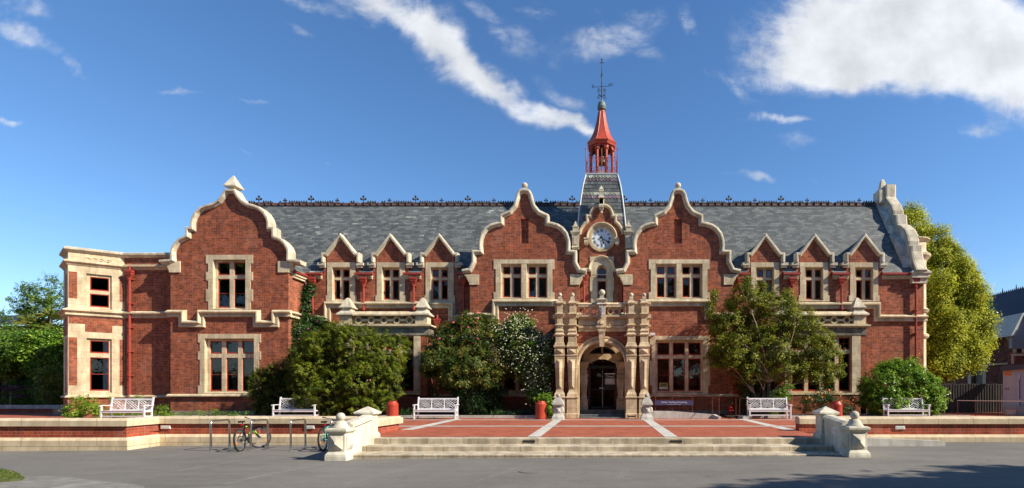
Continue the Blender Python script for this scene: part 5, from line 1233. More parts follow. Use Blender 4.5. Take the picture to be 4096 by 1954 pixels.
def band_(x0, x1, y0, y1, dz=.004): mb.add([(x0, y0, zter(y0)+dz), (x1, y0, zter(y0)+dz), (x1, y1, zter(y1)+dz), (x0, y1, zter(y1)+dz)], [(0, 1, 2, 3)], 'concrete')
band_(-2.22, -1.84, 15.431, 23.7); band_(1.81, 2.20, 15.431, 23.7)
band_(-6.92, -6.5, 17.95, 24.2); band_(6.2, 6.6, 17.7, 24.2)
for y0, y1 in ((19.45, 19.80), (23.30, 23.62)): band_(-18, 18, y0, y1, .008)
tag(mb.build('paving_strips'), kind='structure')
# garden bed with its kerb
mb = MB()
for x0, x1 in ((-24, P(2205)), (P(2870)+.5, 17.5)):
    mb.box(x0, x1, 25.15, 28.3, zter(26)-.1, zter(26)+.09, 'soil')
o = mb.build('garden_bed'); tag(o, kind='structure')
mb = MB(); mb.box(-24, P(2205), 25.0, 25.149, .3, zter(25)+.13, 'concrete'); mb.box(P(2990), 17.5, 25.0, 25.149, .3, zter(25)+.13, 'concrete'); tag(mb.build('garden_kerb'), 'low pale concrete kerb edging the garden bed below the brick facade', 'kerb')

# ---- entrance steps
steps = empty('stone_steps', (0, 14.3, 0)); steps.location = (0, 0, 0)
tag(steps, 'three wide sandstone steps leading up from the asphalt to the red paved terrace', 'steps')
h1, h2, h3 = .0553, .194, .359
for i, (y0, y1, zt_, z0) in enumerate(((13.57, 14.40, h1, -.2), (14.33, 15.06, h2, .0), (15.0, 15.43, h3, .1))):
    mb = MB(); mb.box(-6.62, 6.30, y0, y1, z0, zt_, 'step_stone'); mb.build('step', steps, bevel=.02)
for px in (2116, 2704):
    mb = MB(); x = (px-HX)/140; mb.box(x-.17, x+.17, 14.985, 15.02, .235, .30, 'black'); mb.box(x-.15, x+.15, 14.978, 14.984, .25, .285, 'iron'); mb.build('step_light', steps)

# ---- newels, pedestals and sloping side walls of the steps
def stair_side(x0, sgn, label):
    """x0 = outer left edge of the lower pedestal base; sgn = +1 for the left flight side (inner face looks right)"""
    w = .555; cx = x0+w/2; cy = 13.2+w/2; zb = zgr(cx, cy)-.02
    root = empty('stair_balustrade', (cx, cy, zb)); tag(root, label, 'stair wall', 'stone walls flanking the steps')
    def Lb(mb, name, **k):
        mb.v = [(x-cx, y-cy, z-zb) for x, y, z in mb.v]; return mb.build(name, root, **k)
    zf = lambda py: EYE+(HY-py)/159.0
    off = zb+.02-zf(1846.0) if sgn > 0 else zb+.02-zf(1833)
    zf2 = (lambda py: EYE+(HY-py)/159.0) if sgn > 0 else (lambda py: EYE+(HY-py+7)/159.0)
    mb = MB(); h = w/2
    mb.stack(cx, cy, [(h, zb-.1), (h, zf2(1829)), (h-.01, zf2(1820)), (h-.055, zf2(1810)), (h-.06, zf2(1809)), (h-.06, zf2(1737)), (h-.045, zf2(1735)), (h, zf2(1728)), (h, zf2(1718)), (h-.06, zf2(1714))], 'pedestal_stone'); Lb(mb, 'pedestal', bevel=.012)
    mb = MB()
    for (fx, fy, dx, dy) in ((0, -1, 1, 0), (sgn, 0, 0, 1)):        # bevelled diamond panels on front and inner side
        hw, z0, z1 = .155, zf2(1800), zf2(1745); r0 = h-.06
        def W_(a, d, z): return (cx+dx*a+fx*d, cy+dy*a+fy*d, z)
        e = .02
        vs = [W_(-hw, r0, z0), W_(hw, r0, z0), W_(hw, r0, z1), W_(-hw, r0, z1), W_(-hw, r0+e, z0), W_(hw, r0+e, z0), W_(hw, r0+e, z1), W_(-hw, r0+e, z1), W_(0, r0+.10, z0+.15), W_(0, r0+.10, z1-.15)]
        mb.add(vs, [(0, 1, 5, 4), (1, 2, 6, 5), (2, 3, 7, 6), (3, 0, 4, 7), (4, 5, 8), (5, 6, 9, 8), (6, 7, 9), (7, 4, 8, 9)], 'pedestal_stone')
    Lb(mb, 'raised_panel')
    mb = MB(); mb.lathe(cx, cy, [(.22, zf2(1715)), (.205, zf2(1711)), (.17, zf2(1705)), (.145, zf2(1697)), (.125, zf2(1690)), (.09, zf2(1686)), (.05, zf2(1684.5))], 'pedestal_stone', 28); Lb(mb, 'dome_cap', smooth=True)
    mb = MB(); mb.ball(cx, cy, zf2(1670.5), .112, 'pedestal_stone', 24); Lb(mb, 'ball_finial', smooth=True)
    # upper newel
    nx0 = x0-.08 if sgn > 0 else x0-.02; nw = .56; ncx = nx0+nw/2; ncy = 15.2; Y0 = 14.92
    g = lambda py: EYE+(HY-py)/140.5
    mb = MB(); n = nw/2
    mb.stack(ncx, ncy, [(n-.02, .0), (n-.02, g(1742)), (n-.05, g(1736)), (n-.075, g(1731)), (n-.075, g(1664)), (n-.02, g(1660)), (n+.005, g(1657)), (n+.005, g(1650)), (.01, g(1627))], 'pedestal_stone'); Lb(mb, 'newel_post', bevel=.01)
    # sloping wall between them
    mb = MB(); xm0, xm1 = (cx-.11, cx+.15) if sgn > 0 else (cx-.15, cx+.11)
    ya, yb_ = 13.2+w-.05, 14.97; za0, za1 = zf2(1716), g(1676)
    vs = [(x, y, z) for x in (xm0, xm1) for y, z in ((ya, zb), (yb_, zb), (yb_, za1), (ya, za0))]
    mb.add(vs, [(0, 3, 2, 1), (4, 5, 6, 7), (0, 1, 5, 4), (1, 2, 6, 5), (2, 3, 7, 6), (3, 0, 4, 7)], 'pedestal_stone'); Lb(mb, 'side_wall')
    mb = MB(); e = .06; xc0, xc1 = xm0-e, xm1+e
    pr = [(xc0, 0), (xc1, 0), (xc1, .07), (xc1-.09, .12), (xc0+.09, .12), (xc0, .07)]
    vs = [(x, ya, za0+dz) for x, dz in pr]+[(x, yb_, za1+dz) for x, dz in pr]
    mb.add(vs, [tuple(range(6)), tuple(range(11, 5, -1))]+[(i, i+6, (i+1) % 6+6, (i+1) % 6) for i in range(6)], 'pedestal_stone'); Lb(mb, 'handrail_coping')
    # lamp set in the inner face
    xi = xm1 if sgn > 0 else xm0; mb = MB(); yl, zl = 14.28, .62
    mb.box(min(xi, xi+sgn*.012), max(xi, xi+sgn*.012), yl-.13, yl+.13, zl-.075, zl+.075, 'lamp_frame'); mb.box(min(xi+sgn*.012, xi+sgn*.018), max(xi+sgn*.012, xi+sgn*.018), yl-.09, yl+.09, zl-.045, zl+.045, 'lamp_glass'); Lb(mb, 'wall_light')
stair_side(-7.012, 1, 'pale stone pedestal, sloping wall and newel at the left end of the steps')
stair_side(6.18, -1, 'pale stone pedestal, sloping wall and newel at the right end of the steps')

# ---- terrace walls
def twall(name, path, label, lights, dark=None):
    """brick wall with sandstone base and coping; path = [(x, y)], outer side on the right of travel"""
    root = empty(name, (path[0][0], path[0][1], 0)); root.location = (0, 0, 0); tag(root, label, 'wall', 'brick retaining walls of the terrace')
    def run(mb, sec, m):
        n = len(sec); vs = []; P_ = [Vector(p) for p in path]
        for i, p in enumerate(P_):
            a = P_[i-1] if i else None; b = P_[i+1] if i < len(P_)-1 else None
            d1 = (p-a).normalized() if a is not None else (b-p).normalized(); d2 = (b-p).normalized() if b is not None else d1
            n1, n2 = Vector((d1.y, -d1.x)), Vector((d2.y, -d2.x)); m_ = (n1+n2).normalized(); k = 1/max(.4, m_.dot(n1))
            for z, d in sec: q = p+m_*d*k; vs.append((q.x, q.y, z))
        fs = [(i*n+j, (i+1)*n+j, (i+1)*n+(j+1) % n, i*n+(j+1) % n) for i in range(len(path)-1) for j in range(n)]
        fs += [tuple(range(n)), tuple((len(path)-1)*n+j for j in range(n))[::-1]]
        mb.add(vs, fs, m)
    mb = MB(); run(mb, [(.615, 0), (.26, 0), (.26, -.3), (.615, -.3)], 'garden_brick'); mb.build('brickwork', root)
    mb = MB(); run(mb, [(-.3, .10), (.18, .10), (.268, .02), (.268, -.25), (-.3, -.25)], 'wall_coping'); mb.build('base_course', root)
    mb = MB(); run(mb, [(.62, .06), (.79, .06), (.845, .01), (.868, -.16), (.845, -.36), (.62, -.36)], 'wall_coping'); mb.build('coping', root)
    for x, y, z in lights:
        mb = MB(); mb.box(x-.155, x+.155, y-.04, y+.02, z-.055, z+.055, 'lamp_frame'); mb.box(x-.125, x+.125, y-.045, y-.04, z-.032, z+.032, 'lamp_glass'); mb.build('wall_light', root)
YL = 17.7; s_ = FOC/YL
twall('terrace_wall', [(-45, 16.28), (-14.78, 16.28), (-14.98, 17.7), (-7.0, 17.7)][::1], 'long low brick wall with cream stone coping left of the steps, bike stands before it', [((665-HX)/s_, YL, .505), ((1240-HX)/s_, YL, .505)])
# short return of the left wall that comes forward to the newel
root = empty('terrace_wall_return', (0, 0, 0)); tag(root, 'short end of the brick terrace wall behind the left newel', 'wall', 'brick retaining walls of the terrace')
mb = MB(); mb.box(-7.35, -6.98, 15.5, 17.75, -.1, .615, 'garden_brick'); mb.build('brickwork', root)
mb = MB(); mb.box(-7.42, -6.90, 15.48, 18.12, .62, .80, 'wall_coping'); mb.add([(-7.42, 15.48, .80), (-6.90, 15.48, .80), (-6.90, 18.12, .80), (-7.42, 18.12, .80), (-7.30, 15.5, .866), (-6.98, 15.5, .866), (-6.98, 18.0, .866), (-7.30, 18.0, .866)], [(4, 5, 6, 7), (0, 1, 5, 4), (1, 2, 6, 5), (2, 3, 7, 6), (3, 0, 4, 7)], 'wall_coping'); mb.build('coping', root)
twall('terrace_wall', [(6.55, 17.55), (45, 17.55)], 'long low brick wall with cream stone coping right of the steps', [((3599-HX)/(FOC/17.55), 17.55, .50)])
# ramp kerb on the right
rk = empty('ramp', (0, 0, 0)); tag(rk, 'concrete ramp with a tapering side kerb right of the steps', 'ramp')
mb = MB(); vs = []
for y in (15.98, 16.13): vs += [(6.5, y, -.1), (10.42, y, -.1), (10.42, y, .16), (10.3, y, .19), (6.5, y, .345)]
mb.add(vs, [(0, 1, 2, 3, 4), (9, 8, 7, 6, 5)]+[(i, i+5, (i+1) % 5+5, (i+1) % 5) for i in range(5)], 'concrete'); mb.build('side_kerb', rk)
mb = MB(); mb.add([(6.5, 16.13, .33), (10.4, 16.13, .03), (10.4, 17.5, .03), (6.5, 17.5, .33)], [(0, 1, 2, 3)], 'concrete'); mb.build('slope', rk)
# pavement and grass corner at lower left
def zg2(x, y, d): return zgr(x, y)+d
mb = MB(); q = [(-1.9, 4), (-1.9, 8.2), (-5.2, 9.35), (-8.2, 10.9), (-9.7, 11.9), (-10.6, 12.4), (-14, 12.6), (-14, 4)]
G = lambda px, py: ((px-HX)/FOC*(EYE+.12)/((py-HY)/FOC), (EYE+.12)*FOC/(py-HY))
edge = [G(570, 1954), G(430, 1938), G(300, 1921), G(190, 1912), G(110, 1912), G(97, 1925), G(70, 1905), G(30, 1893), G(-40, 1886), G(-500, 1886), G(-500, 2300), G(900, 2300)]
mb.add([(x, y, zgr(x, y)+.012) for x, y in edge], [tuple(range(len(edge)))[::-1]], 'footpath_stone'); tag(mb.build('footpath'), kind='structure')
gp = [G(-60, 1884), G(0, 1889), G(40, 1896), G(75, 1908), G(98, 1924), G(80, 1932), G(40, 1936), G(0, 1938), G(-60, 1940), G(-260, 1940), G(-260, 1884)]
mb = MB(); n = len(gp); mb.add([(x, y, zgr(x, y)+.0) for x, y in gp]+[(x, y, zgr(x, y)+.05) for x, y in gp], [tuple(range(n, 2*n))]+[(i, (i+1) % n, (i+1) % n+n, i+n) for i in range(n)], 'ground_far'); tag(mb.build('grass_verge'), kind='structure')
GRASS = gp
# old scuffed paint lines across the asphalt
mb = MB()
for (a, b, w) in (((470, 1862), (760, 1838), 3), ((600, 1844), (420, 1848), 3), ((655, 1901), (1000, 1845), 4), ((650, 1848), (1040, 1800), 3), ((980, 1929), (1380, 1852), 4), ((1385, 1954), (1710, 1867), 5), ((890, 1952), (1120, 1900), 3), ((2480, 1940), (2500, 1896), 5), ((1890, 1950), (2070, 1890), 3), ((120, 1935), (540, 1950), 4), ((450, 1800), (560, 1795), 2)):
    (x0, y0), (x1, y1) = G(*a), G(*b); d = Vector((x1-x0, y1-y0)).normalized(); nn_ = Vector((-d.y, d.x))*(.017*w)
    mb.add([(x0-nn_.x, y0-nn_.y, zgr(x0, y0)+.004), (x1-nn_.x, y1-nn_.y, zgr(x1, y1)+.004), (x1+nn_.x, y1+nn_.y, zgr(x1, y1)+.004), (x0+nn_.x, y0+nn_.y, zgr(x0, y0)+.004)], [(0, 1, 2, 3)], 'scuff')
tag(mb.build('road_marks'), kind='structure')
mb = MB(); x, y = G(2130, 1903); mb.lathe(x, y, [(.30, zgr(x, y)+.002), (.30, zgr(x, y)+.006)], 'asphalt', 28); mb.lathe(x, y, [(.275, zgr(x, y)+.006), (.275, zgr(x, y)+.010)], 'asphalt', 28); tag(mb.build('manhole_cover'), 'round tarred manhole cover flush in the asphalt before the steps', 'manhole cover')

# ================================================================== benches
def make_bench():
    W, D, H = 1.97, .55, 1.02
    b = empty('garden_bench', (0, 0, 0)); M = 'bench_white'
    leg = .065
    for s_ in (-1, 1):
        x = s_*(W/2-.04)
        mb = MB(); mb.box(x-leg/2, x+leg/2, 0, leg, 0, .645, M); mb.build('leg', b, bevel=.006)
        xb = s_*(W/2-.07); mb = MB()       # rear leg rises into the raked back post
        pr = [(D-.12, 0), (D-.055, 0), (D-.065, .43), (D+.035, H), (D-.03, H), (D-.13, .43)]
        vs = [(xb-leg/2, y, z) for y, z in pr]+[(xb+leg/2, y, z) for y, z in pr]
        mb.add(vs, [(0, 1, 2, 3, 4, 5), (11, 10, 9, 8, 7, 6)]+[(i, i+6, (i+1) % 6+6, (i+1) % 6) for i in range(6)], M); mb.build('leg', b, bevel=.006)
        mb = MB(); mb.box(x-.05, x+.05, -.04, D-.04, .645, .675, M); mb.box(x-.05, x+.05, -.045, .0, .61, .645, M)
        mb.box(x-.02, x+.02, leg, D-.1, .36, .42, M); mb.box(x-.018, x+.018, leg, D-.1, .16, .205, M); mb.build('armrest', b, bevel=.008)
    mb = MB(); mb.box(-W/2+.08, W/2-.08, .005, .04, .335, .415, M)
    for k in range(6): mb.box(-W/2+.075, W/2-.075, -.01+k*.082, .058+k*.082, .417, .437, M)
    mb.build('seat', b, bevel=.004)
    mb = MB(); mb.box(-W/2+.1, W/2-.1, .015, .05, .16, .205, M); mb.build('stretcher', b)
    # back: three panels of diagonal lattice between the rails
    z0, z1 = .47, .96; xw = W/2-.10; yb = lambda z: D-.095+(z-.43)*.155
    mb = MB()
    def bar(x0, za, x1, zb, w=.022, th=.028):
        d = Vector((x1-x0, zb-za)).normalized(); n = Vector((-d.y, d.x))*w/2
        q = [(x0+n.x, za+n.y), (x0-n.x, za-n.y), (x1-n.x, zb-n.y), (x1+n.x, zb+n.y)]
        mb.add([(a, yb(c)-th/2, c) for a, c in q]+[(a, yb(c)+th/2, c) for a, c in q], [(0, 3, 2, 1), (4, 5, 6, 7)]+[(i, (i+1) % 4, (i+1) % 4+4, i+4) for i in range(4)], M)
    bar(-xw, z1-.025, xw, z1-.025, .062, .04); bar(-xw, z0, xw, z0, .045, .04)
    pw = 2*xw/3; zt, zb_ = z1-.05, z0+.02; hh = zt-zb_
    for k in (1, 2): bar(-xw+pw*k, z0, -xw+pw*k, z1, .038, .036)
    for k in range(3):
        X0 = -xw+pw*k+.015; w = pw-.03
        def B(a, b_, c, d_): bar(X0+a*w, zb_+b_*hh, X0+c*w, zb_+d_*hh)
        B(0, 1, 1, 0); B(0, .22, 1, 1.0) if False else B(0, 0, 1, 1)
        B(.22, 1, .62, .62); B(0, .76, .30, .48); B(.70, .52, 1, .24); B(.38, .38, .78, 0)
        B(.50, .80, .76, 1); B(.60, .40, 1, .76) ; B(0, .24, .40, .60); B(.22, 0, .46, .22)
    mb.build('backrest', b)
    return b
b0 = make_bench()
def zt_(y): return zter(y)
BEN = [(-21.17, 23.1, 0, 'white lattice-back garden bench nearest the left wing, between two low bushes'),
       (-14.15, 24.0, 0, 'white garden bench half hidden by the big golden-green bush'),
       (-7.70, 24.0, 0, 'white garden bench in front of the pink oleander, between two red bins'),
       (7.72, 24.2, 0, 'white garden bench under the crape myrtle, beside the ramp rail'),
       (14.1, 24.2, 0, 'white garden bench overgrown by the bright green bush at the right')]
for i, (x, y, rz, lb) in enumerate(BEN):
    o = b0 if i == 0 else copy_tree(b0)
    o.location = (x, y, zt_(y)); o.rotation_euler = (0, 0, R(rz)); tag(o, lb, 'bench', 'white lattice-back garden benches')

# ---- red bins
def make_bin():
    b = empty('litter_bin', (0, 0, 0)); mb = MB()
    mb.lathe(0, 0, [(.235, 0), (.25, .03), (.255, .06), (.255, .60), (.262, .605), (.262, .625), (.255, .63), (.255, .70), (.245, .715), (.19, .80), (.18, .82)], 'bin_red', 28); mb.build('body', b, smooth=False)
    mb = MB(); mb.lathe(0, 0, [(.18, .815), (.18, .84), (.15, .845), (.145, .80), (.12, .78)], 'bin_red', 24); mb.build('rim', b)
    return b
bn = make_bin()
for i, (px, y, lb) in enumerate(((1570, 23.7, 'round red litter bin behind the end of the left terrace wall'), (2163.5, 23.9, 'round red litter bin beside the left stone post of the entrance'), (3345, 23.6, 'round red litter bin by the orange-flowered shrub behind the right newel'))):
    o = bn if i == 0 else copy_tree(bn); o.location = ((px-HX)*y/FOC, y, zt_(y)); tag(o, lb, 'bin', 'red litter bins on the terrace')

# ---- stone bollards with balls before the entrance
for i, (px, lb) in enumerate(((2233, 'squat grey stone post with ball top at the left of the entrance'), (2587, 'squat grey stone post with ball top at the right of the entrance'))):
    y = 23.85; s = FOC/y; x = (px-HX)/s; z0 = zter(y); b = empty('stone_post', (x, y, z0)); tag(b, lb, 'stone post', 'stone posts before the entrance')
    w = lambda p: p/2/s; z = lambda py: EYE+(HY-py)/s-z0
    mb = MB(); mb.stack(0, 0, [(w(48), 0), (w(46), z(1668)), (w(38), z(1661)), (w(34), z(1658)), (w(32), z(1655)), (w(31), z(1624)), (w(36), z(1622)), (w(46), z(1620)), (w(45), z(1615)), (w(40), z(1608)), (w(27), z(1597)), (w(20), z(1592)), (w(12), z(1590))], 'grey_stone')
    mb.frustum(0, -w(31), z(1650), z(1630), w(20), .015, w(20), .015, 'grey_stone')
    mb.add([(-w(22), -w(32), z(1652)), (w(22), -w(32), z(1652)), (w(22), -w(32), z(1628)), (-w(22), -w(32), z(1628)), (w(2), -w(32)-.08, z(1640))], [(0, 1, 4), (1, 2, 4), (2, 3, 4), (3, 0, 4)], 'grey_stone')
    for s2 in (-1, 1): mb.lathe(s2*w(36), 0, [(.001, z(1653)), (.06, z(1648)), (.07, z(1640)), (.06, z(1632)), (.001, z(1628))], 'grey_stone', 10)
    mb.build('body', b, bevel=.008)
    mb = MB(); mb.ball(0, 0, z(1583.5), w(16.5), 'grey_stone', 16); mb.build('ball_finial', b, smooth=True)

# ---- bicycle stands
def make_rack():
    r_ = empty('bike_stand', (0, 0, 0)); mb = MB(); L, H, c = .86, .90, .10
    pts = [(0, 0, 0), (0, 0, H-c)]+[(0, c-c*math.cos(t), H-c+c*math.sin(t)) for t in (.4, .8, 1.2, 1.57)]+[(0, L-c+c*math.sin(t), H-c+c*math.cos(t)) for t in (.0, .4, .8, 1.2, 1.57)]+[(0, L, 0)]
    mb.tube(pts, .029, 'steel', 12); mb.build('hoop', r_, smooth=True)
    for y in (0, L):
        mb = MB(); mb.lathe(0, y, [(.065, 0), (.065, .01), (.03, .014)], 'steel', 14); mb.build('foot_plate', r_)
    return r_
rk0 = make_rack()
RK = [(843, 'steel hoop bike stand standing empty, leftmost of the row'), (1004, 'steel hoop bike stand with the black and green bicycle against it'), (1163, 'steel hoop bike stand standing empty between the two bicycles'), (1324, 'steel hoop bike stand half hidden by the stone pedestal')]
for i, (px, lb) in enumerate(RK):
    o = rk0 if i == 0 else copy_tree(rk0); y = 15.8; x = (px-HX)*y/FOC; o.location = (x, y, zgr(x, y)); o.rotation_euler = (0, 0, R(3)); tag(o, lb, 'bike stand', 'steel bike stands by the terrace wall')
for px in (1012+70,):
    pass

# ---- bicycles
def make_bike(name, frame_m, accent, steer, seat_z=.90):
    b = empty(name, (0, 0, 0)); r_ = .33
    # local frame: bike heads +X, wheels on z = 0
    def wheel(cx, cy, ang, nm, refl):
        w_ = empty(nm, (cx, cy, r_), 0, b); w_.rotation_euler = (0, 0, ang)
        mb = MB(); mb.tube([(r_*.955*math.cos(2*math.pi*i/32), 0, r_*.955*math.sin(2*math.pi*i/32)) for i in range(32)], .026, 'rubber', 8, True)
        for i in range(48):
            a = 2*math.pi*i/48
            for s2 in (-1, 1):
                x, z = (r_*1.02)*math.cos(a+.03*s2), (r_*1.02)*math.sin(a+.03*s2); mb.box(x-.010, x+.010, s2*.014-.009, s2*.014+.009, z-.010, z+.010, 'rubber')
        mb.build('tyre', w_)
        mb = MB(); mb.tube([(r_*.86*math.cos(2*math.pi*i/32), 0, r_*.86*math.sin(2*math.pi*i/32)) for i in range(32)], .013, 'alloy', 6, True); mb.build('rim', w_)
        mb = MB()
        for i in range(24):
            a = 2*math.pi*i/24; s2 = .025*(-1)**i; a2 = a+.25*(-1)**(i//2)
            mb.tube([(.02*math.cos(a), s2, .02*math.sin(a)), (r_*.85*math.cos(a2), 0, r_*.85*math.sin(a2))], .0022, 'alloy', 4)
        mb.tube([(0, -.05, 0), (0, .05, 0)], .022, 'alloy', 8); mb.build('spokes', w_)
        mb = MB(); a = R(refl); x, z = r_*.68*math.cos(a), r_*.68*math.sin(a); mb.box(x-.035, x+.035, -.012, .012, z-.03, z+.03, 'orange'); mb.build('reflector', w_)
    bb = (.43, 0, .30); st = (.27, 0, .72); hd0, hd1 = (.83, 0, .62), (.80, 0, .74); fa = Vector((1.06, 0, r_))
    wheel(0, 0, 0, 'wheel', 200)
    hx0, hx1 = Vector(hd0), Vector(hd1); ax_ = (hx1-hx0).normalized()
    def turn(p):
        from mathutils import Matrix
        return tuple(hx0+Matrix.Rotation(steer, 3, ax_) @ (Vector(p)-hx0))
    f2 = turn(fa); wheel(f2[0], f2[1], steer, 'wheel', 330)
    mb = MB(); mb.tube([bb, st], .019, frame_m, 10); mb.tube([(.29, 0, .66), hd1], .021, frame_m, 10); mb.tube([bb, hd0], .026, frame_m, 10); mb.tube([hd0, hd1], .028, frame_m, 10)
    for s2 in (-1, 1): mb.tube([(.0, s2*.06, r_), (.25, s2*.02, .62)], .010, frame_m, 6); mb.tube([(0, s2*.06, r_), (.40, s2*.03, .30)], .012, frame_m, 6)
    mb.tube([(.62, 0, .47), (.72, 0, .55)], .029, accent, 8); mb.tube([(.42, 0, .705), (.50, 0, .715)], .023, accent, 8); mb.build('frame', b, smooth=True)
    mb = MB()
    for s2 in (-1, 1): mb.tube([turn((.84, s2*.055, .60)), turn((.96, s2*.055, .45)), turn((1.06, s2*.055, r_))], .018, 'black', 8)
    for s2 in (-1, 1): mb.tube([turn((.88, s2*.055, .56)), turn((.955, s2*.055, .46))], .021, accent, 8)
    mb.tube([turn((.84, -.06, .605)), turn((.84, .06, .605))], .018, 'black', 8); mb.build('fork', b, smooth=True)
    mb = MB(); mb.tube([hd1, turn((.78, 0, .84)), turn((.83, 0, .92))], .018, 'black', 8)
    mb.tube([turn((.74, -.30, .95)), turn((.80, -.14, .92)), turn((.83, 0, .92)), turn((.80, .14, .92)), turn((.74, .30, .95))], .012, 'alloy', 8); mb.build('handlebar', b, smooth=True)
    for s2 in (-1, 1): mb = MB(); mb.tube([turn((.755, s2*.21, .942)), turn((.735, s2*.31, .952))], .018, 'black', 8); mb.tube([turn((.80, s2*.17, .93)), turn((.85, s2*.27, .90))], .006, 'black', 5); mb.build('grip', b, smooth=True)
    mb = MB(); mb.tube([st, (.245, 0, seat_z-.04)], .014, 'black', 8)
    vs = []; K = [(-.02, .075), (.06, .07), (.13, .035), (.25, .018)]
    for x, w in K: vs += [(.13+x, -w, seat_z), (.13+x, w, seat_z), (.13+x, w*.8, seat_z-.05), (.13+x, -w*.8, seat_z-.05)]
    mb.add(vs, [(0, 1, 2, 3), (15, 14, 13, 12)]+[(i*4+j, (i+1)*4+j, (i+1)*4+(j+1) % 4, i*4+(j+1) % 4) for i in range(3) for j in range(4)], 'black'); mb.build('saddle', b, bevel=.012)
    mb = MB()
    mb.lathe(0, 0, [(.09, -.004), (.09, .004)], 'black', 20); mb.v = [(x+.43, z-.05, y+.30) for x, y, z in mb.v]
    mb.tube([(.43, -.07, .30), (.52, -.07, .17)], .012, 'alloy', 6); mb.tube([(.43, .07, .30), (.34, .07, .43)], .012, 'alloy', 6)
    mb.box(.48, .58, -.17, -.07, .155, .18, 'black'); mb.box(.28, .38, .07, .17, .42, .445, 'black')
    mb.tube([(0, -.05, r_+.05), (.43, -.05, .38)], .005, 'iron', 4); mb.tube([(0, -.05, r_-.05), (.02, -.05, r_-.14), (.43, -.05, .22)], .005, 'iron', 4); mb.lathe(0, 0, [(.055, -.015), (.055, .015)], 'iron', 12); mb.v[-24:] = [(x, -.05+z, r_+y) for x, y, z in mb.v[-24:]]
    mb.build('crankset', b)
    mb = MB(); mb.box(.19, .23, -.03, .03, seat_z-.14, seat_z-.09, 'red_gloss'); mb.build('rear_light', b)
    return b
bk = make_bike('bicycle', 'black', 'bike_green', R(-42)); tag(bk, 'black mountain bike with bright green accents parked at the second stand, front wheel turned', 'bicycle')
x, y = (962-HX)*15.65/FOC, 15.65; bk.location = (x, y, zgr(x, y)); bk.rotation_euler = (R(-4), 0, R(100))
bk2 = make_bike('bicycle', 'bike_teal', 'alloy', R(-25), .88); tag(bk2, 'teal and silver mountain bike half hidden behind the left stone pedestal', 'bicycle')
x, y = (1293-HX)*15.6/FOC, 15.6; bk2.location = (x, y, zgr(x, y)); bk2.rotation_euler = (R(-3), 0, R(98))

# ---- sign, rails and little ramp by the entrance
ry = 24.75; s = FOC/ry; X = lambda px: (px-HX)/s; Zr = lambda py: EYE+(HY-py)/s
rp_ = empty('access_ramp', (0, 0, 0)); tag(rp_, 'pale concrete ramp edge sloping down beside the entrance, shaded by the tree', 'ramp')
mb = MB(); pr = [(X(2603), zter(ry)-.05), (X(2603), Zr(1645)), (X(2690), Zr(1645.5)), (X(2848), Zr(1658)), (X(2848), zter(ry)-.05)]
prism(mb, Fr(0, ry), pr, [], .06, -.1, 'concrete'); mb.add([(X(2848), ry-.06, Zr(1658)), (X(2862), 24.1, Zr(1666)), (X(2872), 24.1, Zr(1666)), (X(2862), ry-.06, Zr(1658)), (X(2848), ry-.06, .3), (X(2862), 24.1, .3), (X(2872), 24.1, .3), (X(2862), ry-.06, .3)], [(0, 1, 2, 3), (4, 5, 1, 0), (5, 6, 2, 1), (6, 7, 3, 2)], 'concrete'); mb.build('side_wall', rp_)
mb = MB(); mb.add([(X(2603), ry+.1, Zr(1648)), (X(2690), ry+.1, Zr(1648)), (X(2850), ry+.1, zter(ry)+.02), (X(2850), ry+1.3, zter(ry)+.02), (X(2690), ry+1.3, Zr(1648)), (X(2603), ry+1.3, Zr(1648))], [(0, 1, 4, 5), (1, 2, 3, 4)], 'concrete'); mb.build('slope', rp_)
hr_ = empty('handrail', (0, 0, 0)); tag(hr_, 'red tube handrail, its shade put into the colour, along the access ramp, carrying the purple sign', 'handrail')
mb = MB(); yy = ry
mb.tube([(X(2612), yy, Zr(1579)), (X(2620), yy, Zr(1577)), (X(2690), yy, Zr(1577)), (X(2850), yy, Zr(1589)), (X(2864), 24.15, Zr(1596)), (X(2864), 24.1, Zr(1602))], .02, 'dark_shaded_red', 8); mb.build('top_rail', hr_, smooth=True)
for px in (2621, 2688, 2769, 2850): mb = MB(); mb.tube([(X(px), yy, Zr(1577+max(0, px-2690)*.075)), (X(px), yy, Zr(1648+max(0, px-2700)*.07))], .018, 'dark_shaded_red', 8); mb.build('post', hr_)
mb = MB(); mb.tube([(X(2864), 24.12, Zr(1598)), (X(2864), 24.12, Zr(1667))], .018, 'dark_shaded_red', 8); mb.build('post', hr_)
sg = empty('sign_board', (X(2695.5), ry-.06, Zr(1611.5))); tag(sg, 'long purple sign reading Library, Teaching and Learning on the ramp rail', 'sign')
mb = MB(); w, h = (2772-2619)/2/s, 9.6/s; mb.box(-w, w, -.01, .02, -h, h, 'navy'); mb.build('panel', sg)
mb = MB(); mb.box(-w-.01, w+.01, -.016, .025, h, h+.02, 'dark_shaded_red'); mb.box(-w*.35, w*.35, -.014, -.010, -h*.82, -h*.76, 'sign_text'); mb.build('edge_strip', sg)
text_mesh('lettering', 'Library, Teaching and Learning', .118, (0, -.013, .02), 'sign_text', sg, ext=.002, sx_=.82)
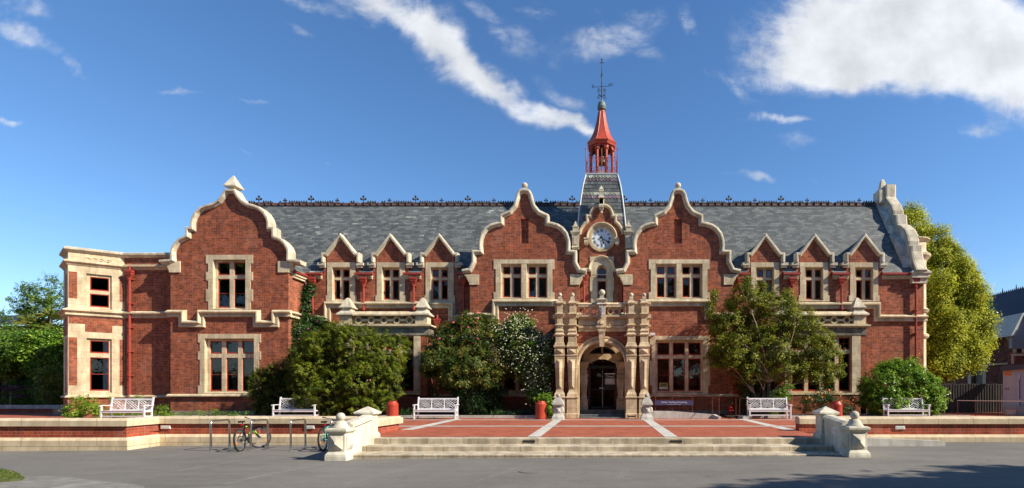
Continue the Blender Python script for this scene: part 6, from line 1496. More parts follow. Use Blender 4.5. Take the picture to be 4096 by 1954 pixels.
# second rail right of the path
hr2 = empty('handrail', (0, 0, 0)); tag(hr2, 'short red handrail, its shade put into the colour, just left of the bench under the crape myrtle', 'handrail')
mb = MB(); mb.tube([(X(2955), 25.3, Zr(1590)), (X(2966), 25.2, Zr(1590)), (X(2984), 24.4, Zr(1600)), (X(2984), 24.4, Zr(1606))], .02, 'dark_shaded_red', 8); mb.build('top_rail', hr2, smooth=True)
for px, yy in ((2955, 25.3), (2966, 25.1), (2984, 24.4)): mb = MB(); mb.tube([(X(px), yy, Zr(1592)), (X(px), yy, zter(yy))], .018, 'dark_shaded_red', 8); mb.build('post', hr2)
mb = MB(); mb.box(X(2960), X(2990), 24.2, 25.2, .3, zter(24.5)+.12, 'concrete'); mb.build('kerb', hr2)
# red hydrant-like outlet in the shade
hy = empty('fire_hydrant', (X(2946), 25.9, .5)); hy.scale = (.8, .8, .8); tag(hy, 'glossy red fire hydrant in the shade left of the crape myrtle bench', 'hydrant')
mb = MB(); mb.lathe(0, 0, [(.07, 0), (.07, .05), (.05, .08), (.05, .2), (.08, .22), (.11, .30), (.12, .40), (.09, .48), (.12, .50), (.12, .55), (.06, .60), (.03, .64)], 'red_gloss', 16); mb.build('body', hy, smooth=True)
for a in (0, 2.1, 4.2): mb = MB(); mb.tube([(0, 0, .38), (.17*math.cos(a), .17*math.sin(a)-.02, .36)], [.05, .06], 'red_gloss', 10); mb.build('outlet', hy, smooth=True)
# boot scraper
bs = empty('boot_scraper', ((2526-HX)/86, 24.35, zter(24.3))); tag(bs, 'small black iron boot scraper at the foot of the right entrance column', 'boot scraper')
mb = MB()
for s_ in (-1, 1): mb.tube([(s_*.17, 0, 0), (s_*.17, 0, .20)], .018, 'iron', 6); mb.ball(s_*.17, 0, .21, .022, 'iron', 8)
mb.build('upright', bs); mb = MB(); mb.box(-.17, .17, -.005, .005, .09, .15, 'iron'); mb.build('blade', bs)
# ================================================================== far right: fence, cabin, second building
fy = 30.6; fs_ = FOC/fy; X = lambda px, y=30.6: (px-HX)*y/FOC; Zf = lambda py, y=30.6: EYE+(HY-py)*y/FOC
fe = empty('timber_fence', (X(3740), fy, .5)); fe.location = (0, 0, 0); tag(fe, 'weathered dark grey upright board fence between the golden tree and the cabin', 'fence')
mb = MB(); rng = random.Random(3); x = X(3690)
while x < X(4060):
    h = Zf(1536)+rng.uniform(-.015, .02); mb.box(x, x+.088, fy+rng.uniform(0, .008), fy+.03, .4, h, 'fence_wood'); mb.box(x+.07, x+.13, fy-.02, fy, .4, h-.03+rng.uniform(-.01, .01), 'fence_wood'); x += .155
mb.build('boards', fe)
for zz in (.8, 1.6, 2.1): mb = MB(); mb.box(X(3690), X(4060), fy+.031, fy+.08, zz-.04, zz+.04, 'fence_wood'); mb.build('rail', fe)
cy_ = 28.2; cb = empty('site_cabin', (0, 0, 0)); tag(cb, 'pale grey portable cabin numbered 732 with dark roof edge, at the right edge', 'cabin')
FCB = Fr((4014-HX)*cy_/FOC, cy_, R(-41)); A_ = FCB.a; ZC = lambda py, px: FCB.z(py, px)
zc0, zc1 = ZC(1483, 4014), ZC(1483, 4014)+.28; L5 = 4.2
mb = MB(); prism(mb, FCB, [(0, .4), (0, zc0), (L5, zc1), (L5, .4)], [], 0, -2.5, 'cabin_wall'); mb.build('wall', cb)
mb = MB(); prism(mb, FCB, [(-.12, zc0-.02), (-.12, zc0+.24), (L5+.2, zc1+.26), (L5+.2, zc1)], [], .18, -2.7, 'cabin_trim'); mb.build('roof', cb)
mb = MB(); mb.box(-.02, .05, -.02, 0, .4, zc0-.01, 'cabin_wall', FCB); mb.build('corner_trim', cb)
def FT(px, py, d): return FCB.w(A_(px), ZC(py, px), d)
mb = MB(); mb.box(A_(4019), A_(4045), -.012, -.001, ZC(1503, 4032), ZC(1484, 4032), 'orange', FCB)
xm_ = A_(4032); mb.tube([FCB.w(x, z, .016) for x, z in arc(xm_, ZC(1493, 4032), .11, 25, 155, 8)], .012, 'paper', 4); mb.build('sticker', cb)
text_mesh('sticker_text', 'build', .085, FT(4036, 1493, .014), 'paper', cb, ext=.001, rot=(R(90), 0, R(-41)))
text_mesh('cabin_number', '732', .16, FT(4024, 1556, .004), 'black', cb, ext=.002, rot=(R(90), 0, R(-41)), sx_=1.25)
mb = MB(); mb.box(A_(4070), A_(4080), -.10, 0, ZC(1518, 4075), ZC(1498, 4075), 'pvc', FCB); mb.box(A_(4068), A_(4077), -.08, 0, ZC(1626, 4073), ZC(1518, 4073), 'pvc', FCB); mb.tube([FT(4079, 1518, .03), FT(4079, 1626, .03)], .012, 'cabin_trim', 6); mb.box(A_(4073), A_(4084), -.07, -.0, ZC(1607, 4078), ZC(1598, 4078), 'pvc', FCB); mb.build('conduit', cb)
ax0 = FCB.w(A_(4022)+.05, .5, .55); ac = empty('air_conditioner', ax0); ac.rotation_euler = (0, 0, R(-41)); tag(ac, 'beige outdoor air conditioning unit at the foot of the numbered cabin', 'air conditioner')
mb = MB(); mb.box(0, 1.2, .05, .40, 0, .48, 'ac_beige'); mb.build('casing', ac, bevel=.01); mb = MB(); mb.box(-.02, .42, -.02, .04, 0, .30, 'steel'); mb.lathe(0, 0, [(.08, 0), (.08, .01)], 'lamp_frame', 16); mb.v[-32:] = [(x+.2, -.03-z, y+.14) for x, y, z in mb.v[-32:]]; mb.build('grille', ac)
hr3 = empty('handrail', (0, 0, 0)); tag(hr3, 'thin red handrail, its shade put into the colour, in front of the timber fence and cabin', 'handrail')
yy = 25.2; mb = MB(); mb.tube([(X(3828, yy), yy, Zf(1603.5, yy)), (X(4200, yy), yy, Zf(1608, yy))], .022, 'dark_shaded_red', 8); mb.build('top_rail', hr3)
for px in (3830, 3903, 3995): mb = MB(); mb.tube([(X(px, yy), yy, Zf(1605, yy)), (X(px, yy), yy, .45)], .016, 'dark_shaded_red', 8); mb.build('post', hr3)
# second brick building behind, seen at an angle, in shade
b2 = empty('annexe_building', (0, 0, 0)); tag(b2, 'shaded brick building with steep dark blue slate roof behind the cabin at the right', 'building')
AX = 28.9; FS = Fr(AX, 36.0, R(-90)); ze2, zr2 = 6.25, 9.72; XR_ = 32.1
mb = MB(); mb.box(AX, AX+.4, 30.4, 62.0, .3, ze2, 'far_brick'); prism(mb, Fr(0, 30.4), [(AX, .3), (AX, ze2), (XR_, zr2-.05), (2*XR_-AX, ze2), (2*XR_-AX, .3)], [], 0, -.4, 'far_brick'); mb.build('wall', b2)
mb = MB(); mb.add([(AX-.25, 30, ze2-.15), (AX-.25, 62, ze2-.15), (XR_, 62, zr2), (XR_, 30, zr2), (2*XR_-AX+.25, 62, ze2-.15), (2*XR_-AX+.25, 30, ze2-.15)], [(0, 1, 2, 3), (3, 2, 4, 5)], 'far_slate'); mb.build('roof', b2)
mb = MB()
for k in range(150):
    yk = 31+k*.2; hgt = .16 if k % 7 else .42
    mb.add([(XR_, yk-.08, zr2-.02), (XR_, yk+.08, zr2-.02), (XR_, yk, zr2+hgt), (XR_+.04, yk-.08, zr2-.02), (XR_+.04, yk+.08, zr2-.02), (XR_+.04, yk, zr2+hgt)], [(0, 1, 2), (5, 4, 3), (0, 2, 5, 3), (1, 4, 5, 2)], 'cresting')
mb.build('ridge_cresting', b2)
mb = MB(); SA = lambda px: FS.a(px); SZ = lambda py, px: FS.z(py, px)
mb.box(SA(3870), SA(4200), -.12, .0, SZ(1462, 3980), SZ(1456, 3980), 'stone', FS)
for px in (3880, 3902, 3940): mb.box(SA(px)-.18, SA(px)+.18, -.06, .0, .5, SZ(1466, px), 'stone', FS)
mb.build('stone_trim', b2)
for p0, p1 in ((3884, 3899), (3906, 3936)): mb = MB(); mb.box(SA(p0), SA(p1), -.03, 0, .5, SZ(1470, p0), 'black', FS); mb.build('window', b2)
mb = MB(); d0, d1 = SA(3962), SA(4028); mb.box(d0, d1, -1.0, 1.4, SZ(1352, 3990), SZ(1288, 3990), 'cabin_trim', FS); mb.box(d0-.1, d1+.1, -1.1, 1.6, SZ(1288, 3990), SZ(1284, 3990), 'far_slate', FS); mb.build('dormer', b2)
for a, b in ((3968, 3990), (4004, 4022)): mb = MB(); mb.box(SA(a), SA(b), -1.03, -.99, SZ(1338, 3990), SZ(1296, 3990), 'ac_beige', FS); mb.build('window', b2)
# gabled corrugated wing
gy = 34.5; XG = lambda px: X(px, gy); ZG = lambda py: Zf(py, gy)
b3 = empty('grey_clad_wing', (0, 0, 0)); tag(b3, 'grey corrugated gable end on a brick base at the far right edge', 'building')
mb = MB(); prism(mb, Fr(0, gy), [(XG(4049), ZG(1394)), (XG(4049), ZG(1343)), (XG(4084), ZG(1260)), (XG(4160), ZG(1343)), (XG(4160), ZG(1394))], [], 0, -.3, 'grey_clad')
for k in range(26): xx = XG(4049)+k*.075; mb.box(xx, xx+.03, gy-.012, gy, ZG(1394), ZG(1343)-.0, 'grey_clad')
mb.build('cladding', b3)
mb = MB(); prism(mb, Fr(0, gy), [(XG(4035), ZG(1346)), (XG(4082), ZG(1254)), (XG(4090), ZG(1254)), (XG(4180), ZG(1346)), (XG(4172), ZG(1346)), (XG(4085), ZG(1262)), (XG(4048), ZG(1346))], [], .2, -3, 'lead'); mb.build('roof', b3)
mb = MB(); mb.box(XG(4045), XG(4200), gy-.02, gy+.3, .3, ZG(1398), 'far_brick'); mb.build('wall', b3)
mb = MB(); mb.box(XG(4050), XG(4063), gy-.08, gy-.021, ZG(1412), ZG(1396), 'stone'); mb.box(XG(4085), XG(4120), gy-.08, gy-.021, ZG(1412), ZG(1396), 'stone'); mb.box(XG(4045), XG(4200), gy-.12, gy-.021, ZG(1425), ZG(1416), 'stone'); mb.box(XG(4045), XG(4053), gy-.06, gy-.021, ZG(1456), ZG(1425), 'stone'); mb.build('stone_trim', b3)
mb = MB(); mb.box(XG(4066), XG(4083), gy-.05, gy-.021, ZG(1410), ZG(1398), 'black'); mb.build('window', b3)

# far left: garden wall and a distant roof
gw = empty('garden_wall', (0, 0, 0)); tag(gw, 'low shaded brick garden wall with grey coping below the trees at the far left', 'wall')
wy = 30.0; mb = MB(); mb.box(-40, -28.35, wy, wy+.3, .4, Zf(1636, wy), 'garden_brick'); mb.build('brickwork', gw); mb = MB(); mb.box(-40, -28.35, wy-.05, wy+.36, Zf(1636, wy), Zf(1621, wy), 'grey_stone'); mb.build('coping', gw)
dr_ = empty('distant_house', (0, 0, 0)); tag(dr_, 'grey tiled roof of a distant house above the trees at the far left', 'house')
hy2 = 75.0; mb = MB(); mb.add([(X(-120, hy2), hy2, Zf(1300, hy2)), (X(150, hy2), hy2, Zf(1300, hy2)), (X(130, hy2+4), hy2+4, Zf(1262, hy2+4)), (X(-120, hy2+4), hy2+4, Zf(1262, hy2+4))], [(0, 1, 2, 3)], 'far_slate'); mb.build('roof', dr_)
mb = MB(); mb.box(X(-110, hy2), X(140, hy2), hy2+.4, hy2+8, .3, Zf(1302, hy2), 'far_brick'); mb.build('wall', dr_)

# ================================================================== plants
def leafmesh(name, P, N, size, mat, parent, rng, aspect=.5, col=None, up=.0, shape='quad', jitter=.35):
    """P (n,3) leaf centres, N (n,3) leaf normals; one small face per leaf"""
    n = len(P)
    t = rng.normal(size=(n, 3)); t[:, 2] += up
    N = N/np.maximum(1e-6, np.linalg.norm(N, axis=1, keepdims=True))
    t -= N*(t*N).sum(1, keepdims=True); t /= np.maximum(1e-6, np.linalg.norm(t, axis=1, keepdims=True))
    b = np.cross(N, t); s = size*(1+jitter*rng.uniform(-1, 1, size=(n, 1)))
    w = s*aspect
    # a kite: stalk, two flanks, tip, slightly folded
    v = np.stack([P-t*s*.5, P-t*s*.02+b*w*.5+N*w*.12, P+t*s*.5, P-t*s*.02-b*w*.5+N*w*.12], axis=1).reshape(-1, 3)
    me = bpy.data.meshes.new(name); me.vertices.add(4*n); me.loops.add(4*n); me.polygons.add(n)
    me.vertices.foreach_set('co', v.astype(np.float32).ravel()); me.loops.foreach_set('vertex_index', np.arange(4*n, dtype=np.int32))
    me.polygons.foreach_set('loop_start', np.arange(0, 4*n, 4, dtype=np.int32)); me.polygons.foreach_set('loop_total', np.full(n, 4, dtype=np.int32))
    if col is None: col = rng.uniform(0, 1, n)
    ca = me.color_attributes.new('col', 'FLOAT_COLOR', 'CORNER'); c4 = np.repeat(np.stack([col, col, col, np.ones(n)], 1), 4, axis=0)
    ca.data.foreach_set('color', np.clip(c4, 0, 1).astype(np.float32).ravel())
    me.materials.append(MATS[mat]); me.update(calc_edges=True)
    o = bpy.data.objects.new(name, me); C.objects.link(o); o.parent = parent; return o
def sphere_pts(rng, n):
    v = rng.normal(size=(n, 3)); return v/np.linalg.norm(v, axis=1, keepdims=True)
def blobs_r(B): return (B[:, 3]+B[:, 5])/2
def blobs_foliage(name, blobs, nclump, per, cr, leaf, mat, parent, seed, aspect=.5, fill=.35, up=.3, bright=.0, flat=1.0, keep=None, spray=0.0, lo=.0, radial=.95, lobes=5, gap=.30):
    """leaf clumps spread over and through a set of ellipsoids (cx, cy, cz, rx, ry, rz)"""
    rng = np.random.default_rng(seed); B = np.array(blobs, float)
    sub = []
    for b in B:
        for q in sphere_pts(rng, lobes):
            k_ = rng.uniform(.28, .48); sub.append([*(b[:3]+q*b[3:]*rng.uniform(.72, .98)), *(b[3:]*k_+.02)])
    if sub: B = np.vstack([B, np.array(sub)])
    vol = (B[:, 3]*B[:, 5]+B[:, 4]*B[:, 5]+B[:, 3]*B[:, 4]); idx = rng.choice(len(B), size=nclump, p=vol/vol.sum())
    d = sphere_pts(rng, nclump); d[:, 1] = np.where(rng.random(nclump) < .35, -np.abs(d[:, 1]), d[:, 1])
    r_ = np.where(rng.random(nclump) < fill, rng.uniform(.35, .9, nclump), rng.uniform(.86, 1.10, nclump))[:, None]
    c = B[idx, :3]+d*r_*B[idx, 3:]
    # drop clumps that fall deep inside another ellipsoid
    deep = np.zeros(nclump, bool)
    for b in B:
        q = ((c-b[:3])/b[3:]); deep |= (q*q).sum(1) < .38
    deep &= rng.random(nclump) > .25
    w_ = 2.2/max(.3, float(np.median(blobs_r(B)))); ph = rng.uniform(0, 6, 6)
    g_ = np.sin(c[:, 0]*w_*1.3+ph[0]+np.sin(c[:, 2]*w_+ph[1]))+np.sin(c[:, 2]*w_*1.5+ph[2]+np.sin(c[:, 0]*w_*1.1+ph[3]))+.8*np.sin(c[:, 1]*w_*1.7+ph[4])+rng.normal(0, .35, nclump)
    deep |= g_ > np.quantile(g_, 1-gap)
    c, d = c[~deep], d[~deep]
    if keep is not None: m = keep(c); c, d = c[m], d[m]
    n = len(c); k = per
    cc = np.repeat(c, k, 0); dd = np.repeat(d, k, 0)
    off = rng.normal(size=(n*k, 3))*cr*.55; off[:, 2] *= flat
    if spray: 
        tt = rng.uniform(-1, 1, size=(n*k, 1)); ax_ = np.repeat(d+rng.normal(size=(n, 3))*.5+np.array([0, 0, .35]), k, 0); ax_ /= np.linalg.norm(ax_, axis=1, keepdims=True); off = off*(1-spray)+ax_*tt*cr*spray
    P = cc+off; P[:, 2] = np.maximum(P[:, 2], lo)
    Nn = dd*radial+rng.normal(size=P.shape)*.42+np.array([0, 0, up])
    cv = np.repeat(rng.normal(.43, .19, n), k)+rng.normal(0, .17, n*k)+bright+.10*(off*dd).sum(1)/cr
    return leafmesh(name, P, Nn, leaf, mat, parent, rng, aspect, cv), c
def flowers(name, C_, n, size, mat, parent, seed, spread=.1, petals=4):
    rng = np.random.default_rng(seed); i = rng.choice(len(C_), size=min(n, len(C_)), replace=False); base = C_[i]+rng.normal(size=(len(i), 3))*spread+np.array([.04, -.16, .06])
    P = np.repeat(base, petals, 0)+rng.normal(size=(len(i)*petals, 3))*size*.3
    N = rng.normal(size=P.shape)*.6+np.array([.3, -.7, .5])
    o = leafmesh(name, P, N, size, 'leaf_green', parent, rng, .9); o.data.materials.clear(); o.data.materials.append(MATS[mat]); o['kind'] = 'stuff'; return o
def trunk(name, pts, rads, mat, parent): mb = MB(); mb.tube(pts, rads, mat, 9); return mb.build(name, parent, smooth=True)
def branches(name, base, tips, mat, parent, seed, r0=.05, r1=.008, bend=.25, n=6, segs=None):
    rr = random.Random(seed); mb = MB()
    for t in tips:
        b = Vector(base) if not callable(base) else base(t); e = Vector(t); pts = []
        side = Vector((rr.uniform(-1, 1), rr.uniform(-1, 1), rr.uniform(-.3, 1)))*bend*(e-b).length*.35
        for i in range(n+1):
            u = i/n; pts.append(b.lerp(e, u)+side*math.sin(math.pi*u)+Vector((rr.uniform(-1, 1), rr.uniform(-1, 1), rr.uniform(-1, 1)))*.025)
        mb.tube(pts, [r0+(r1-r0)*i/n for i in range(n+1)], mat, 5)
    return mb.build(name, parent)
def plant(name, px, y, label, cat, group=None):
    o = empty(name, (0, 0, 0)); tag(o, label, cat, group); return o
def B(px, py, y, rpx, rpy, ry): 
    s = FOC/y; return ((px-HX)/s, y, EYE+(HY-py)/s, rpx/s, ry, rpy/s)

# low bushes by the left wing
p = plant('rounded_bush', 300, 25, 'leafy yellow-green bush at the corner of the left wing, beside the first bench', 'bush')
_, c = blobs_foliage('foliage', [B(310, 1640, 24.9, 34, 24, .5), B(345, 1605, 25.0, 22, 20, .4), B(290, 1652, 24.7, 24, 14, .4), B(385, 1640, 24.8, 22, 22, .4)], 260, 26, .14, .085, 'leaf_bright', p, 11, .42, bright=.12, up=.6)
branches('stems', ((310-HX)/84, 25, .45), [tuple(q) for q in c[::14]], 'bark', p, 1, .02, .006)
p = plant('low_shrub', 540, 25, 'low fresh green shrub growing behind the first bench', 'shrub')
blobs_foliage('foliage', [B(500, 1655, 25.2, 60, 14, .4), B(450, 1600, 25.4, 12, 12, .2), B(550, 1597, 25.4, 16, 12, .2), B(430, 1650, 25.3, 25, 14, .4)], 220, 22, .12, .06, 'leaf_bright', p, 12, .4, bright=.0)
p = plant('round_shrub', 650, 25, 'rounded lime-green shrub right of the first bench', 'shrub')
blobs_foliage('foliage', [B(645, 1650, 25.0, 42, 26, .5), B(680, 1660, 25.0, 25, 14, .4)], 320, 26, .11, .045, 'leaf_bright', p, 13, .3, bright=.12, spray=.7)
p = plant('creeping_groundcover', 860, 25.2, 'strip of feathery green groundcover along the block base', 'groundcover'); 
for ch in (0,): blobs_foliage('foliage', [B(790, 1658, 25.2, 40, 14, .4), B(850, 1656, 25.2, 45, 15, .4), B(910, 1660, 25.2, 50, 12, .4), B(975, 1662, 25.2, 40, 12, .4), B(740, 1664, 25.2, 30, 9, .3)], 520, 22, .11, .045, 'leaf_bright', p, 14, .3, spray=.7, up=.5)
tag(p, kind='stuff')
# feathery dark shrub at the block corner
p = plant('feathery_shrub', 1090, 26, 'dark feathery upright shrub at the right corner of the left block', 'shrub')
_, c = blobs_foliage('foliage', [B(1050, 1570, 25.9, 42, 95, .6), B(1110, 1550, 26.0, 45, 90, .7), B(1165, 1540, 26.2, 45, 90, .7), B(1030, 1540, 25.9, 22, 50, .4), B(1140, 1490, 26.2, 40, 45, .6), B(1090, 1630, 25.8, 60, 40, .6)], 2400, 40, .20, .08, 'leaf_olive', p, 15, .28, spray=.8, up=.9, bright=-.14, fill=.4, gap=.12)
branches('stems', ((1100-HX)/80, 26.1, .45), [tuple(q) for q in c[::40]], 'bark', p, 2, .03, .006)
# climber on the wall
p = plant('flowering_climber', 1215, 27, 'dark green climber with magenta flowers scaling the wall in the corner', 'climber')
_, c = blobs_foliage('foliage', [B(1215, 1270, 28.1, 26, 70, .25), B(1228, 1190, 28.2, 13, 45, .15), B(1240, 1300, 28.0, 50, 40, .3), B(1195, 1370, 27.6, 42, 90, .35), B(1240, 1380, 27.6, 50, 70, .4), B(1180, 1450, 27.3, 30, 70, .35), B(1285, 1300, 28.0, 22, 22, .2), B(1250, 1160, 28.2, 10, 22, .1), B(1195, 1500, 27.2, 30, 50, .3)], 1500, 26, .15, .085, 'leaf_dark', p, 16, .6, bright=.14, up=.3, gap=.06)
flowers('flowers', c, 60, .055, 'petal_magenta', p, 3); branches('stems', ((1200-HX)/76, 27.6, .5), [tuple(q) for q in c[::30]], 'bark', p, 3, .03, .006)
# the large golden-green bush
p = plant('golden_bush', 1400, 25.3, 'very large rounded golden-green bush left of the steps, taller than the benches', 'bush')
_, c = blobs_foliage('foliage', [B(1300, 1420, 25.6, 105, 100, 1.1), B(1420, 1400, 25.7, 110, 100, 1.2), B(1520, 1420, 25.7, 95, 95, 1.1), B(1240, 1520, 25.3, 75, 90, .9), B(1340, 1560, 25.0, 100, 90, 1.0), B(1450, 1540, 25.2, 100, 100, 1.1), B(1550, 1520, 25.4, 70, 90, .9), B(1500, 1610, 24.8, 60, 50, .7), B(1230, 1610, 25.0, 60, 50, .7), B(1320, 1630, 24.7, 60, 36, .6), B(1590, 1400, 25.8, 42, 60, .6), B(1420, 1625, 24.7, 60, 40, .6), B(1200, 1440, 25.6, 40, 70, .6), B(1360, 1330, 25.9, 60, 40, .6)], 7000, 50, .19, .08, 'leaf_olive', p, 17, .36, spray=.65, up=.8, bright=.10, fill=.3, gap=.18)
branches('stems', ((1400-HX)/82, 25.6, .45), [tuple(q) for q in c[::70]], 'bark', p, 4, .05, .008)
# oleander
p = plant('pink_oleander', 1850, 26, 'dark oleander with scattered pink flowers behind the third bench', 'shrub')
ob = [B(1800, 1380, 26.2, 80, 80, .9), B(1880, 1350, 26.3, 90, 80, .9), B(1960, 1370, 26.4, 70, 80, .8), B(1760, 1440, 26.0, 60, 70, .8), B(1720, 1460, 25.9, 40, 45, .5), B(1870, 1450, 26.0, 110, 70, 1.0), B(1910, 1310, 26.4, 60, 45, .5), B(1970, 1450, 26.2, 60, 70, .7), B(1830, 1500, 26.0, 80, 50, .8)]
ob += [B(1930, 1500, 26.1, 80, 50, .8), B(1780, 1500, 26.0, 40, 40, .5)]
_, c = blobs_foliage('foliage', ob, 3400, 32, .20, .16, 'leaf_oleander', p, 18, .22, up=.6, bright=.06, fill=.4, spray=.3, gap=.15)
blobs_foliage('foliage_low', [B(1930, 1560, 26.3, 60, 60, .5), B(1840, 1560, 26.2, 50, 50, .4), B(1900, 1630, 26.2, 70, 30, .4), B(1750, 1560, 26.2, 24, 30, .3), B(2010, 1570, 26.3, 24, 20, .2), B(1880, 1590, 26.1, 90, 60, .5), B(1960, 1610, 26.2, 50, 40, .4)], 900, 24, .20, .15, 'leaf_dark', p, 19, .18, bright=-.1)
flowers('flowers', c[(c[:, 2] > 3.9)], 34, .075, 'petal_pink', p, 5, .12, 6)
branches('stems', lambda t: Vector(((1905-HX)/80+random.Random(t[0]).uniform(-.45, .35), 26.1, .45)), [tuple(q) for q in c[::90]], 'bark', p, 5, .03, .008, bend=.15)
# white-flowered shrub
p = plant('white_flowering_shrub', 2090, 26, 'tall arching shrub covered in small white flowers left of the entrance', 'shrub')
wb = [B(2090, 1370, 26.1, 85, 70, .7), B(2010, 1340, 26.3, 40, 50, .5), B(2160, 1480, 25.8, 50, 50, .5), B(2150, 1560, 25.7, 40, 50, .4), B(2070, 1330, 26.3, 60, 60, .6), B(2110, 1400, 26.0, 75, 60, .7), B(2040, 1400, 26.2, 40, 70, .5), B(2170, 1440, 25.7, 50, 50, .5), B(2090, 1290, 26.3, 38, 28, .4), B(2130, 1480, 25.8, 60, 50, .5), B(2190, 1400, 25.9, 20, 50, .3)]
_, c = blobs_foliage('foliage', wb, 3600, 34, .18, .08, 'leaf_green', p, 20, .45, bright=.05, up=.5, spray=.5, gap=.15)
_, c2 = blobs_foliage('foliage_low', [B(2160, 1560, 25.6, 32, 60, .4), B(2110, 1530, 25.8, 30, 40, .3), B(2195, 1520, 25.5, 20, 50, .3), B(2070, 1490, 26.0, 30, 30, .3)], 260, 22, .16, .07, 'leaf_green', p, 21, .4)
flowers('flowers', c, 2000, .04, 'petal_white', p, 6, .17, 5); flowers('flowers_low', c2, 70, .07, 'petal_white', p, 7, .12, 3)
branches('stems', ((2150-HX)/82, 25.9, .45), [tuple(q) for q in c[::140]], 'bark', p, 6, .022, .006, bend=.4)
p = plant('small_green_shrub', 2190, 25, 'small fresh green shrub squeezed behind the bin beside the entrance', 'shrub')
blobs_foliage('foliage', [B(2185, 1600, 24.9, 30, 24, .35), B(2200, 1640, 24.9, 20, 25, .3), B(2150, 1590, 25.0, 16, 12, .25)], 170, 20, .14, .12, 'leaf_bright', p, 22, .3, bright=.0)
# strappy plants in the shaded bed
for i, (px, lb) in enumerate(((1990, 'tuft of strappy leaves in the shaded bed right of the oleander stems'), (2090, 'tuft of strappy leaves in the shaded bed left of the middle bin'), (1620, 'tuft of strappy leaves in the shaded bed beside the wall-end bin'))):
    o = empty('strappy_plant', ((px-HX)/82, 25.5, .55)); tag(o, lb, 'plant', 'strappy plants in the shaded bed'); rng = np.random.default_rng(30+i)
    n = 90; P_ = rng.normal(size=(n, 3))*np.array([.3, .15, .08])+np.array([0, 0, .15]); leafmesh('foliage', P_, rng.normal(size=(n, 3))+np.array([0, -.5, .3]), .38, 'leaf_dark', o, rng, .09, up=1.2)
# crape myrtle
p = plant('crape_myrtle', 3090, 26, 'wide airy tree with pale twisting branches in front of the right bay window', 'tree')
mbl = [B(2910, 1290, 26.2, 70, 80, .8), B(2990, 1210, 26.3, 80, 75, .8), B(3090, 1260, 26.3, 100, 90, 1.0), B(3190, 1300, 26.2, 90, 70, .9), B(2960, 1390, 26.0, 100, 80, 1.0), B(3080, 1400, 25.9, 110, 90, 1.1), B(3210, 1400, 26.0, 110, 80, 1.0), B(3290, 1430, 26.0, 70, 70, .8), B(2890, 1330, 26.1, 50, 60, .6), B(3000, 1480, 25.9, 90, 50, .8), B(3150, 1480, 25.8, 90, 50, .8), B(3270, 1500, 25.9, 70, 40, .6), B(2985, 1150, 26.4, 30, 40, .3), B(2840, 1240, 26.2, 25, 35, .3), B(3045, 1170, 26.4, 30, 40, .3), B(3340, 1480, 26.0, 30, 28, .3), B(3130, 1200, 26.4, 40, 40, .4), B(2850, 1180, 26.3, 22, 26, .2), B(2865, 1430, 26.0, 40, 50, .4)]
_, c = blobs_foliage('crown', mbl, 3500, 40, .17, .088, 'leaf_myrtle', p, 23, .6, up=.7, bright=.10, fill=.5, flat=.8, gap=.2)
tb = Vector(((3065-HX)/81, 26.0, .5)); fk = [tb+Vector((-.1, 0, 1.3)), tb+Vector((.35, -.1, 1.2)), tb+Vector((-.55, .1, 1.15)), tb+Vector((.1, -.2, 1.7))]
mb = MB()
for f_ in fk: mb.tube([tuple(tb), tuple(tb.lerp(f_, .5)+Vector((.05, 0, .0))), tuple(f_)], [.13, .10, .08], 'bark', 8)
mb.build('trunk', p, smooth=True)
rr = random.Random(8)
branches('branches', lambda t: min(fk, key=lambda q: (q-Vector(t)).length+rr.uniform(0, .5)), [tuple(q) for q in c[::34]], 'pale_bark', p, 9, .026, .007, bend=.35, n=7)
p = plant('dark_understorey', 3010, 26.8, 'dense dark green bush in deep shade below the crape myrtle', 'bush')
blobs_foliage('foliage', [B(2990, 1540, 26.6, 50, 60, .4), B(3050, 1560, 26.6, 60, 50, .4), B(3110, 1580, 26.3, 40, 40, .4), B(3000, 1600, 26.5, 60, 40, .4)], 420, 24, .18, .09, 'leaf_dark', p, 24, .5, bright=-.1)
p = plant('sunlit_shoots', 3120, 25.3, 'bright sunlit leafy shoots behind the bench under the crape myrtle', 'shrub')
blobs_foliage('foliage', [B(3120, 1585, 25.3, 36, 18, .3), B(3095, 1640, 25.3, 16, 14, .2), B(3140, 1560, 25.3, 26, 14, .2)], 110, 20, .13, .08, 'leaf_bright', p, 25, .5)
# orange-flowered shrub
p = plant('orange_flowered_shrub', 3290, 25.4, 'small dark shrub dotted with orange flowers behind the right bin', 'shrub')
_, c = blobs_foliage('foliage', [B(3250, 1610, 25.3, 50, 30, .5), B(3300, 1580, 25.4, 45, 30, .4), B(3330, 1620, 25.4, 50, 36, .5), B(3220, 1630, 25.3, 34, 22, .3), B(3375, 1640, 25.4, 36, 24, .4), B(3400, 1600, 25.6, 20, 20, .3)], 520, 22, .13, .08, 'leaf_dark', p, 26, .4, bright=.12)
flowers('flowers', c, 50, .06, 'petal_orange', p, 8)
branches('stems', ((3270-HX)/82, 25.4, .5), [tuple(q) for q in c[::30]], 'bark', p, 10, .02, .006)
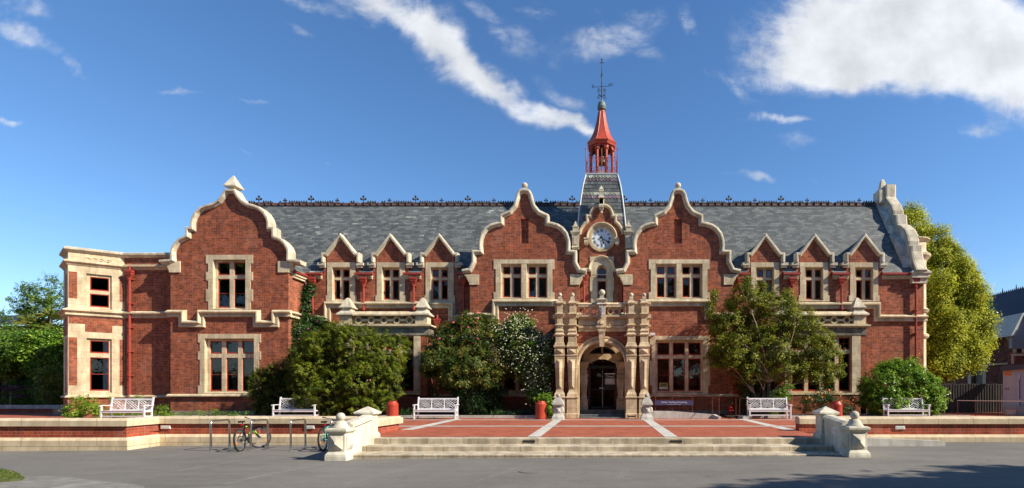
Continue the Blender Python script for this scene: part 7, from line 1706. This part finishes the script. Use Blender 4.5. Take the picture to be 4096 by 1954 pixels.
# bright right bush
p = plant('bright_green_bush', 3610, 25.4, 'large glossy bright green arching bush spilling over the rightmost bench', 'bush')
gb_ = [B(3530, 1540, 25.6, 70, 70, .9), B(3610, 1530, 25.7, 80, 75, .9), B(3680, 1570, 25.4, 75, 70, .8), B(3720, 1610, 25.3, 45, 50, .6), B(3570, 1610, 25.2, 80, 50, .7), B(3500, 1600, 25.4, 40, 60, .6), B(3640, 1470, 25.8, 40, 35, .4), B(3560, 1475, 25.8, 40, 35, .4), B(3710, 1530, 25.5, 40, 35, .4), B(3665, 1640, 25.2, 70, 26, .5)]
_, c = blobs_foliage('foliage', gb_, 3000, 34, .19, .10, 'leaf_bright', p, 27, .5, bright=.08, up=.8, fill=.35, spray=.35)
blobs_foliage('shoots', [B(3640, 1445, 25.7, 60, 20, .3), B(3755, 1570, 25.3, 30, 18, .3), B(3770, 1595, 25.2, 24, 8, .2), B(3470, 1560, 25.5, 16, 50, .3)], 70, 16, .22, .10, 'leaf_bright', p, 28, .5, bright=.15, spray=.8)[0]['kind'] = 'stuff'
branches('stems', ((3600-HX)/82, 25.6, .5), [tuple(q) for q in c[::50]], 'bark', p, 11, .025, .006, bend=.5)
# golden tree beyond the end of the building
p = plant('golden_tree', 3790, 33, 'tall dense yellow-green tree rising beyond the right end of the library', 'tree')
gt = [B(3640, 930, 34.5, 90, 100, 1.6), B(3700, 1020, 34.2, 110, 110, 1.9), B(3770, 1100, 34, 120, 110, 2.0), B(3830, 1200, 33.8, 110, 110, 2.0), B(3700, 1200, 33.2, 110, 130, 2.0), B(3860, 1320, 33.5, 105, 110, 1.9), B(3750, 1330, 32.6, 120, 110, 2.0), B(3870, 1420, 33, 85, 80, 1.5), B(3780, 1450, 32.5, 100, 70, 1.6), B(3690, 1400, 33, 70, 90, 1.4), B(3610, 880, 34.6, 45, 40, .8), B(3670, 960, 34.4, 70, 60, 1.0), B(3900, 1370, 33.2, 70, 80, 1.2), B(3850, 1130, 34, 70, 70, 1.3), B(3770, 1030, 34.2, 70, 60, 1.2)]
gt = [(b[0]*1.0-.35, b[1], b[2], b[3]*.84, b[4]*.9, b[5]*.92) for b in gt]
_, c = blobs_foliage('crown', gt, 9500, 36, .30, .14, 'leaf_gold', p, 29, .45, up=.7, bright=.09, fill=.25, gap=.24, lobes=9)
trunk('trunk', [((3770-HX)/63.6, 33.2, .2), ((3765-HX)/63.6, 33.3, 2.5), ((3760-HX)/63.6, 33.8, 6), ((3730-HX)/63.6, 34.2, 9.5)], [.32, .26, .18, .07], 'bark', p)
branches('limbs', ((3768-HX)/63.6, 33.4, 2.8), [tuple(q) for q in c[::110]], 'bark', p, 12, .10, .02, bend=.2)
p = plant('grey_green_tree', 3930, 44, 'grey-green tree partly seen between the golden tree and the blue slate roof', 'tree')
_, c = blobs_foliage('crown', [B(3910, 1260, 38.5, 40, 60, 1.2), B(3930, 1300, 38.5, 28, 40, .8), B(3890, 1200, 38.5, 40, 50, 1.2)], 420, 24, .3, .15, 'leaf_green', p, 31, .45)
trunk('trunk', [(27.2, 38.6, .3), (27.3, 38.6, 6)], [.2, .1], 'bark', p)

# left background trees
def bgtree(name, label, blobs, n, leaf, mat, seed, base, h, cr=.35, aspect=.5, bright=0, spray=0, up=.5, per=26, fill=.3):
    p = plant(name, 0, 0, label, 'tree'); _, c = blobs_foliage('crown', blobs, n, per, cr, leaf, mat, p, seed, aspect, bright=bright, spray=spray, up=up, fill=fill)
    trunk('trunk', [(base[0], base[1], .2), (base[0]+.1, base[1], h*.5), (base[0], base[1], h)], [.28, .2, .1], 'bark', p); branches('limbs', (base[0], base[1], h*.6), [tuple(q) for q in c[::90]], 'bark', p, seed, .07, .015); return p
bgtree('feathery_tree', 'tall feathery olive-green tree just left of the wing parapet', [B(200, 1200, 44, 70, 55, 2), B(150, 1220, 44, 55, 50, 1.8), B(240, 1180, 44, 60, 60, 1.8), B(120, 1235, 44, 35, 25, 1), B(190, 1255, 44, 80, 35, 1.6), B(270, 1230, 44, 60, 70, 1.8)], 900, .20, 'leaf_green', 41, (B(200, 1200, 44, 1, 1, 1)[0], 44), 6, .5, .28, .14, .75)
bgtree('blue_green_conifer', 'drooping blue-green conifer at the left picture edge', [B(10, 1330, 40, 60, 55, 2), B(-30, 1300, 40, 50, 60, 2), B(40, 1370, 40, 60, 50, 1.5)], 520, .18, 'leaf_green', 42, (B(0, 1330, 40, 1, 1, 1)[0], 40), 5, .4, .22, .0, .8, .2)
p = plant('cabbage_palm', 170, 38, 'spiky cabbage palm cluster with buff dead fronds at the far left', 'palm')
rng = np.random.default_rng(43)
for k, (px, py) in enumerate(((115, 1290), (165, 1300), (200, 1265), (215, 1315), (150, 1330), (190, 1340))):
    x, y, z, *_ = B(px, py, 37.5, 1, 1, 1); n = 150; d = sphere_pts(rng, n); d[:, 2] = np.abs(d[:, 2])*.9-.25
    mb = MB()
    for q in d: 
        q = Vector(q).normalized(); L = rng.uniform(.6, .95); s2 = q.cross(Vector((0, 0, 1))).normalized()*.03; a = Vector((x, y, z)); m_ = a+q*L*.6; e = a+q*L-Vector((0, 0, .14*L))
        mb.add([tuple(a+s2), tuple(a-s2), tuple(m_-s2), tuple(e), tuple(m_+s2)], [(0, 1, 2, 3, 4)], 'leaf_palm')
    o = mb.build('frond_head', p); ca = o.data.color_attributes.new('col', 'FLOAT_COLOR', 'CORNER'); cl = np.repeat(rng.uniform(.1, 1, n), 5); ca.data.foreach_set('color', np.stack([cl, cl, cl, np.ones_like(cl)], 1).astype(np.float32).ravel())
    trunk('trunk', [(x, y, .3), (x, y, z)], [.14, .10], 'bark', p)
bgtree('magnolia_tree', 'broad-leaved magnolia with glossy drooping leaves at the left edge', [B(20, 1390, 34, 70, 50, 1.5), B(80, 1420, 33.5, 60, 45, 1.2), B(-30, 1430, 33.5, 70, 60, 1.5), B(30, 1460, 33.3, 60, 35, 1.2)], 760, .30, 'leaf_green', 44, (B(20, 1400, 34.6, 1, 1, 1)[0], 34.6), 4, .32, .38, .04, 0, .7, 16)
bgtree('bright_maple', 'fresh green broadleaf tree beside the left wing', [B(190, 1370, 33, 70, 50, 1.4), B(150, 1410, 32.8, 60, 45, 1.1), B(230, 1420, 32.8, 50, 60, 1.1), B(210, 1470, 32.8, 60, 35, 1.0), B(255, 1390, 33, 30, 60, 1)], 900, .17, 'leaf_bright', 45, (B(185, 1400, 33.6, 1, 1, 1)[0], 33.6), 4, .30, .5, -.12)
p = plant('tall_side_shrub', 230, 31, 'tall olive shrub with small leaves against the side of the left wing', 'shrub')
blobs_foliage('foliage', [B(230, 1510, 31.2, 35, 60, .8), B(215, 1570, 31, 35, 45, .7), B(245, 1590, 31, 30, 40, .7)], 480, 24, .22, .09, 'leaf_olive', p, 46, .5, bright=.05)
p = plant('purple_leaved_shrub', 50, 31, 'low purple-leaved maple shrub in layered tiers at the left edge', 'shrub')
blobs_foliage('foliage', [B(20, 1562, 31, 50, 5, .4), B(80, 1550, 31, 36, 5, .4), B(90, 1582, 31, 24, 4, .3), B(-20, 1550, 31, 40, 6, .4)], 260, 22, .15, .07, 'leaf_purple', p, 47, .5, bright=.1, flat=.3); trunk('trunk', [(B(40, 1600, 31, 1, 1, 1)[0], 31, .4), (B(42, 1560, 31, 1, 1, 1)[0], 31, 1.8)], [.03, .02], 'pale_bark', p)
p = plant('mixed_garden_border', 100, 31.4, 'mixed leafy border planting above the low garden wall at the far left', 'border plants'); tag(p, kind='stuff')
blobs_foliage('foliage', [B(40, 1600, 31.6, 60, 16, .5), B(120, 1580, 31.8, 60, 30, .6), B(170, 1600, 31.6, 50, 20, .5), B(10, 1575, 32, 60, 24, .5), B(220, 1610, 31.5, 50, 14, .5), B(90, 1540, 32.4, 50, 30, .5), B(-60, 1590, 31.6, 60, 30, .5)], 560, 22, .2, .09, 'leaf_green', p, 48, .5)
# dark hedge mass behind that closes the view
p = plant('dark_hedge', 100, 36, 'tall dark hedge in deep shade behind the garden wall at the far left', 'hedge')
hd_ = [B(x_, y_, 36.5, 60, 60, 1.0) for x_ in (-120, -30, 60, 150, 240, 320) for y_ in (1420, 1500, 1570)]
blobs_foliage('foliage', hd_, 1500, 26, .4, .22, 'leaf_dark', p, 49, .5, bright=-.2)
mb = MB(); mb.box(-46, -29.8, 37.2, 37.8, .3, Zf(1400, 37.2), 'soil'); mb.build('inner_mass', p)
for i, (x_, y_, lb) in enumerate(((-78, 45, 'broad dark tree beyond the garden wall, left of the picture edge'), (-95, 52, 'broad dark tree far beyond the garden wall, left of the picture edge'), (56, 44, 'broad dark tree beyond the annexe, right of the picture edge'), (72, 52, 'broad dark tree far beyond the annexe, right of the picture edge'))):
    bgtree('broad_tree', lb, [(x_+a, y_+b, 6+c_, 4, 4, 3.5) for a, b, c_ in ((0, 0, 0), (3, 1, 1), (-3, 0, .5), (0, 1, 3))], 420, .5, 'leaf_dark', 60+i, (x_, y_), 6, .8)
# grass blades on the verge corner
rng = np.random.default_rng(5); gx = np.array(GRASS); n = 9000
lo_, hi_ = gx.min(0), gx.max(0); pts = rng.uniform(lo_, hi_, size=(n*2, 2))
def inside(p, poly):
    c_ = np.zeros(len(p), bool); j = len(poly)-1
    for i in range(len(poly)):
        xi, yi = poly[i]; xj, yj = poly[j]
        m = ((yi > p[:, 1]) != (yj > p[:, 1])) & (p[:, 0] < (xj-xi)*(p[:, 1]-yi)/(yj-yi+1e-12)+xi); c_ ^= m; j = i
    return c_
pts = pts[inside(pts, gx)][:n]; P3 = np.column_stack([pts, np.full(len(pts), zgr(-12, 11)+.055)])
g_ = empty('verge_grass', (0, 0, 0)); tag(g_, 'short sunlit green grass on the verge at the lower left corner', 'grass', kind='stuff')
N_ = rng.normal(size=P3.shape)+np.array([0, -1.5, .0]); leafmesh('blades', P3, N_, .05, 'grass_leaf', g_, rng, .14, up=3.0)

# street trees out of frame on the right: they throw the broad shade across the road; the rows behind the camera are added to cut sky fill and darken reflections
def street_tree(x, y, h, r_, seed, label, n=2400, lf=.34):
    p = plant('street_tree', 0, 0, label, 'tree', 'street trees across the road')
    rr = random.Random(seed); bl = [(x+rr.uniform(-.6, .6)*r_, y+rr.uniform(-.5, .5)*r_, h-r_*.6+rr.uniform(-.7, .6)*r_, r_*rr.uniform(.45, .6), r_*rr.uniform(.45, .6), r_*rr.uniform(.4, .55)) for _ in range(8)]
    _, c = blobs_foliage('crown', bl, n, 22, .5, lf, 'leaf_green', p, seed, .6, fill=.5); trunk('trunk', [(x, y, -.2), (x+.1, y, h*.3), (x, y, h*.7)], [.3, .22, .12], 'bark', p); branches('limbs', (x, y, h*.35), [tuple(q) for q in c[::60]], 'bark', p, seed, .08, .02)
street_tree(19.6, 2.6, 12.0, 3.3, 71, 'leafy street tree right of the camera, just outside the picture')
street_tree(22.6, 3.6, 10.0, 3.7, 72, 'taller street tree further right, outside the picture')
street_tree(28.0, 4.4, 10.0, 4.0, 73, 'street tree furthest right across the road, outside the picture', 2400, .36)
for i, (x, y) in enumerate(((-30, -12), (-18, -15), (-6, -13), (6, -16), (18, -13), (31, -16), (44, -13), (-42, -15), (-55, -12), (-68, -15), (57, -15), (70, -12))): street_tree(x, y, 17+i % 3, 8.0, 80+i, ['broad tree added unseen behind the camera, first from the left', 'broad tree added unseen behind the camera, second from the left', 'broad tree added unseen behind the camera, third from the left', 'broad tree added unseen behind the camera, fourth from the left', 'broad tree added unseen behind the camera, fifth from the left', 'broad tree added unseen behind the camera, sixth from the left', 'broad tree added unseen behind the camera, seventh from the left', 'broad tree added unseen behind the camera, beyond the left end of the steps', 'broad tree added unseen behind the camera, opposite the left wing', 'broad tree added unseen behind the camera, furthest left', 'broad tree added unseen behind the camera, opposite the golden tree', 'broad tree added unseen behind the camera, furthest right'][i], 900, 1.0)

p = plant('added_hedge', 0, 0, 'tall hedge added unseen behind the camera to darken the window reflections', 'hedge')  # unseen hedge, added to darken reflections below the tree crowns
blobs_foliage('foliage', [(x_, -9.5, 2.2, 3.2, 1.2, 2.6) for x_ in range(-78, 80, 4)], 2600, 22, .5, .5, 'leaf_dark', p, 90, .6, lobes=0)
mb = MB(); mb.box(-80, 80, -10.2, -9.4, -.2, 3.6, 'soil'); mb.build('inner_mass', p)
